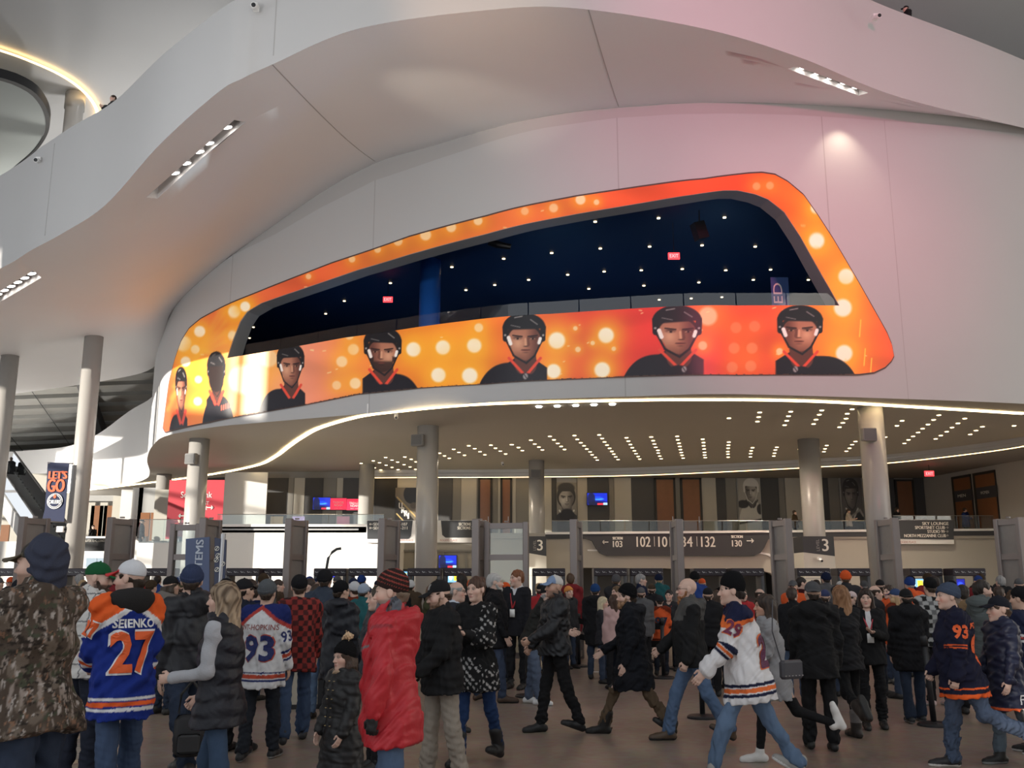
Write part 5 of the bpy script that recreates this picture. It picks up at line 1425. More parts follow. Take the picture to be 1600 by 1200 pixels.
def col_const(c): return lambda V, cx: np.tile(np.asarray(c, float)[None,:3], (len(V),1))
def vnoise(V, f, seed=0):
    rs = np.random.RandomState(seed); o = np.zeros(len(V))
    for i in range(4):
        k = rs.normal(size=(3,3))*f*(1.6**i); o += np.sin(V@k[0]+2*np.sin(V@k[1]*.7+rs.uniform(0,6)))*np.sin(V@k[2]+rs.uniform(0,6))/(1.25**i)
    return o
def bands(C, val, spec):
    for a, b, c in spec: C[(val >= a)&(val < b)] = c
    return C
def paint_jersey(base, yoke, yborder, hem, cuff, hem_h, yo=(.52,.72)):
    def f(V, cx):
        C = np.tile(np.asarray(base, float), (len(V),1)); ax = np.abs(cx['x'])
        if yoke is not None:
            lim = yo[0]-yo[1]*ax
            m = cx['h'] > lim-.045; C[m] = yborder; m = cx['h'] > lim; C[m] = yoke
        tor = cx['arm'] < 0
        for a, b, c in hem: C[tor&(cx['h'] >= hem_h+a)&(cx['h'] < hem_h+b)] = c
        for a, b, c in cuff: C[(~tor)&(cx['t'] >= a)&(cx['t'] < b)] = c
        return C
    return f
def paint_plaid(c0, c1, c2, s=.05):
    def f(V, cx):
        u = np.where(cx['arm'] >= 0, cx['t']*.27, cx['h']); v = np.where(cx['arm'] >= 0, V[:,0]*1.0+V[:,1], cx['x']+.35*np.abs(cx['yf']))
        a = (np.floor(u/s)%2 == 0); b = (np.floor(v/s)%2 == 0)
        C = np.tile(np.asarray(c0, float), (len(V),1)); C[a^b] = c1; C[a&b] = c2; return C
    return f
def paint_windowpane(c0, c1, s=.11, w=.008):
    def f(V, cx):
        u = np.where(cx['arm'] >= 0, cx['t']*.27, cx['h']); v = np.where(cx['arm'] >= 0, V[:,0]+V[:,1], cx['x']+.35*np.abs(cx['yf']))
        C = np.tile(np.asarray(c0, float), (len(V),1)); C[((u%s) < w)|((v%s) < w)] = c1; return C
    return f
def paint_camo(V, cx):
    C = np.tile([.075,.056,.043], (len(V),1))
    def lay(sc, f, seed, th, col):
        nonlocal C
        m = np.clip((vnoise(V*sc, f, seed)-th)/.25, 0, 1)[:,None]; C = C*(1-m)+np.asarray(col)*m
    lay([1,1,.6], 16, 1, .55, (.15,.12,.095)); lay([1.5,1.5,.5], 24, 2, .75, (.27,.225,.195)); lay([.7,.7,1.3], 30, 3, .9, (.028,.022,.018)); lay([1.4,1.4,.6], 36, 4, 1.0, (.22,.125,.08))
    lay([1,1,1], 22, 5, 1.0, (.060,.065,.042)); lay([1.8,1.8,.4], 40, 6, 1.1, (.40,.36,.33)); lay([.5,.5,1.6], 44, 7, 1.15, (.02,.016,.014))
    return C
def place(V, T, s):   # T: 3x3 rotation, s: translation
    return V@T.T+s
REG = []
class Person:
    def __init__(s, label, px, top, Y, yaw, group=None, H=None, pose=None, res=.012, fem=False, skin=0, head_yaw=None, head_pitch=0, head_tilt=0, loc=None, cat='person', hat_h=.02, child=False, hres=None, name='person'):
        s.pose = pose or Pose(fem); s.res = res; s.fem = fem; s.hres = hres or max(.005, res*.45)
        if loc is None:
            p = aty(px, 950, Y); zt = aty(px, top, Y)[2]; x = aty(px, (top+ (1150 if zt > 1 else 1000))/2, Y)[0]; loc = (x, Y, 0)
        tall = (s.pose.head[2]+.128)-s.pose.drop          # model height in pose
        s.k = ((zt-hat_h) if H is None else H)/(tall if H is None else 1.75)
        s.yaw = math.radians(yaw); s.seed = abs(hash_(label))%10000
        s.root = empty(name, loc, s.yaw, label, cat, group)
        if loc[2] == 0: REG.append((loc[0], loc[1]))
        s.off = np.array([0,0,-s.pose.drop]); s.skin = np.array(SKIN[skin]); s.parts = []
        hy = 0 if head_yaw is None else math.radians(head_yaw)-s.yaw
        s.HR = rotz(hy)@rotx(math.radians(head_pitch)); s.hs = 1.0 if not child else 1.13; s.fh = (.965 if fem else 1.0)*s.hs
        s.HT = s.pose.head-s.HR@np.array([0,.0,0.])
    def world(s, V): return (V+s.off)*s.k
    def emit(s, name, V, Q, C, m, label=None, parent=None, smooth=True):
        o = add_mesh(name, s.world(V), Q, m, parent or s.root, smooth)
        if label: o['label'] = label
        set_col(o, C); return o
    def headV(s, V): return place(V*s.fh, s.HR, s.HT)
    def body(s, lip=(.42,.17,.15), brow=(.07,.045,.03), beard=None, hands=('relax','relax'), hand_col=None, eye=(.06,.04,.03), ruddy=.35, legs_skin=None):
        p = s.pose; r = max(.022, s.res*1.6)
        S = Sdf((-.55,-.75,-.02), (.55,.75,1.75), r)
        for i in (0,1):
            hip, kn, an, _ = p.leg[i]; S.cap(hip, kn, .066*p.girth, .047, .03); S.cap(kn, an, .047, .034, .02)
            sh, el, wr, _ = p.arm[i]; S.cap(sh, el, .042, .034, .03); S.cap(el, wr, .034, .024, .02)
        S.cap(p.P+p.U*.02, p.P+p.U*.30, .095*p.girth, .10*p.girth, .05); S.cap(p.arm[0][0], p.arm[1][0], .05, .05, .06); S.cap(p.P+p.U*.3, p.N, .09, .05, .06)
        V, Q = S.mesh(); C = np.tile(s.skin, (len(V),1))
        if legs_skin is None: pass
        VV, QQ, CC = [V], [Q], [C]; n = len(V)
        hv, hq, P = head_template('f' if s.fem else 'm', s.hres)
        hc = np.tile(s.skin, (len(hv),1)).astype(float)
        def mx(c, m):
            nonlocal hc; hc = hc*(1-m[:,None])+np.asarray(c, float)*m[:,None]
        mx(s.skin*np.array([1.12,.72,.68]), P['red']*ruddy)
        if beard is not None: mx(beard, P['beard']*.85)
        mx(lip, P['lip']*.75); mx(brow, P['brow']*.8); mx(np.asarray(brow)*.7, P['lash_shade']*.75); mx((.50,.48,.46), P['eye']); mx(eye, P['iris'])
        VV.append(s.headV(hv)); QQ.append(hq+n); CC.append(hc); n += len(hv)
        for i, sx in ((0,-1),(1,1)):
            g = hands[i]
            if g is None: continue
            tv, tq = hand_template(g, max(.0055, s.res*.55)); tv = tv*np.array([-sx,1,1])*(.92 if s.fem else 1.0)*.95
            if sx > 0: tq = tq[:, ::-1]
            d = p.arm[i][3]; z = -d; y = np.array([0,1.0,0])-z*z[1]
            if np.linalg.norm(y) < .45: y = np.array([0,0,-1.0])-z*(-z[2])
            y /= np.linalg.norm(y); x = np.cross(y, z)
            VV.append(p.arm[i][2]+d*.012+tv@np.stack([x,y,z])); QQ.append(tq+n); CC.append(np.tile(s.skin if hand_col is None else hand_col, (len(tv),1))); n += len(tv)
        o = s.emit('body', np.vstack(VV), np.vstack(QQ), np.vstack(CC), M_SKIN); return s
    def top(s, name='jacket', off=.03, hem=-.12, sleeve=(.066,.058,.046), col=None, m=None, belly=.0, flare=.0, hood=None, collar=.0, puff=0.0, wr=.006, sleeves=True, cut=None, label=None, tlen=1.0, open_v=None, hi=.55, fq=26):
        p = s.pose; res = s.res; off = off*.72; sleeve = tuple(q*.88 for q in sleeve)
        S = Sdf((-.62,-.72,.25), (.62,.72,1.80), res)
        if sleeves:
            for i in (0,1):
                sh, el, wr_, d = p.arm[i]; w2 = el+(wr_-el)*tlen
                S.cap(sh, el, sleeve[0], sleeve[1], .02); S.cap(el, w2, sleeve[1], sleeve[2], .035)
        for i in (0,1):
            sh = p.arm[i][0]; S.cap(p.N-p.U*.03, sh-(0 if sleeves else 1)*(sh-p.N)*.12, .06, (sleeve[0] if sleeves else .062), .05)
        if not hasattr(s, 'topP') or hem < s.topP[1]: s.topP = (off, hem, belly, flare)
        def f(d, X, Y, Z):
            dt, h, yf = p.torso(X, Y, Z, off, hem, hi, belly, flare); k = .012+.06*np.clip((h-.30)/.14, 0, 1)
            q = np.maximum(k-np.abs(d-dt), 0)/k; o = np.minimum(d, dt)-q*q*k*.25
            o = np.maximum(o, (h-.58))
            return o
        S.fn(f)
        if collar: S.cap(p.N-p.U*.02+[0,.01,0], p.N+p.U*.05*collar+[0,.0,0], .082, .088, .03)
        if hood is not None:      # hood lying on the back
            for a in range(7):
                t = (a-3)/3*1.25; a0 = p.N+np.array([math.sin(t)*.125, math.cos(t)*.10+.035, .015-.03*abs(t)])
                S.ell(a0, (.055*hood,.05*hood,.05*hood), .04)
            S.ell(p.N+np.array([0,.13,-.055]), (.10*hood,.05*hood,.08*hood), .04)
        w = wrinkle(s.seed, wr*1.35, fq)
        def g(d, X, Y, Z):
            o = d+w(X, Y, Z)*np.clip(1.2-np.abs(d)*8, 0, 1)
            if puff:
                h = (Y-p.P[1])*p.U[1]+(Z-p.P[2])*p.U[2]; o = o-puff*np.abs(np.sin(h*math.pi/.105))
            return o
        S.fn(g)
        # neck opening
        nr = .066 if not s.fem else .062
        S.cap(p.N-p.U*.02+[0,-.012,0], p.N+p.U*.22+[0,-.04,0], nr, nr+.035, .008, 'd')
        if open_v:
            a = p.N+p.Fd*.12; b = p.N-p.U*open_v+p.Fd*(.20+.0); S.cap(a, b, .05, .015, .01, 'd')
        V, Q = S.mesh(); cx = p.ctx(V)
        C = (col or col_const((.02,.02,.022)))(V, cx)
        o = s.emit(name, V, Q, C, m or M_CLOTH, label); o_ = o
        s.topV, s.topQ, s.topo = V, Q, o
        return s
    def trousers(s, name='trousers', col=(.03,.035,.05), m=None, fit=1.0, ank=.058, wr=.005, label=None, top=.08):
        p = s.pose; S = Sdf((-.45,-.85,0), (.45,.85,1.12), s.res)
        for i in (0,1):
            hip, kn, an, _ = p.leg[i]; S.cap(hip+[0,.005,0], kn, .083*fit*p.girth, .066*fit, .03); S.cap(kn, an+(kn-an)*.05, .066*fit, ank, .025)
            S.ell(hip+np.array([0,.03,.02]), (.078*p.girth,.074*p.girth,.10), .04)
        S.cap(p.P+[-.045,0,.02], p.P+[.045,0,.02], .104*p.girth, .104*p.girth, .04)
        w = wrinkle(s.seed+7, wr*1.7, 34)
        tp = getattr(s, 'topP', None)
        S.fn(lambda d, X, Y, Z: np.maximum(d+w(X, Y, Z)*(.6+.8*np.clip((.5-Z)*2, 0, 1)), Z-(p.P[2]+top)))
        if tp:
            def clip(d, X, Y, Z):
                dt, h, yf = p.torso(X, Y, Z, tp[0], -9, 9, tp[2], tp[3])
                return np.where(h > tp[1]+.03, np.maximum(d, dt+.028), d)
            S.fn(clip)
        V, Q = S.mesh()
        C = np.tile(np.asarray(col, float), (len(V),1))
        if m is M_DENIM: C *= (1+.35*np.clip(np.sin((V[:,2]-.55)*5), -1, 1)*.5)[:,None]
        s.emit(name, V, Q, C, m or M_CLOTH, label); return s
    def shoes(s, col=(.02,.018,.017), sole=(.02,.02,.02), shaft=0.0, name='shoe', fur=None, label=None, fat=1.0):
        p = s.pose
        for i in (0,1):
            hip, kn, an, sa = p.leg[i]
            low = an[2]-p.drop < .10
            pitch = 0 if low else sa*.9
            Fv = np.array([0,-math.cos(pitch),-math.sin(pitch)*1.0]) ; Uv = np.array([0,-math.sin(pitch)*1.0*(-1) if False else -math.sin(-pitch)*-1,math.cos(pitch)])
            Uv = np.array([0, -math.sin(pitch), math.cos(pitch)]); Uv = np.cross(np.array([1.0,0,0]), Fv); Uv = Uv if Uv@(kn-an) > 0 else -Uv
            S = Sdf(an-.34, an+.34, max(.008, s.res*.8))
            hl = an+Fv*-.045-Uv*.045; bl = an+Fv*.13-Uv*.055; te = an+Fv*.185-Uv*.06
            S.cap(hl, an+Fv*.03-Uv*.035, .042*fat, .047*fat, .02); S.cap(an+Fv*.03-Uv*.035, bl, .047*fat, .043*fat, .02); S.cap(bl, te, .043*fat, .036*fat, .02)
            S.cap(an-Uv*.03, an+Uv*.035, .045, .047, .02)
            if shaft: S.cap(an, an+(kn-an)*shaft, .054*fat, .062*fat, .02)
            S.fn(lambda d, X, Y, Z: np.maximum(d, -((X-an[0])*Uv[0]+(Y-an[1])*Uv[1]+(Z-an[2])*Uv[2]+.085)))
            V, Q = S.mesh(); C = np.tile(np.asarray(col, float), (len(V),1)); hz = (V-an)@Uv+.085; C[hz < .022] = sole
            if fur is not None: C[hz > .17] = fur
            s.emit(name, V, Q, C, M_SHOE, label)
        return s
    # ---- head wear and hair, modelled in head space
    def _head_sdf(s, res=None): return Sdf((-.20,-.26,-.42), (.20,.24,.26), res or max(.006, s.hres*1.15))
    def _head_emit(s, name, S, colf, m, label=None):
        V, Q = S.mesh(); C = colf(V) if callable(colf) else np.tile(np.asarray(colf, float), (len(V),1))
        return s.emit(name, s.headV(V), Q, C, m, label)
    def hair(s, style='short', col=(.05,.032,.02), col2=None, under=False):
        S = s._head_sdf()
        thick = {'short':.008,'bob':.014,'long':.014,'buzz':.002,'ring':.008,'bun':.006}[style]
        S.ell((0,.018,.040), (.076+thick,.098+thick,.090+thick), .01)
        if style in ('short','buzz','bun','ring'): S.cap((0,.07,-.02), (0,.062,-.055), .05, .045, .03)
        if style == 'bun': S.ell((0,.105,.095), (.038,.036,.036), .015)
        if style in ('long','bob'):
            L = -.30 if style == 'long' else -.14
            for sx in (-1,1):
                S.cap((sx*.062,.02,.03), (sx*.082,.015,L*.5), .034, .036, .03); S.cap((sx*.082,.015,L*.5), (sx*.075,-.02,L*.95), .036, .026, .03); S.cap((sx*.05,.07,.0), (sx*.06,.085,L), .045, .035, .03)
            S.cap((0,.085,.02), (0,.10,L), .055, .045, .03)
        # face opening
        if style == 'ring': S.fn(lambda d, X, Y, Z: np.maximum(d, Z-.055))
        S.ell((0,-.115,-.035), (.066,.085,.112), .012, 'd')
        S.fn(lambda d, X, Y, Z: np.maximum(d, -(Z+.062+.0*Y)) if style in ('short','buzz','ring','bun') else d)
        if style in ('short','buzz','ring','bun'):
            for sx in (-1,1): S.ell((sx*.085,-.01,-.02), (.03,.034,.05), .01, 'd')
        if under: S.fn(lambda d, X, Y, Z: np.maximum(d, Z-(.022-.30*Y)))
        w = wrinkle(s.seed+3, .004, 60)
        S.fn(lambda d, X, Y, Z: d+w(X*1.6, Y*1.6, Z*.35))
        c1 = np.asarray(col, float); c2 = np.asarray(col2 if col2 is not None else c1*1.5, float)
        def cf(V):
            n = .5+.5*np.sin(V[:,0]*170+V[:,1]*120+3*np.sin(V[:,2]*18)); t = n*.6
            if col2 is not None: t = np.clip(t+np.clip(-V[:,2]/.22, 0, 1)*.7, 0, 1)
            return c1*(1-t[:,None])+c2*t[:,None]
        s._head_emit('hair', S, cf, M_HAIR); return s
    def hair_u(s, *a): return s.hair(*a, under=True)
    def beard(s, col=(.06,.04,.03), long=.0):
        S = s._head_sdf()
        S.ell((0,-.034,-.078), (.056,.064,.052), .02); S.ell((0,-.072,-.105-long*.5), (.036,.034,.030+long), .03)
        for sx in (-1,1): S.cap((sx*.064,-.015,-.02), (sx*.050,-.045,-.08), .012, .018, .02)
        S.ell((0,-.094,-.061), (.021,.03,.011), .005, 'd'); S.ell((0,-.09,.0), (.075,.07,.040), .02, 'd')
        S.cap((-.02,-.099,-.047), (.02,-.099,-.047), .006, .006, .01)
        w = wrinkle(s.seed+5, .0035, 90); S.fn(lambda d, X, Y, Z: d+w(X, Y, Z))
        c = np.asarray(col, float)
        s._head_emit('beard', S, lambda V: c*(.75+.5*(.5+.5*np.sin(V[:,0]*300+V[:,2]*90)))[:,None], M_HAIR); return s
    def beanie(s, col=(.02,.02,.022), cuff=True, col2=None, stripes=None, pom=None, tall=0.0, label=None):
        S = s._head_sdf()
        S.ell((0,.016,.05+tall*.4), (.089,.108,.098+tall*.6), .01)
        pl = lambda Y, Z: Z-(.020-.42*Y)
        if cuff: S.fn(lambda d, X, Y, Z: np.where(pl(Y, Z) < .05, d-.007, d))
        rb = lambda X, Y: .0022*np.sin(np.arctan2(X, Y-.016)*36)
        S.fn(lambda d, X, Y, Z: np.maximum(d+rb(X, Y), -pl(Y, Z)))
        def cf(V):
            C = np.tile(np.asarray(col, float), (len(V),1)); u = pl(V[:,1], V[:,2])
            if stripes: 
                c, per, w = stripes; C[((u%per) < w)&(u > .035)] = c
            if col2 is not None: C[u < .05] = col2
            return C
        s._head_emit('beanie', S, cf, M_KNIT, label)
        if pom is not None:
            S = s._head_sdf(); S.ell((0,.03,.175+tall), (.045,.045,.042), .01); w = wrinkle(s.seed+9, .010, 110); S.fn(lambda d, X, Y, Z: d+w(X, Y, Z)); s._head_emit('pompom', S, lambda V: np.asarray(pom, float)*(.75+.5*(.5+.5*np.sin(V@[200,170,150.])))[:,None], M_HAIR)
        return s
    def cap(s, col=(.02,.02,.02), brim=None, back=None, turn=0.0, button=None, label=None, patch=None):
        S = s._head_sdf(); R = rotz(math.radians(turn))
        S.ell((0,.014,.048), (.084,.103,.090), .005)
        S.fn(lambda d, X, Y, Z: np.maximum(d, -(Z-(.034-.16*Y))))
        br = R@np.array([0,-.115,.052])
        def fb(d, X, Y, Z):
            x = R[0,0]*X+R[1,0]*Y; y = R[0,1]*X+R[1,1]*Y
            zz = Z-(.050+ .18*(y+.09)) + 6.5*x*x*np.clip((-.06-y)*12, 0, 1)
            q = np.sqrt((x/.074)**2+((y+.085)/.098)**2)
            b = np.maximum(np.maximum((q-1)*.07, np.abs(zz)-.0055), y+.06)
            return np.minimum(d, b)
        S.fn(fb)
        S.cap((0,.014,.138), (0,.014,.141), .008, .008, .004)
        def cf(V):
            C = np.tile(np.asarray(col, float), (len(V),1)); v = V@R; y = v[:,1]
            if back is not None: C[(y > -.02)] = back
            if brim is not None: C[(np.hypot(v[:,0]/.082, (y-.014)/.1) > 1.0)&(y < -.05)&(V[:,2] < .09)] = brim
            if patch is not None: C[(np.abs(v[:,0]) < .028)&(y < -.05)&(V[:,2] > .07)&(V[:,2] < .115)] = patch
            return C
        s._head_emit('cap', S, cf, M_CLOTH, label); return s
    def hood_up(s, col):
        S = s._head_sdf()
        S.ell((0,.052,.032), (.108,.116,.120), .02); S.cap((0,.03,-.05), (0,.025,-.10), .095, .10, .05)
        S.ell((0,-.115,-.01), (.090,.20,.122), .02, 'd'); S.cap((0,-.03,-.12), (0,-.16,-.2), .06, .09, .02, 'd')
        S.ell((0,.0,.0), (.084,.10,.105), .01, 'd')
        w = wrinkle(s.seed+4, .011, 26); S.fn(lambda d, X, Y, Z: d+w(X, Y, Z))
        s._head_emit('hood', S, col, M_CLOTH, 'hood pulled up over the cap'); return s
    def glasses(s, col=(.03,.03,.03)):
        m = MB()
        for sx in (-1,1):
            m.tube([s.world(s.headV(np.array([[sx*.032+.022*math.cos(t*.524), -.1015, .009+.016*math.sin(t*.524)]])))[0] for t in range(13)], .0022*s.k, 5, False)
            m.tube([s.world(s.headV(np.array([q])))[0] for q in ((sx*.054,-.099,.012),(sx*.080,-.05,.014),(sx*.082,.015,.010))], .0022*s.k, 5)
        m.tube([s.world(s.headV(np.array([q])))[0] for q in ((-.011,-.105,.012),(.011,-.105,.012))], .0022*s.k, 5)
        m.build('glasses', mat('glasses_frame', col, .3), s.root); return s
    # ---- surface decals (lettering sewn on cloth)
    def decal(s, txt, c, ax, az, w, h, col, name='lettering', off=.006, grow=0.0, bold=.02, label=None):
        """project lettering onto the garment along -n = az x ax"""
        c = np.asarray(c, float); ax = np.asarray(ax, float); az = np.asarray(az, float); n = np.cross(ax, az)
        cu = bpy.data.curves.new('lettering', 'FONT'); cu.body = txt; cu.size = 1; cu.resolution_u = 2; cu.offset = bold
        o = bpy.data.objects.new('lettering', cu); COL.objects.link(o); dg = bpy.context.evaluated_depsgraph_get(); dg.update()
        me = bpy.data.meshes.new_from_object(o.evaluated_get(dg)); bpy.data.objects.remove(o); bpy.data.curves.remove(cu)
        import bmesh
        bm = bmesh.new(); bm.from_mesh(me); bpy.data.meshes.remove(me)
        xs = [v.co.x for v in bm.verts]; ys = [v.co.y for v in bm.verts]; x0, x1, y0, y1 = min(xs), max(xs), min(ys), max(ys)
        for v in bm.verts: v.co.x = ((v.co.x-x0)/(x1-x0)-.5)*(w+2*grow); v.co.y = ((v.co.y-y0)/(y1-y0)-.5)*(h+2*grow); v.co.z = 0
        for _ in range(4):
            E = [e for e in bm.edges if e.calc_length() > .035]
            if not E: break
            bmesh.ops.subdivide_edges(bm, edges=E, cuts=1, use_grid_fill=False); bmesh.ops.triangulate(bm, faces=[f for f in bm.faces if len(f.verts) > 3])
        bm.verts.ensure_lookup_table()
        P2 = np.array([v.co[:2] for v in bm.verts]); Fc = [tuple(v.index for v in f.verts) for f in bm.faces]; bm.free()
        if not hasattr(s, 'bvh') or s.bvh[0] is not s.topV: s.bvh = (s.topV, BVHTree.FromPolygons([tuple(map(float, v)) for v in s.topV], [tuple(map(int, q)) for q in s.topQ]))
        D = np.full(len(P2), np.nan); B = c+P2[:,:1]*ax+P2[:,1:]*az+n*.35
        for i in range(len(P2)):
            hit = s.bvh[1].ray_cast(Vector(B[i]), Vector(-n))
            if hit[0] is not None and hit[3] < .6: D[i] = hit[3]
        md = np.nanmedian(D); D = np.where(np.isnan(D), md, D); D = np.clip(D, md-.05, md+.05)
        out = B-n*(D-off)[:,None]
        o = add_mesh(name, s.world(np.array(out)), Fc, mat('sewn_'+'_'.join('%d' % (q*255) for q in col), col, .7), s.topo)
        if label: o['label'] = label
        return s
    def back_text(s, txt, h, w, hgt, col, **kw):
        p = s.pose; return s.decal(txt, p.P+p.U*h-p.Fd*.1, (-1,0,0), p.U, w, hgt, col, **kw)
    def sleeve_text(s, txt, side, t, w, hgt, col, fwd=0.0, **kw):
        p = s.pose; sh, el, wr, d = p.arm[side]; sx = -1 if side == 0 else 1
        az = -(el-sh)/np.linalg.norm(el-sh); n = np.array([sx,0,0.])+np.array([0,1,0])*fwd; n = n-az*(n@az); n /= np.linalg.norm(n); ax = np.cross(az, n)
        return s.decal(txt, sh+(el-sh)*t, ax, az, w, hgt, col, **kw)
    def prim(s, name, mb, m, label=None, parent=None):
        o = mb.build(name, m, parent or s.root, True)
        V = np.array(mb.v); Vw = s.world(V)
        o.data.vertices.foreach_set('co', Vw.astype(np.float32).ravel()); o.data.update()
        if label: o['label'] = label
        return o
    def lanyard(s, col=(.55,.04,.05), badge=True, L=.30):
        p = s.pose; m = MB()
        b = p.N-p.U*L+p.Fd*.165
        for sx in (-1,1): m.tube([p.N+np.array([sx*.075,.01,.0]), p.N+np.array([sx*.062,-.10,-.08]), b+np.array([sx*.006,0,.01])], .011, 6)
        s.prim('lanyard', m, mat('lanyard_ribbon_%d' % int(col[0]*100), col, .6))
        if badge: s.prim('badge', MB().box(b+np.array([-.04,-.012,-.12]), b+np.array([.04,-.004,-.005])), M_SIGNW)
        return s
def hash_(t):
    h = 0
    for ch in t: h = (h*131+ord(ch))%1000003
    return h
# =================================================================== THE CROWD, NEAR FIGURES
BLK = (.014,.014,.016); NAVY = (.010,.014,.035); CHAR = (.035,.035,.038); JEAN = (.055,.085,.155); JEAND = (.026,.036,.06); JEANL = (.12,.18,.28); WHT = (.74,.74,.75); ORG = (.78,.12,.025); ROY = (.012,.03,.22); BRNH = (.05,.03,.018)
cc_ = col_const
DOWN = (4,8,14,0)
# 1 hooded man in camouflage
P = Person('tall man in a camouflage jacket with navy hood up over a dark cap, facing left', 62, 836, 5.3, -112, pose=Pose(lean=4, legs=((4,4),(-6,8)), arms=((28,10,60,14),(14,14,52,14)), girth=1.22), res=.009, hat_h=.03, head_yaw=-92, skin=1)
P.body(beard=(.30,.18,.13), brow=(.08,.05,.03)); P.top('camouflage_jacket', .06, -.13, (.098,.090,.070), paint_camo, M_CLOTH, belly=.05, collar=1.0, wr=.009, flare=.02); P.trousers(col=JEAND, m=M_DENIM, fit=1.15, ank=.08); P.shoes()
P.cap((.045,.04,.032), brim=(.10,.085,.06)); P.hood_up((.042,.048,.075))
m = MB(); p = P.pose; m.tube([p.N+np.array([.05,-.10,-.03]), p.N+np.array([.03,-.20,-.16]), p.N+np.array([.01,-.235,-.34])], .014, 6); P.prim('lanyard', m, mat('lime_ribbon', (.25,.75,.02), .6), 'lime green neck strap')
# 2 man in green cap
P = Person('man in a green cap and white windowpane jacket beside the camouflage jacket', 138, 876, 8.3, 140, pose=Pose(lean=2, girth=1.12, arms=((30,10,40,10),(10,12,20,0)), legs=((2,2),(-3,3))), head_yaw=98, head_pitch=8, res=.011, skin=1)
P.body(beard=(.07,.04,.03)); P.top('windowpane_jacket', .045, -.10, (.078,.068,.052), paint_windowpane((.60,.585,.56),(.10,.10,.11)), collar=.8, wr=.006); P.trousers(col=(.018,.022,.036)); P.shoes(); P.cap((.012,.10,.035)); P.beard((.05,.028,.018))
# 3 blue jersey 27
P = Person('man in a royal blue 27 hockey jersey with a red and white cap', 197, 872, 7.2, -138, pose=Pose(lean=2, girth=1.02, arms=((2,8,24,6),(14,12,46,14)), legs=((6,4),(-8,8))), head_yaw=-96, res=.009, skin=1, hat_h=.02)
P.body(beard=(.38,.25,.20)); P.top('hockey_jersey', .06, -.27, (.098,.086,.074), paint_jersey(ROY, ORG, WHT, [(.055,.075,WHT),(.085,.115,ORG),(.125,.145,WHT)], [(1.35,1.48,WHT),(1.48,1.68,ORG),(1.68,1.80,WHT)], -.27), M_CLOTH, belly=.02, hood=None, wr=.007, flare=.02)
tV = P.topo
P.back_text('SEIENKO', .365, .29, .062, WHT[:3], bold=.03, off=.008)
P.back_text('27', .17, .30, .285, WHT[:3], bold=.03, grow=.014, off=.006, name='number_outline'); P.back_text('27', .17, .30, .285, ORG, bold=.03, off=.011, name='number')
P.sleeve_text('27', 1, .52, .13, .115, WHT[:3], grow=.010, bold=.03, name='number_outline', fwd=.5); P.sleeve_text('27', 1, .52, .13, .115, ORG, off=.011, bold=.03, name='number', fwd=.5)
P.trousers(col=JEAN, m=M_DENIM, fit=1.1, ank=.07); P.shoes((.05,.04,.035))
P.cap((.66,.67,.70), brim=(.55,.045,.05), back=(.66,.67,.70)); P.hair_u('short', (.03,.02,.013))
S = Sdf((-.32,-.35,1.2), (.32,.35,1.75), .010)      # hood of the sweater worn under the jersey
for a in range(7):
    t = (a-3)/3*1.3; S.ell(P.pose.N+np.array([math.sin(t)*.115, math.cos(t)*.075+.03, .03-.02*abs(t)]), (.05,.05,.05), .05)
S.ell(P.pose.N+np.array([0,.11,-.03]), (.11,.055,.075), .05); V, Q = S.mesh(); P.emit('sweater_hood', V, Q, np.tile([.022,.021,.021], (len(V),1)), M_CLOTH)
# 4 woman in a black vest
P = Person('blonde long haired woman in a black vest over a grey top, facing left', 347, 909, 6.6, -98, fem=True, pose=Pose(True, lean=1, girth=1.0, legs=((16,14),(-10,6)), arms=((10,8,30,6),(4,10,78,4))), head_yaw=-96, res=.009, skin=1, hat_h=.0)
P.body(hands=('grip','grip'), lip=(.45,.15,.14)); P.top('grey_sweater', .022, -.08, (.062,.054,.044), cc_((.42,.43,.46)), wr=.003, collar=.6); P.top('vest', .045, -.16, (.07,.06,.05), cc_((.010,.011,.018)), M_SHELL, sleeves=False, puff=.008, collar=.9, wr=.004, flare=.015)
P.trousers(col=(.045,.075,.13), m=M_DENIM, fit=.93, ank=.048, wr=.003); P.shoes(); P.hair('long', (.10,.065,.04), (.48,.36,.24))
# 5 man in black jacket and blue beanie
P = Person('man in a black hooded jacket and blue beanie walking with a dark bag', 296, 881, 8.5, -140, pose=Pose(lean=3, legs=((24,6),(-20,16)), arms=((6,10,10,0),(-6,10,14,0)), girth=1.06), head_yaw=-165, res=.011)
P.body(); P.top('hooded_jacket', .05, -.10, (.08,.07,.056), cc_((.016,.017,.021)), M_SHELL, hood=1.05, collar=.8, wr=.007); P.trousers(col=JEAND, m=M_DENIM, ank=.065); P.shoes((.016,.014,.013)); P.beanie((.045,.06,.12), cuff=True); P.hair_u('short', (.035,.023,.016))
# bag
def bag(px, py, Y, label, col=(.016,.016,.018)):
    p = aty(px, py, Y); b = empty('shoulder_bag', p, .3, label, 'bag')
    MB().box((-.12,-.06,-.18),(.12,.06,.14), .045).build('bag_body', mat('bag_nylon', col, .6), b, True)
    MB().box((-.09,-.085,-.15),(.09,-.05,.0), .02).build('pocket', mat('bag_nylon2', (.03,.03,.032), .6), b)
    for sx in (-1,1): MB().tube([(sx*.09,0,.15),(sx*.08,-.02,.30),(0,-.01,.40)], .012, 6).build('strap', mat('bag_strap', (.02,.02,.02), .7), b)
bag(296, 1145, 8.0, 'dark nylon bag hanging behind the woman in the vest')
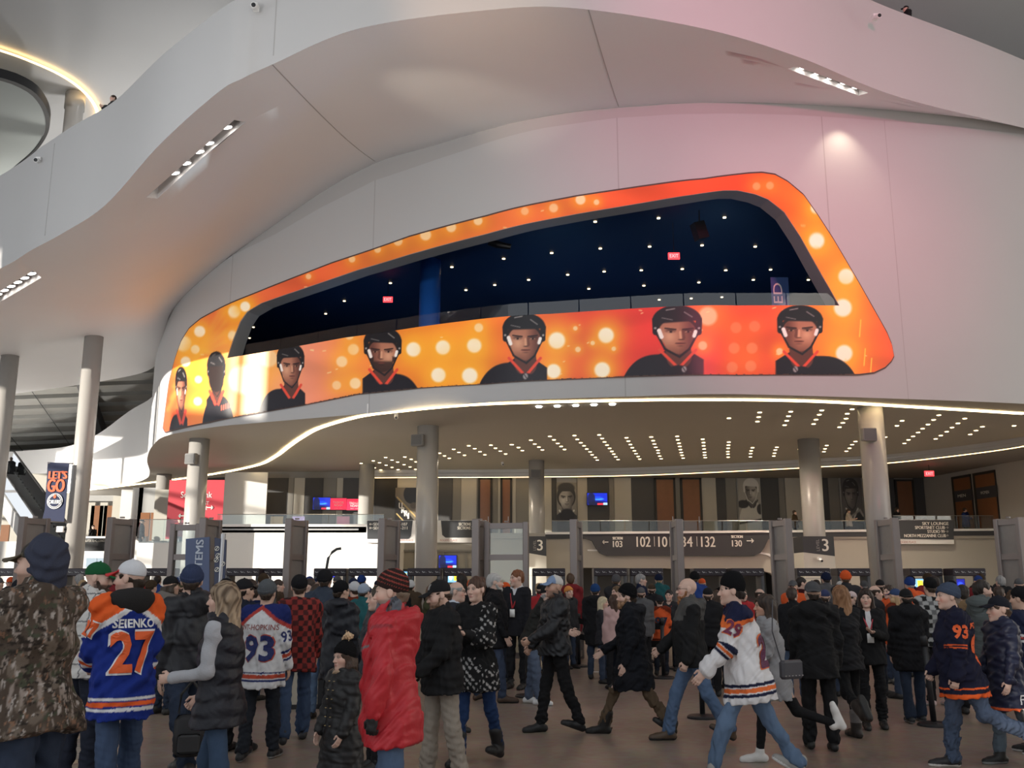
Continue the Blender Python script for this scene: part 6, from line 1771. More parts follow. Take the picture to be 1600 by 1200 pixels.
# 6 white jersey 93
P = Person('man in a white 93 hockey jersey with navy shoulders and grey beanie, seen from behind', 412, 904, 9.5, 172, pose=Pose(girth=1.08, legs=((8,4),(-8,8)), arms=((4,12,18,0),(4,12,18,0))), head_yaw=176, res=.010)
P.body(); P.top('hockey_jersey', .055, -.24, (.092,.082,.07), paint_jersey((.70,.70,.71), (.016,.026,.13), (.45,.06,.05), [(.06,.08,(.016,.026,.13)),(.09,.125,(.5,.075,.04)),(.135,.155,(.016,.026,.13))], [(1.25,1.36,(.016,.026,.13)),(1.40,1.56,(.5,.075,.04)),(1.60,1.70,(.016,.026,.13))], -.24, (.56,.75)), M_CLOTH, wr=.006)
P.back_text('NT-HOPKINS', .345, .38, .055, (.30,.10,.09), bold=.01, off=.008); P.back_text('93', .14, .31, .26, (.5,.075,.04), grow=.010, bold=.03, name='number_outline'); P.back_text('93', .14, .31, .26, (.016,.026,.13), bold=.03, off=.011, name='number')
P.sleeve_text('93', 0, .8, .13, .11, (.016,.026,.13), bold=.02, name='number', fwd=.8)
P.trousers(col=(.020,.023,.030), ank=.06); P.shoes((.02,.02,.022), (.4,.4,.4)); P.beanie((.11,.12,.13)); P.hair_u('short', (.035,.023,.016))
# 7 plaid shirt
P = Person('man in a red and black plaid shirt and dark beanie, seen from behind', 463, 897, 10.5, -165, pose=Pose(girth=1.12, legs=((14,6),(-12,10)), arms=((4,12,16,0),(4,12,16,0)), lean=2), res=.011)
P.body(); P.top('plaid_shirt', .045, -.20, (.084,.074,.06), paint_plaid((.07,.018,.018),(.26,.035,.03),(.025,.012,.012), .055), wr=.006); P.trousers(col=JEAN, m=M_DENIM, ank=.07); P.shoes((.03,.028,.03)); P.beanie((.018,.018,.02), cuff=False); P.hair_u('short', (.035,.023,.016))
# 8 two dark figures
P = Person('man in a slate blue jacket and black beanie behind the hooded black coat', 503, 889, 12.2, 178, pose=Pose(girth=1.1), res=.013)
P.body(); P.top('jacket', .05, -.16, (.082,.072,.058), cc_((.040,.052,.075)), collar=.8); P.trousers(col=JEANL, m=M_DENIM); P.shoes(); P.beanie((.018,.018,.02)); P.hair_u('short', (.035,.023,.016))
P = Person('person in a long hooded black coat and dark beanie, seen from behind, centre left', 529, 906, 11.4, 158, pose=Pose(girth=1.12, legs=((4,3),(-4,4))), head_yaw=140, res=.012)
P.body(); P.top('hooded_coat', .055, -.36, (.086,.076,.062), cc_((.013,.015,.022)), M_SHELL, hood=1.1, collar=.8, wr=.007, flare=.02); P.trousers(col=BLK); P.shoes(); P.beanie((.014,.014,.016), cuff=False); P.glasses(); P.hair_u('short', (.035,.023,.016))
# 9 girl
P = Person('girl in a long black coat and black hat with a fur pompom', 537, 1008, 7.0, -38, fem=True, child=True, pose=Pose(True, girth=1.12, arms=((8,12,20,6),(8,12,20,6)), legs=((6,4),(-6,4))), head_yaw=-44, res=.008, skin=1, hat_h=.0)
P.body(lip=(.5,.18,.17), ruddy=.5); P.top('long_coat', .05, -.66, (.084,.076,.064), cc_((.016,.016,.017)), M_SHELL, collar=.6, puff=.006, wr=.004, flare=.02); P.trousers(col=BLK); P.shoes(); P.hair_u('bob', (.05,.03,.02)); P.beanie((.010,.010,.011), tall=.02, pom=(.60,.42,.26), label='black knitted hat')
S = Sdf((-.3,-.35,1.2), (.3,.3,1.7), .009)
for a in range(12):
    t = a/12*6.283; S.ell(P.pose.N+np.array([math.sin(t)*.085, math.cos(t)*.08, .01]), (.03,.03,.026), .02)
w = wrinkle(4, .008, 100); S.fn(lambda d, X, Y, Z: d+w(X, Y, Z)); V, Q = S.mesh(); P.emit('fur_collar', V, Q, np.tile([.42,.30,.20], (len(V),1)), M_HAIR)
m = MB()
for i in range(6):
    for sx in (-.035,.035): c = P.pose.N-P.pose.U*(.07+.085*i)+P.pose.Fd*(.165+.012*min(i,3)); m.lathe([(.009,-.004),(.011,0),(.009,.004)], tuple(c+np.array([sx-.0,0,0])), 8)
P.prim('buttons', m, mat('brass_button', (.55,.42,.2), .3, metal=.8))
# 10 red jacket
P = Person('man in a bright red jacket with a striped beanie and black gloves, facing left', 614, 889, 6.2, -102, pose=Pose(lean=1, girth=1.12, arms=((8,8,20,4),(-4,22,12,0)), legs=((6,4),(-6,6))), head_yaw=-96, head_pitch=4, res=.008, skin=1, hat_h=.025)
def p_red(V, cx):
    C = np.tile([.46,.020,.030], (len(V),1)); m_ = (cx['arm'] < 0)&(np.abs(cx['h']-.31-.25*np.abs(cx['x'])) < .008)&(cx['yf'] < 0)&(cx['x'] > .0); C[m_] = (.16,.14,.15)
    C[(cx['h'] > .55)&(np.abs(cx['x']) < .085)&(cx['yf'] < .075)] = (.09,.10,.12); C[(cx['arm'] >= 0)&(cx['t'] > .02)&(cx['t'] < .10)] = (.30,.02,.03); C[(cx['arm'] < 0)&(np.abs(cx['x']) < .008)&(cx['yf'] < 0)] = (.20,.015,.02)
    return C
P.body(beard=(.34,.24,.20), hands=('grip','grip'), hand_col=(.012,.012,.013), ruddy=.9); P.top('red_jacket', .06, -.25, (.084,.076,.064), p_red, M_SHELL, belly=.03, hood=1.0, collar=1.25, wr=.007); P.trousers(col=(.075,.115,.19), m=M_DENIM, fit=1.08, ank=.07); P.shoes()
P.beanie((.035,.022,.020), cuff=False, stripes=((.34,.07,.055),.030,.008), tall=.01, label='dark beanie with thin red stripes'); P.hair_u('buzz', (.14,.10,.07))
# 11 black cap, khaki trousers
P = Person('bearded man in a black cap, black jacket and khaki trousers', 692, 904, 8.2, -62, pose=Pose(lean=3, girth=1.12, arms=((10,8,22,8),(14,10,36,16)), legs=((8,5),(-7,6))), head_yaw=-72, head_pitch=14, res=.010, skin=1)
P.body(beard=(.40,.24,.17)); P.top('black_jacket', .055, -.14, (.088,.078,.062), cc_((.014,.014,.015)), collar=.7, wr=.006); P.trousers(col=(.30,.26,.215), fit=1.05, ank=.065); P.shoes((.03,.03,.03)); P.cap((.014,.014,.015), patch=(.30,.29,.28)); P.hair_u('short', (.05,.03,.02)); P.beard((.13,.07,.04))
# 12 older man with glasses
P = Person('older grey haired man with glasses in a dark suit behind the poncho woman', 712, 906, 11.3, 62, pose=Pose(girth=1.1, arms=((6,8,20,0),(6,8,20,0)), legs=((6,3),(-6,5))), head_yaw=78, res=.012, skin=1)
P.body(ruddy=.8); P.top('suit_jacket', .035, -.17, (.074,.064,.052), cc_((.022,.024,.034)), open_v=.24, wr=.004); P.top('shirt', .016, -.05, (.05,.045,.04), cc_((.55,.60,.68)), sleeves=False, wr=.002, collar=.7); P.trousers(col=BLK); P.shoes(); P.hair('ring', (.30,.29,.28)); P.glasses()
# 13 woman in poncho
P = Person('young woman with hair in a bun, black sweater and patterned shawl, holding a phone', 745, 895, 9.3, -28, fem=True, pose=Pose(True, girth=1.04, lean=1, arms=((20,10,78,34),(22,12,84,30)), legs=((12,6),(-12,10))), head_yaw=-34, head_pitch=2, res=.009, skin=1, hat_h=.035)
def p_shawl(V, cx):
    C = np.tile([.012,.012,.013], (len(V),1)); n = np.sin(V[:,2]*85+np.sign(np.sin(V[:,0]*90+V[:,1]*75))*1.6)+np.sin((V[:,0]+V[:,2])*105)
    C[(n > .8)&((cx['arm'] == 1)|(cx['x'] > .10)|(cx['h'] < .05))&(vnoise(V, 12, 5) > -.3)] = (.42,.41,.40); return C
P.body(hands=('grip','grip'), lip=(.45,.16,.15)); P.top('black_sweater', .025, -.10, (.064,.056,.044), cc_((.013,.013,.014)), wr=.004)
P.top('patterned_shawl', .045, -.26, (.086,.10,.10), p_shawl, tlen=.35, wr=.008, flare=.05, hi=.47); P.trousers(col=(.022,.045,.12), m=M_DENIM, fit=.93, ank=.048); P.shoes((.016,.015,.015), shaft=.42, name='ankle_boot'); P.hair('bun', (.06,.03,.02), (.10,.05,.03))
m = MB(); wr = (P.pose.arm[0][2]+P.pose.arm[1][2])/2+np.array([0,-.10,.01]); m.obox(wr, (1,0,0), (0,.5,.87), (0,-.87,.5), .036, .007, .072)
ph = P.prim('phone_tmp', m, mat('phone_black', (.02,.02,.024), .2)); Mw = P.root.matrix_basis.copy(); ph.parent = None; ph.name = 'mobile_phone'; ph.location = P.root.location; ph.rotation_euler = P.root.rotation_euler; tag(ph, 'black mobile phone held by the woman in the patterned shawl', 'phone')
# 14 white bearded man
P = Person('white haired bearded man in a black coat and jeans, facing right', 772, 894, 13.8, 96, pose=Pose(girth=1.15, arms=((6,8,20,0),(6,8,20,0)), legs=((10,4),(-10,10))), head_yaw=92, res=.013, skin=1)
P.body(ruddy=.9); P.top('coat', .05, -.20, (.084,.074,.06), cc_((.012,.012,.014)), collar=.8, belly=.05); P.trousers(col=(.045,.06,.10), m=M_DENIM); P.shoes((.06,.035,.022)); P.hair('short', (.42,.41,.40), (.55,.54,.52)); P.beard((.40,.39,.37))
# 15 smiling man with lanyard
P = Person('tall smiling man in a dark suit with a red lanyard, behind the old man', 808, 889, 15.5, -25, pose=Pose(girth=1.05, arms=((14,8,60,20),(6,8,10,0))), head_yaw=-62, res=.013, skin=1)
P.body(ruddy=.9); P.top('suit_jacket', .035, -.17, (.074,.064,.052), cc_((.016,.016,.020)), open_v=.26, wr=.004); P.top('shirt', .018, -.05, (.05,.045,.04), cc_((.62,.62,.64)), sleeves=False, collar=.7, wr=.002); P.trousers(col=BLK); P.shoes(); P.hair('short', (.16,.06,.025)); P.lanyard()
# 16 old man
P = Person('old man in a black cap and dark jacket leaning forward, jeans and white sneakers', 832, 913, 13.6, 78, pose=Pose(lean=20, girth=1.08, arms=((30,8,40,0),(30,8,40,0)), legs=((10,6),(-4,4))), head_yaw=80, res=.012, skin=1)
P.body(ruddy=.8); P.top('jacket', .045, -.14, (.08,.07,.056), cc_((.026,.026,.024)), collar=.7); P.trousers(col=(.09,.115,.17), m=M_DENIM); P.shoes((.66,.66,.66), (.75,.75,.75), name='sneaker'); P.hair_u('short', (.38,.37,.36)); P.cap((.014,.014,.015))
# 17 bomber jacket
P = Person('man in a black bomber jacket with a pale blue and white cap, facing left', 868, 897, 11.1, -72, pose=Pose(girth=1.14, arms=((12,10,30,6),(26,12,36,10)), legs=((12,4),(-12,10))), head_yaw=-62, res=.010, skin=2)
P.body(hands=('grip','grip'), beard=(.30,.18,.13)); P.top('bomber_jacket', .055, -.07, (.088,.08,.062), cc_((.014,.015,.018)), M_SHELL, collar=1.2, wr=.008); P.trousers(col=(.012,.012,.013)); P.shoes((.014,.014,.015), name='sneaker'); P.cap((.22,.30,.46), brim=(.22,.30,.46), back=(.58,.56,.54), label='pale blue cap with a white mesh back')
# 18 parka
P = Person('man in a long black parka, black knit hat and brown trousers walking left', 988, 913, 10.9, -97, pose=Pose(lean=3, girth=1.14, arms=((16,8,40,6),(-4,8,22,0)), legs=((30,12),(-24,14))), head_yaw=-92, res=.010, skin=1)
P.body(beard=(.22,.13,.08)); P.top('parka', .06, -.36, (.092,.082,.066), cc_((.010,.011,.015)), hood=1.15, collar=1.0, wr=.007, flare=.045); P.trousers(col=(.105,.072,.045), ank=.062, wr=.009); P.shoes((.014,.013,.012), shaft=.35, name='boot'); P.beanie((.009,.009,.010), cuff=True, tall=.02); P.beard((.30,.17,.09)); P.hair_u('short', (.035,.023,.016))
# 19 bald man
P = Person('bald man with a red beard and glasses in a black and grey jacket walking left', 1082, 903, 10.5, -88, pose=Pose(lean=2, girth=1.2, arms=((20,8,30,4),(4,12,14,0)), legs=((22,8),(-18,14))), head_yaw=-92, res=.010, skin=1, hat_h=0)
def p_grey(V, cx):
    C = np.tile([.016,.016,.017], (len(V),1)); C[(cx['arm'] < 0)&(cx['h'] > .36)] = (.085,.083,.080); C[(cx['arm'] >= 0)&(cx['t'] > .22)&(cx['t'] < .55)&(np.abs(V[:,0]) > .27)] = (.05,.05,.05); return C
P.body(hands=('grip','grip'), ruddy=1.0); P.top('two_tone_jacket', .055, -.12, (.088,.08,.064), p_grey, hood=1.0, collar=.9, belly=.05, wr=.006); P.trousers(col=(.10,.155,.26), m=M_DENIM, ank=.07); P.shoes((.085,.055,.034), name='boot', shaft=.2); P.beard((.26,.11,.045), long=.03); P.glasses()
# 20 white jersey 29
P = Person('man in a white 29 hockey jersey and black knit hat striding left', 1165, 897, 8.5, -100, pose=Pose(lean=7, girth=1.08, arms=((-4,10,12,0),(24,18,18,4)), legs=((-24,10),(27,10))), head_yaw=-98, res=.008, skin=1)
NV = (.012,.015,.045)
P.body(hands=('relax','relax')); P.top('hockey_jersey', .06, -.24, (.098,.086,.074), paint_jersey((.70,.69,.70), NV, (.75,.16,.04), [(.06,.085,NV),(.095,.13,(.75,.16,.04)),(.14,.165,NV)], [(.92,1.02,NV),(1.05,1.16,(.75,.16,.04)),(1.20,1.30,NV)], -.24, (.50,.25)), hood=None, wr=.007, flare=.06)
P.sleeve_text('29', 1, .46, .14, .12, (.75,.16,.04), grow=.008, bold=.03, name='number_outline'); P.sleeve_text('29', 1, .46, .14, .12, (.16,.02,.06), off=.011, bold=.03, name='number')
P.back_text('29', .16, .32, .28, (.75,.16,.04), grow=.010, bold=.03, name='number_outline'); P.back_text('29', .16, .32, .28, (.10,.02,.06), off=.011, bold=.03, name='number')
P.trousers(col=JEANL, m=M_DENIM, fit=.98, ank=.056, wr=.006); P.shoes((.30,.29,.27), (.7,.7,.68), name='sneaker'); P.hair_u('short', (.02,.014,.012)); P.beanie((.010,.010,.011), cuff=False, tall=.03)
# 21 woman in grey shirt
P = Person('dark haired woman in a grey overshirt and black leggings stepping left', 1206, 929, 9.25, -92, fem=True, pose=Pose(True, lean=3, girth=1.04, arms=((10,8,30,6),(10,10,52,10)), legs=((14,8),(-30,42))), head_yaw=-92, res=.009, skin=2, hat_h=0)
P.body(lip=(.4,.14,.12), ruddy=.5); P.top('grey_overshirt', .045, -.28, (.072,.064,.052), cc_((.30,.30,.31)), collar=.7, wr=.007, flare=.03); P.trousers(col=(.011,.011,.012), fit=.86, ank=.040, wr=.002, name='leggings'); P.shoes((.68,.66,.63), (.74,.73,.7), name='sneaker'); P.hair('long', (.022,.014,.011), (.07,.045,.03))
pz = aty(1236, 1046, 8.75); pu = empty('handbag', pz, .5, 'dark grey studded handbag at the hip of the woman in the grey overshirt', 'bag')
MB().box((-.125,-.035,-.08),(.125,.035,.08), .02).build('bag_body', mat('bag_leather', (.055,.055,.065), .45), pu); m = MB()
for i in range(6): m.lathe([(.007,-.003),(.007,.003)], (-.10+i*.04,-.036,-.05), 6)
m.build('studs', M_STEEL, pu); MB().tube([(-.11,.0,.07),(-.17,.03,.33),(-.10,.08,.60)], .006, 5).build('strap', mat('bag_leather'), pu)
# 22 black jacket, back
P = Person('broad man in a black jacket and grey cap, seen from behind, right of centre', 1276, 906, 10.0, 172, pose=Pose(girth=1.2, legs=((-2,3),(6,4)), arms=((4,12,12,0),(4,12,14,0))), head_yaw=178, res=.010)
P.body(); P.top('black_jacket', .06, -.20, (.092,.084,.066), cc_((.013,.013,.014)), hood=1.2, collar=.8, wr=.007); P.trousers(col=(.013,.013,.014), fit=1.08, ank=.066); P.shoes((.02,.019,.018)); P.hair_u('buzz', (.03,.02,.015)); P.cap((.075,.075,.08), turn=170)
# 23 woman with long brown hair
P = Person('woman with long auburn hair in a black jacket and fur boots, walking away', 1322, 915, 10.7, -168, fem=True, pose=Pose(True, girth=1.08, lean=2, legs=((6,4),(-20,40)), arms=((4,10,12,0),(4,10,14,0))), res=.010, hat_h=0)
P.body(); P.top('black_jacket', .045, -.16, (.078,.068,.055), cc_((.016,.016,.018)), wr=.006); P.trousers(col=(.011,.011,.012), fit=.92, ank=.05); P.shoes((.03,.022,.018), shaft=.45, fur=(.16,.145,.14), name='fur_boot', fat=1.15); P.hair('long', (.17,.075,.03), (.34,.18,.09))
# 24 smiling woman
P = Person('smiling dark haired woman in a black blazer with a red lanyard, facing the camera', 1360, 920, 11.4, -12, fem=True, pose=Pose(True, girth=1.1, arms=((6,10,20,0),(20,10,86,40)), legs=((4,3),(-4,3))), head_yaw=-20, res=.010, skin=1, hat_h=0)
P.body(lip=(.5,.12,.12), hands=('relax','relax'), ruddy=.6); P.top('blouse', .02, -.10, (.05,.045,.04), cc_((.68,.67,.68)), sleeves=False, wr=.003); P.top('blazer', .04, -.14, (.076,.066,.052), cc_((.012,.012,.013)), open_v=.52, wr=.004); P.trousers(col=(.012,.012,.013)); P.shoes(); P.hair('long', (.016,.010,.008), (.05,.026,.016)); P.lanyard((.5,.05,.07), L=.28)
# 25 black coat
P = Person('man in a hooded black coat and jeans seen from behind the leaning stanchion', 1424, 918, 11.9, 176, pose=Pose(girth=1.16, legs=((8,4),(-6,6)), arms=((4,12,16,0),(4,12,16,0))), res=.012)
P.body(); P.top('hooded_coat', .06, -.26, (.092,.082,.066), cc_((.012,.012,.014)), hood=1.25, collar=.8, wr=.007); P.trousers(col=JEAND, m=M_DENIM, ank=.066); P.shoes((.02,.02,.02), (.3,.3,.3)); P.hair_u('short', (.02,.015,.012)); P.cap((.014,.014,.015), turn=180)
# 26 black and white plaid
P = Person('person in a black and white plaid jacket and black beanie, seen from behind', 1463, 902, 13.4, 178, pose=Pose(girth=1.15), res=.013)
P.body(); P.top('plaid_jacket', .05, -.14, (.086,.076,.06), paint_plaid((.16,.16,.16),(.42,.42,.41),(.02,.02,.02), .062)); P.trousers(col=BLK); P.shoes((.6,.45,.44), (.7,.7,.7), name='sneaker'); P.beanie((.013,.013,.014), cuff=False, tall=.01); P.hair_u('short', (.035,.023,.016))
# 27 navy jersey 93
P = Person('man in a navy 93 hockey jersey with orange numbers and a blue beanie, walking left', 1500, 909, 9.0, -102, pose=Pose(lean=4, girth=1.16, arms=((12,10,16,0),(2,12,10,0)), legs=((12,6),(-22,44))), head_yaw=-94, res=.008, skin=1)
NJ = (.011,.012,.030)
P.body(ruddy=.9, hands=('grip','grip')); P.top('hockey_jersey', .065, -.26, (.102,.09,.076), paint_jersey(NJ, None, None, [(0,.045,ORG),(.085,.10,ORG)], [(.86,.90,ORG),(.95,.99,ORG)], -.26), belly=.05, collar=.5, wr=.007, flare=.03)
for a in (-.001,): pass
P.sleeve_text('93', 1, .45, .145, .135, ORG, bold=.04, name='number', fwd=.15); P.back_text('93', .17, .32, .30, ORG, bold=.04, name='number'); P.back_text('HOPKINS', .40, .34, .055, ORG, bold=.02)
P.trousers(col=(.07,.095,.15), m=M_DENIM, fit=1.1, ank=.066, wr=.008); P.shoes((.016,.016,.018), (.68,.66,.62), name='sneaker'); P.beanie((.065,.085,.13), cuff=True); P.hair_u('buzz', (.18,.14,.11))
m = MB(); p = P.pose; m.tube([p.N+np.array([.085*math.cos(t*.524), .085*math.sin(t*.524)-.01, .012-.03*(math.sin(t*.524) < 0)]) for t in range(13)], .016, 7, False); P.prim('collar_trim', m, mat('collar_orange', ORG, .7))
# 28 boy
P = Person('boy in a long navy jacket with orange hem and a black cap at the right', 1570, 931, 9.2, -82, pose=Pose(girth=1.1, arms=((8,10,20,0),(6,12,14,0)), legs=((8,5),(-12,12))), head_yaw=-86, res=.009, skin=1, child=True)
P.body(ruddy=.6); P.top('long_jacket', .055, -.36, (.088,.078,.064), paint_jersey((.012,.016,.042), None, None, [(0,.03,ORG)], [], -.36), M_SHELL, collar=1.1, wr=.007, flare=.03)
pz_ = P.pose; P.decal('F', pz_.P-pz_.U*.24+np.array([.15,0,0]), (0,1.0,0), pz_.U, .05, .10, (.6,.6,.62), name='white_mark', bold=.01)
P.trousers(col=(.11,.14,.17), m=M_DENIM, ank=.06); P.shoes((.014,.013,.012), (.25,.25,.25), shaft=.4, name='boot'); P.hair_u('short', (.06,.035,.022)); P.cap((.012,.013,.020))
# 29 right edge
P = Person('person in a navy jersey with white sleeve stripes cut by the right picture edge', 1606, 915, 9.9, -140, pose=Pose(girth=1.12), res=.012)
P.body(); P.top('hockey_jersey', .055, -.22, (.09,.08,.07), paint_jersey((.013,.017,.045), None, None, [(.05,.08,ORG)], [(.60,.68,(.6,.6,.6)),(.72,.78,(.4,.06,.05)),(.82,.9,(.6,.6,.6))], -.22)); P.trousers(col=JEAND, m=M_DENIM); P.shoes((.02,.02,.02), (.6,.6,.6)); P.hair_u('short', (.02,.014,.012)); P.beanie((.014,.014,.016), cuff=False)
# 30 dark hair, grey green
P = Person('dark haired man in a grey green jacket behind the boy, facing right', 1545, 904, 11.7, 108, pose=Pose(girth=1.12), head_yaw=88, res=.012, skin=1)
P.body(beard=(.20,.13,.10)); P.top('hooded_jacket', .05, -.18, (.084,.074,.06), cc_((.10,.115,.115)), hood=1.2, collar=.8); P.trousers(col=(.05,.06,.08), m=M_DENIM); P.shoes(); P.hair('short', (.02,.014,.011))
# 31 fur hood
P = Person('person in a dark coat with a tan fur trimmed hood behind the navy 93 jersey', 1514, 912, 12.6, 174, pose=Pose(girth=1.15), res=.013)
P.body(); P.top('fur_hood_coat', .055, -.30, (.09,.08,.066), lambda V, cx: np.where((cx['h'] > .46)[:,None], np.array([[.20,.13,.07]]), np.array([[.016,.016,.017]])), hood=1.35); P.trousers(col=BLK); P.shoes(); P.hair('short', (.02,.015,.012))
# 32 left edge
P = Person('person in a navy jacket and dark beanie behind the camouflage jacket at the left edge', 22, 903, 9.5, 178, pose=Pose(girth=1.15), res=.013)
P.body(); P.top('jacket', .055, -.18, (.088,.078,.062), cc_((.014,.018,.036)), collar=1.0); P.trousers(col=BLK); P.shoes(); P.beanie((.018,.019,.024), cuff=False); P.hair_u('short', (.035,.023,.016))
# 33 grey hoodie
P = Person('long haired person in a black cap and grey hooded sweater behind the 27 jersey', 259, 898, 12.6, 150, fem=True, pose=Pose(True, girth=1.12), head_yaw=120, res=.013)
P.body(); P.top('hooded_sweater', .045, -.14, (.08,.07,.056), cc_((.17,.155,.14)), hood=1.2); P.trousers(col=JEAND, m=M_DENIM); P.shoes(); P.hair_u('bob', (.05,.035,.025)); P.cap((.014,.014,.015), turn=0)
# 34
P = Person('person in a dark navy jacket and black cap left of the white 93 jersey', 376, 902, 9.9, 165, pose=Pose(girth=1.12), head_yaw=140, res=.012)
P.body(); P.top('jacket', .055, -.16, (.088,.078,.06), cc_((.014,.018,.032)), collar=.8); P.trousers(col=BLK); P.shoes(); P.hair_u('short', (.02,.014,.011)); P.cap((.014,.014,.016))
P = Person('person in a black puffer jacket behind the red jacket, mostly hidden', 590, 912, 8.9, -70, pose=Pose(girth=1.12), res=.013, skin=1)
P.body(); P.top('puffer_jacket', .055, -.16, (.09,.08,.062), cc_((.016,.017,.024)), M_SHELL, puff=.008, collar=1.1); P.trousers(col=BLK); P.shoes(); P.hair('short', (.04,.03,.02))
# =================================================================== THE CROWD, FARTHER FIGURES (shared meshes, own colours)
PROTO = {}
def proto(kind):
    """kind = (sex, head wear, garment, pose)"""
    if kind in PROTO: return PROTO[kind]
    sex, head, gar, po = kind; fem = sex == 'f'
    pose = {'stand':Pose(fem, girth=1.1), 'walk':Pose(fem, girth=1.1, legs=((18,8),(-16,14)), arms=((14,8,24,0),(-10,8,14,0))), 'hold':Pose(fem, girth=1.08, arms=((18,8,80,30),(18,8,84,30)))}[po]
    P = Person('proto '+'_'.join(kind), 0, 0, 0, 0, pose=pose, res=.021, fem=fem, loc=(0,0,-60), H=1.75, hres=.009, skin=1)
    P.body(ruddy=.8)
    W_ = (1,1,1)
    jers = paint_jersey(W_, (.2,.2,.25), (.9,.9,.9), [(.05,.08,(.15,.15,.2)),(.10,.13,(.9,.9,.9))], [(1.2,1.4,(.15,.15,.2)),(1.45,1.6,(.9,.9,.9))], -.22, (.54,.6))
    if gar == 'coat': P.top('coat', .055, -.32, (.088,.078,.064), cc_(W_), hood=1.15, collar=.8)
    elif gar == 'jersey': P.top('hockey_jersey', .055, -.22, (.092,.082,.07), jers)
    elif gar == 'suit': P.top('suit_jacket', .04, -.16, (.076,.066,.052), cc_(W_), open_v=.28); P.lanyard(L=.28)
    else: P.top('jacket', .05, -.14, (.084,.074,.06), cc_(W_), collar=1.0)
    P.trousers(col=W_); P.shoes()
    if head == 'beanie': P.beanie(W_, cuff=True); P.hair_u('short', W_)
    elif head == 'cap': P.cap(W_); P.hair_u('short', W_)
    elif head == 'hair': P.hair('short', W_)
    elif head == 'long': P.hair('long', W_)
    elif head == 'pom': P.beanie(W_, pom=(.8,.6,.3))
    elif head == 'bald': P.hair('ring', W_)
    elif head == 'capl': P.cap(W_); P.hair_u('bob', W_)
    PROTO[kind] = P.root; P.root['label'] = ''
    return P.root
LEG = [(.014,.014,.016),(.04,.055,.09),(.02,.024,.035),(.07,.10,.16),(.03,.03,.033)]
used_root = set()
def far(kind, px, top, Y, yaw, jacket, headc, label, hairc=(.04,.025,.018), group='people in the background crowd', loc=None, H=None, legc=None, hat=.03):
    base = proto(kind)
    if loc is None:
        zt = aty(px, top, Y)[2]; h = zt-hat; x = aty(px, (top+1040)/2, Y)[0]; loc = (x, Y, 0)
    else: h = H
    k = min(1.16, max(.80, h/1.755))
    if loc[2] == 0: REG.append((loc[0], loc[1]))
    r = base.copy(); COL.objects.link(r); r.name = 'person'; r.location = loc; r.rotation_euler = (0,0,math.radians(yaw)); r.scale = (k,k,k)
    r['label'] = label; r['category'] = 'person'; r['group'] = group
    lg = legc or LEG[int(abs(px*7+top))%len(LEG)]
    for ch in base.children:
        c = ch.copy(); COL.objects.link(c); c.parent = r
        n = ch.name.split('.')[0]
        if n in ('coat','jacket','hockey_jersey','suit_jacket'): c.color = (*jacket,1)
        elif n in ('beanie','cap'): c.color = (*headc,1)
        elif n == 'hair': c.color = (*hairc,1)
        elif n == 'trousers': c.color = (*lg,1)
        for g in ch.children:
            d = g.copy(); COL.objects.link(d); d.parent = c
    return r
RD = (.40,.03,.035); OR = (.70,.11,.03); NVY = (.014,.02,.05); GRY = (.10,.10,.105); OLV = (.06,.06,.03); TEAL = (.02,.10,.11); PNK = (.55,.36,.34); CRM = (.45,.40,.33); BRN = (.06,.04,.025); BLU = (.02,.05,.2); K = (.013,.013,.015); CH = (.03,.03,.033)
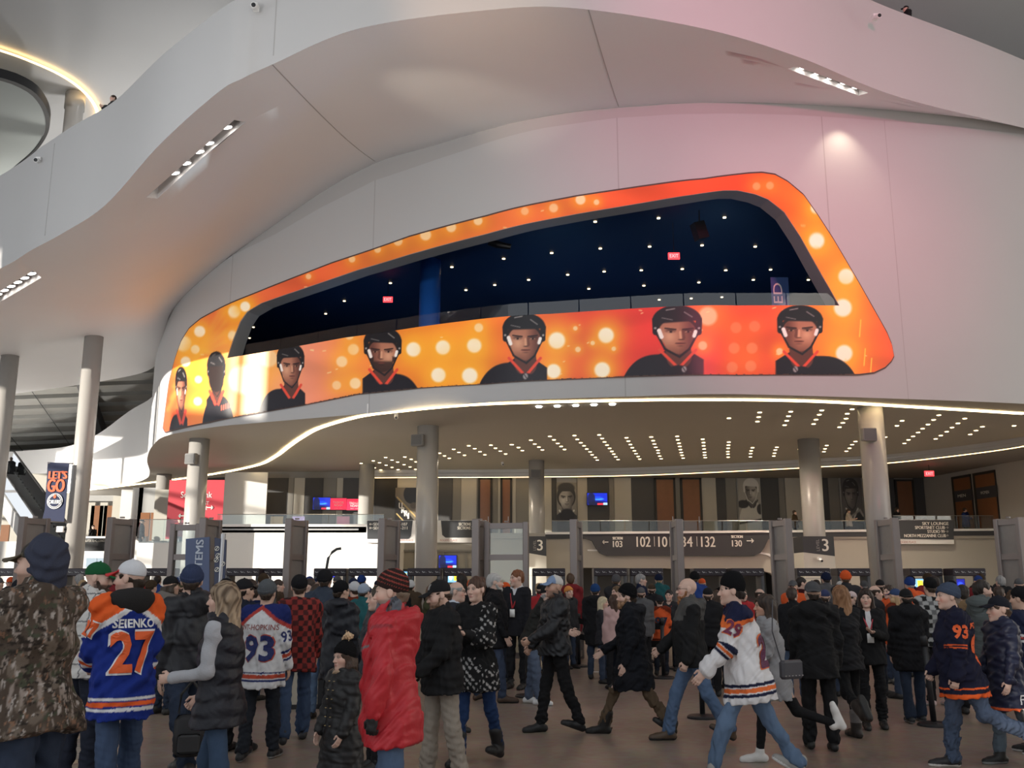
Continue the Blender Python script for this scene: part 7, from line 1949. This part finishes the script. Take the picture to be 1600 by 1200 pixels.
F_ = [
 (('m','hair','jacket','stand'),389,901,15.0,92,K,K,'dark haired man facing right beyond the woman in the vest'),
 (('m','hair','jersey','stand'),398,910,14.0,150,BLU,K,'dark haired man in a blue jersey behind the white 93 jersey'),
 (('f','long','jacket','stand'),372,906,15.5,160,CRM,K,'blonde woman in a cream jacket beyond the woman in the vest',(.42,.30,.18)),
 (('m','hair','jersey','stand'),482,900,15.6,78,BLU,K,'dark haired man in a blue and orange jersey left of the slate blue jacket'),
 (('f','long','jacket','stand'),492,908,14.6,170,K,K,'brown haired woman in a black jacket left of the slate blue jacket'),
 (('m','pom','jacket','stand'),504,899,17.5,120,CH,(.30,.19,.05),'person in a gold pompom hat beyond the slate blue jacket'),
 (('m','hair','jacket','stand'),432,902,18.5,100,BRN,K,'brown haired man in a brown jacket between the white jersey and the plaid shirt'),
 (('m','beanie','jersey','stand'),552,905,15.0,-150,OR,(.62,.62,.64),'person in an orange jersey and white hat right of the hooded black coat'),
 (('m','beanie','jacket','stand'),567,908,14.2,160,TEAL,(.35,.42,.52),'person in a teal jacket and pale blue hat right of the hooded black coat'),
 (('m','hair','jacket','stand'),623,906,18.0,-10,K,K,'dark haired man facing the camera above the red jacket shoulder'),
 (('f','long','jacket','stand'),675,909,15.0,70,OLV,K,'woman with long brown hair left of the older man with glasses',(.10,.055,.03)),
 (('m','cap','jacket','stand'),694,906,14.0,80,CH,(.25,.25,.26),'man with glasses and grey cap left of the older man with glasses'),
 (('m','beanie','jacket','stand'),786,915,16.5,150,(.11,.10,.03),K,'person in an olive yellow jacket behind the white bearded man'),
 (('m','beanie','jacket','stand'),790,907,18.0,10,RD,OR,'person in a red jacket and orange hat behind the white bearded man'),
 (('m','beanie','jacket','stand'),889,913,19.0,40,CH,(.75,.30,.08),'person in an orange hat beside the edge-on gate'),
 (('m','cap','jacket','stand'),846,908,17.5,150,RD,K,'person in a red jacket behind the pale blue cap'),
 (('m','beanie','coat','stand'),931,909,17.0,172,K,(.02,.06,.18),'person in a dark coat and royal blue hat left of the long parka'),
 (('f','long','suit','hold'),943,930,16.3,62,(.03,.03,.035),K,'blonde woman with a lanyard talking left of the long parka',(.50,.42,.28)),
 (('f','long','jacket','stand'),960,925,15.4,-165,PNK,K,'dark haired woman in a pink jacket left of the long parka',(.05,.025,.015)),
 (('m','hair','jersey','stand'),965,912,17.5,-60,(.10,.16,.30),K,'man in a pale blue jersey leaning in left of the long parka',(.10,.06,.03)),
 (('m','hair','jacket','stand'),965,902,21.5,0,(.35,.42,.05),K,'guard in a high visibility jacket inside the detectors'),
 (('m','cap','jacket','stand'),1003,914,17.0,170,GRY,GRY,'person in a grey jacket and grey cap right of the long parka'),
 (('m','cap','jacket','stand'),1020,909,19.3,176,K,BRN,'person in a black jacket and brown cap above the orange 97 jersey'),
 (('m','hair','suit','stand'),1047,918,18.6,-20,CH,K,'dark faced man beside the gate looking towards the camera',(.012,.010,.010)),
 (('m','cap','jacket','stand'),1108,914,14.5,170,K,K,'person in a black jacket and black cap right of the bald man'),
 (('f','long','jersey','stand'),1122,918,15.5,-170,OR,K,'woman in an orange jersey right of the bald man',(.05,.03,.02)),
 (('m','hair','jacket','stand'),1162,915,16.5,20,RD,K,'man in a red jacket behind the white 29 jersey',(.06,.04,.03)),
 (('m','bald','jacket','stand'),1190,916,17.5,60,BRN,K,'balding man in a brown jacket left of the gate at right'),
 (('m','hair','jacket','stand'),1240,913,13.6,150,K,K,'dark haired person in a black jacket left of the broad man with grey cap'),
 (('m','cap','jacket','stand'),1292,917,14.5,170,CH,(.04,.05,.12),'person in a navy cap right of the broad man with grey cap'),
 (('m','cap','jacket','stand'),1334,920,15.0,-60,K,(.60,.48,.47),'person in a pale pink cap between the auburn hair and the smiling woman'),
 (('m','bald','jacket','stand'),1371,910,14.6,88,CH,K,'balding man facing right behind the smiling woman'),
 (('m','hair','jacket','stand'),1393,910,16.2,-60,OR,K,'dark haired smiling man right of the balding man'),
 (('f','capl','jersey','stand'),1403,915,14.2,-150,OR,(.04,.07,.16),'blonde person in a blue hat and orange jersey right of the balding man',(.42,.28,.15)),
 (('m','beanie','jacket','stand'),350,900,12.8,150,K,K,'person in a black hat right of the blue beanie man'),
 (('m','hair','jacket','stand'),128,905,15.5,0,K,K,'dark haired man between the camouflage jacket and the green cap'),
 (('m','beanie','jacket','stand'),232,903,16.5,160,BRN,BRN,'person in a brown hat behind the red and white cap'),
 (('m','cap','jacket','stand'),282,905,17.5,150,CH,OLV,'person in an olive cap left of the blue beanie man'),
 (('f','long','jacket','stand'),336,905,18.5,20,GRY,K,'woman in a grey jacket right of the blue beanie man'),
 (('m','hair','jacket','stand'),1566,912,14.5,150,(.05,.06,.07),K,'person in a slate jacket behind the boy with the black cap'),
 (('f','long','jacket','stand'),1588,918,15.5,20,K,K,'woman in a black jacket near the right picture edge',(.06,.035,.02)),
 (('m','cap','jacket','stand'),8,912,14,140,K,K,'person in a black cap at the left picture edge'),
]
for a in F_: far(*a[:8], **({'hairc':a[8]} if len(a) > 8 else {}))
p97 = far(('m','beanie','jersey','stand'), 1032, 928, 17.7, 178, OR, CH, 'person in an orange 97 jersey and dark hat beside the belt stanchion')
text_flat('number', '97', (0,.212,1.16), .26, .22, mat('number_navy', NVY, .7), [c for c in p97.children if c.name.startswith('hockey')][0], ax=(-1,0,0), az=(0,0,1), bold=.012)
# deeper rows
rs = np.random.RandomState(21)
heads = ['beanie','cap','hair','long','beanie','cap','hair','beanie']; gars = ['jacket','coat','jersey','jacket','jacket']
jc = [('black',K),('charcoal',CH),('navy',NVY),('grey',GRY),('orange',OR),('dark red',(.20,.02,.025)),('olive',OLV),('royal blue',BLU),('brown',BRN),('white',(.55,.55,.56)),('teal',TEAL),('cream',CRM)]
hc = [('black',K),('grey',GRY),('navy',NVY),('orange',OR),('white',(.55,.55,.55)),('brown',BRN),('royal blue',BLU),('red',(.35,.03,.03))]
hairs = [('dark',(.02,.014,.011)),('brown',(.07,.04,.022)),('fair',(.32,.22,.12)),('grey',(.25,.245,.24))]
seen = set(); placed = [(a[1],a[3]) for a in F_]
pos = []
for row, (Y, step) in enumerate(((17.8,46),(19.8,40),(22.6,36))):
    x = -6+row*13
    while x < 1610:
        dens = .9 if x < 760 else .62
        if 1240 < x: dens = .7
        if rs.rand() < dens: pos.append((x+rs.uniform(-9,9), Y+rs.uniform(-.7,.7)))
        x += step
for x, Y in pos:
    if any(abs(x-q) < 15 and abs(Y-w) < .55 for q, w in placed): continue
    wx = aty(x, 960, Y)[0]
    if any(math.hypot(wx-q, Y-w) < .58 for q, w in REG): continue
    bad = abs(Y-25.5) < .6
    for ga, gb in GATES:
        v = gb-ga; t = np.clip(((np.array([wx, Y])-ga)@v)/(v@v), 0, 1); bad |= bool(np.linalg.norm(np.array([wx, Y])-ga-t*v) < .42)
    if bad: continue
    placed.append((x, Y))
    h = heads[rs.randint(8)]; g = gars[rs.randint(5)]; sx = 'f' if h == 'long' else 'm'
    for _ in range(60):
        jn, jcol = jc[rs.choice(12, p=[.24,.14,.14,.10,.09,.05,.05,.06,.05,.03,.025,.025])]; hn, hcol = hc[rs.randint(8)]; an, acol = hairs[rs.randint(4)]
        di = int(np.argmin([abs(x-d[0]) for d in DET])); side = 'left of' if x < DET[di][0]-9 else ('right of' if x > DET[di][0]+9 else 'before')
        what = {'beanie':hn+' knit hat','cap':hn+' cap','hair':'short '+an+' hair','long':'long '+an+' hair'}[h]
        gn = {'jacket':'jacket','coat':'hooded coat','jersey':'jersey'}[g]
        lab = '%s in %s %s, %s, far back %s the %s detector' % ('woman' if sx == 'f' else 'person', jn, gn, what, side, ORD[di])
        if (jn, gn, what) not in seen or _ > 50: break
    seen.add((jn, gn, what))
    Ht = rs.uniform(1.62, 1.86); top = proj([aty(x,960,Y)[0], Y, Ht])[1]
    far((sx,h,g,'stand'), x, float(top), Y, rs.choice([180,165,-165,150,-140,90,-90,20,-30], p=[.28,.12,.12,.1,.1,.08,.08,.06,.06]), jcol, hcol, lab, acol, hat=.0)
# people on the upper levels
def upper(px, py, Y, yaw, kind, jc_, hc_, label, H=1.72):
    """head top at this pixel"""
    p = aty(px, py, Y); far(kind, px, py, Y, yaw, jc_, hc_, label, loc=(p[0], Y, p[2]-H), H=H, group='people on the upper levels')
def balcony(px, py, yaw, kind, jc_, hc_, label, back=.52):
    """standing on the walking level just behind the high parapet"""
    X_, Y_ = proj(np.concatenate([SOF[:,:2]-fn*back, (UZ+1.72)[:,None]], 1)); ok = np.hypot(X_-px, (Y_-py)*.25); k = int(np.argmin(ok))
    p = SOF[k,:2]-fn[k]*back
    far(kind, px, py, p[1], yaw, jc_, hc_, label, loc=(p[0], p[1], UZ[k]), H=1.74, group='people on the upper levels')
balcony(175, 136, -40, ('m','hair','coat','hold'), CH, K, 'person leaning over the high white parapet at the upper left')
balcony(1414, 10, -100, ('m','cap','coat','stand'), K, K, 'person in black looking over the high parapet at the upper right')
upper(18, 714, 51.5, -150, ('m','hair','coat','stand'), K, K, 'person riding at the top of the escalator')
upper(1241, 797, 51.5, 90, ('m','hair','jacket','hold'), BRN, K, 'person in a dark red top behind the glass guard left of a round column')
upper(1325, 795, 51.5, 70, ('m','hair','jacket','hold'), CRM, K, 'person in a pale jacket behind the glass guard in front of the dark portrait')
upper(1401, 793, 51.2, 30, ('f','long','jacket','stand'), K, K, 'person behind the glass guard right of the thick column')
upper(1507, 793, 51.0, 100, ('m','hair','jersey','hold'), BLU, K, 'person in a blue jersey behind the glass guard near the dark doors')
upper(222, 811, 47, 120, ('m','cap','jacket','stand'), K, K, 'person behind the glass guard left of the sunlit column')
upper(281, 809, 48, 30, ('m','cap','jacket','stand'), RD, RD, 'person in a red cap behind the glass guard in front of the red wall')
upper(146, 820, 55, 60, ('m','hair','coat','stand'), K, K, 'person on the far landing behind the tall left column')
for r in PROTO.values():
    for ch in list(r.children):
        for g in list(ch.children): bpy.data.objects.remove(g)
        bpy.data.objects.remove(ch)
    bpy.data.objects.remove(r)
# litter on the floor
p = ground(929, 1050); MB().box((-.09,-.05,0),(.09,.05,.006)).build('paper_scrap', M_SIGNW, None, loc=tuple(p), label='white paper scrap lying on the floor left of the long parka', cat='paper')
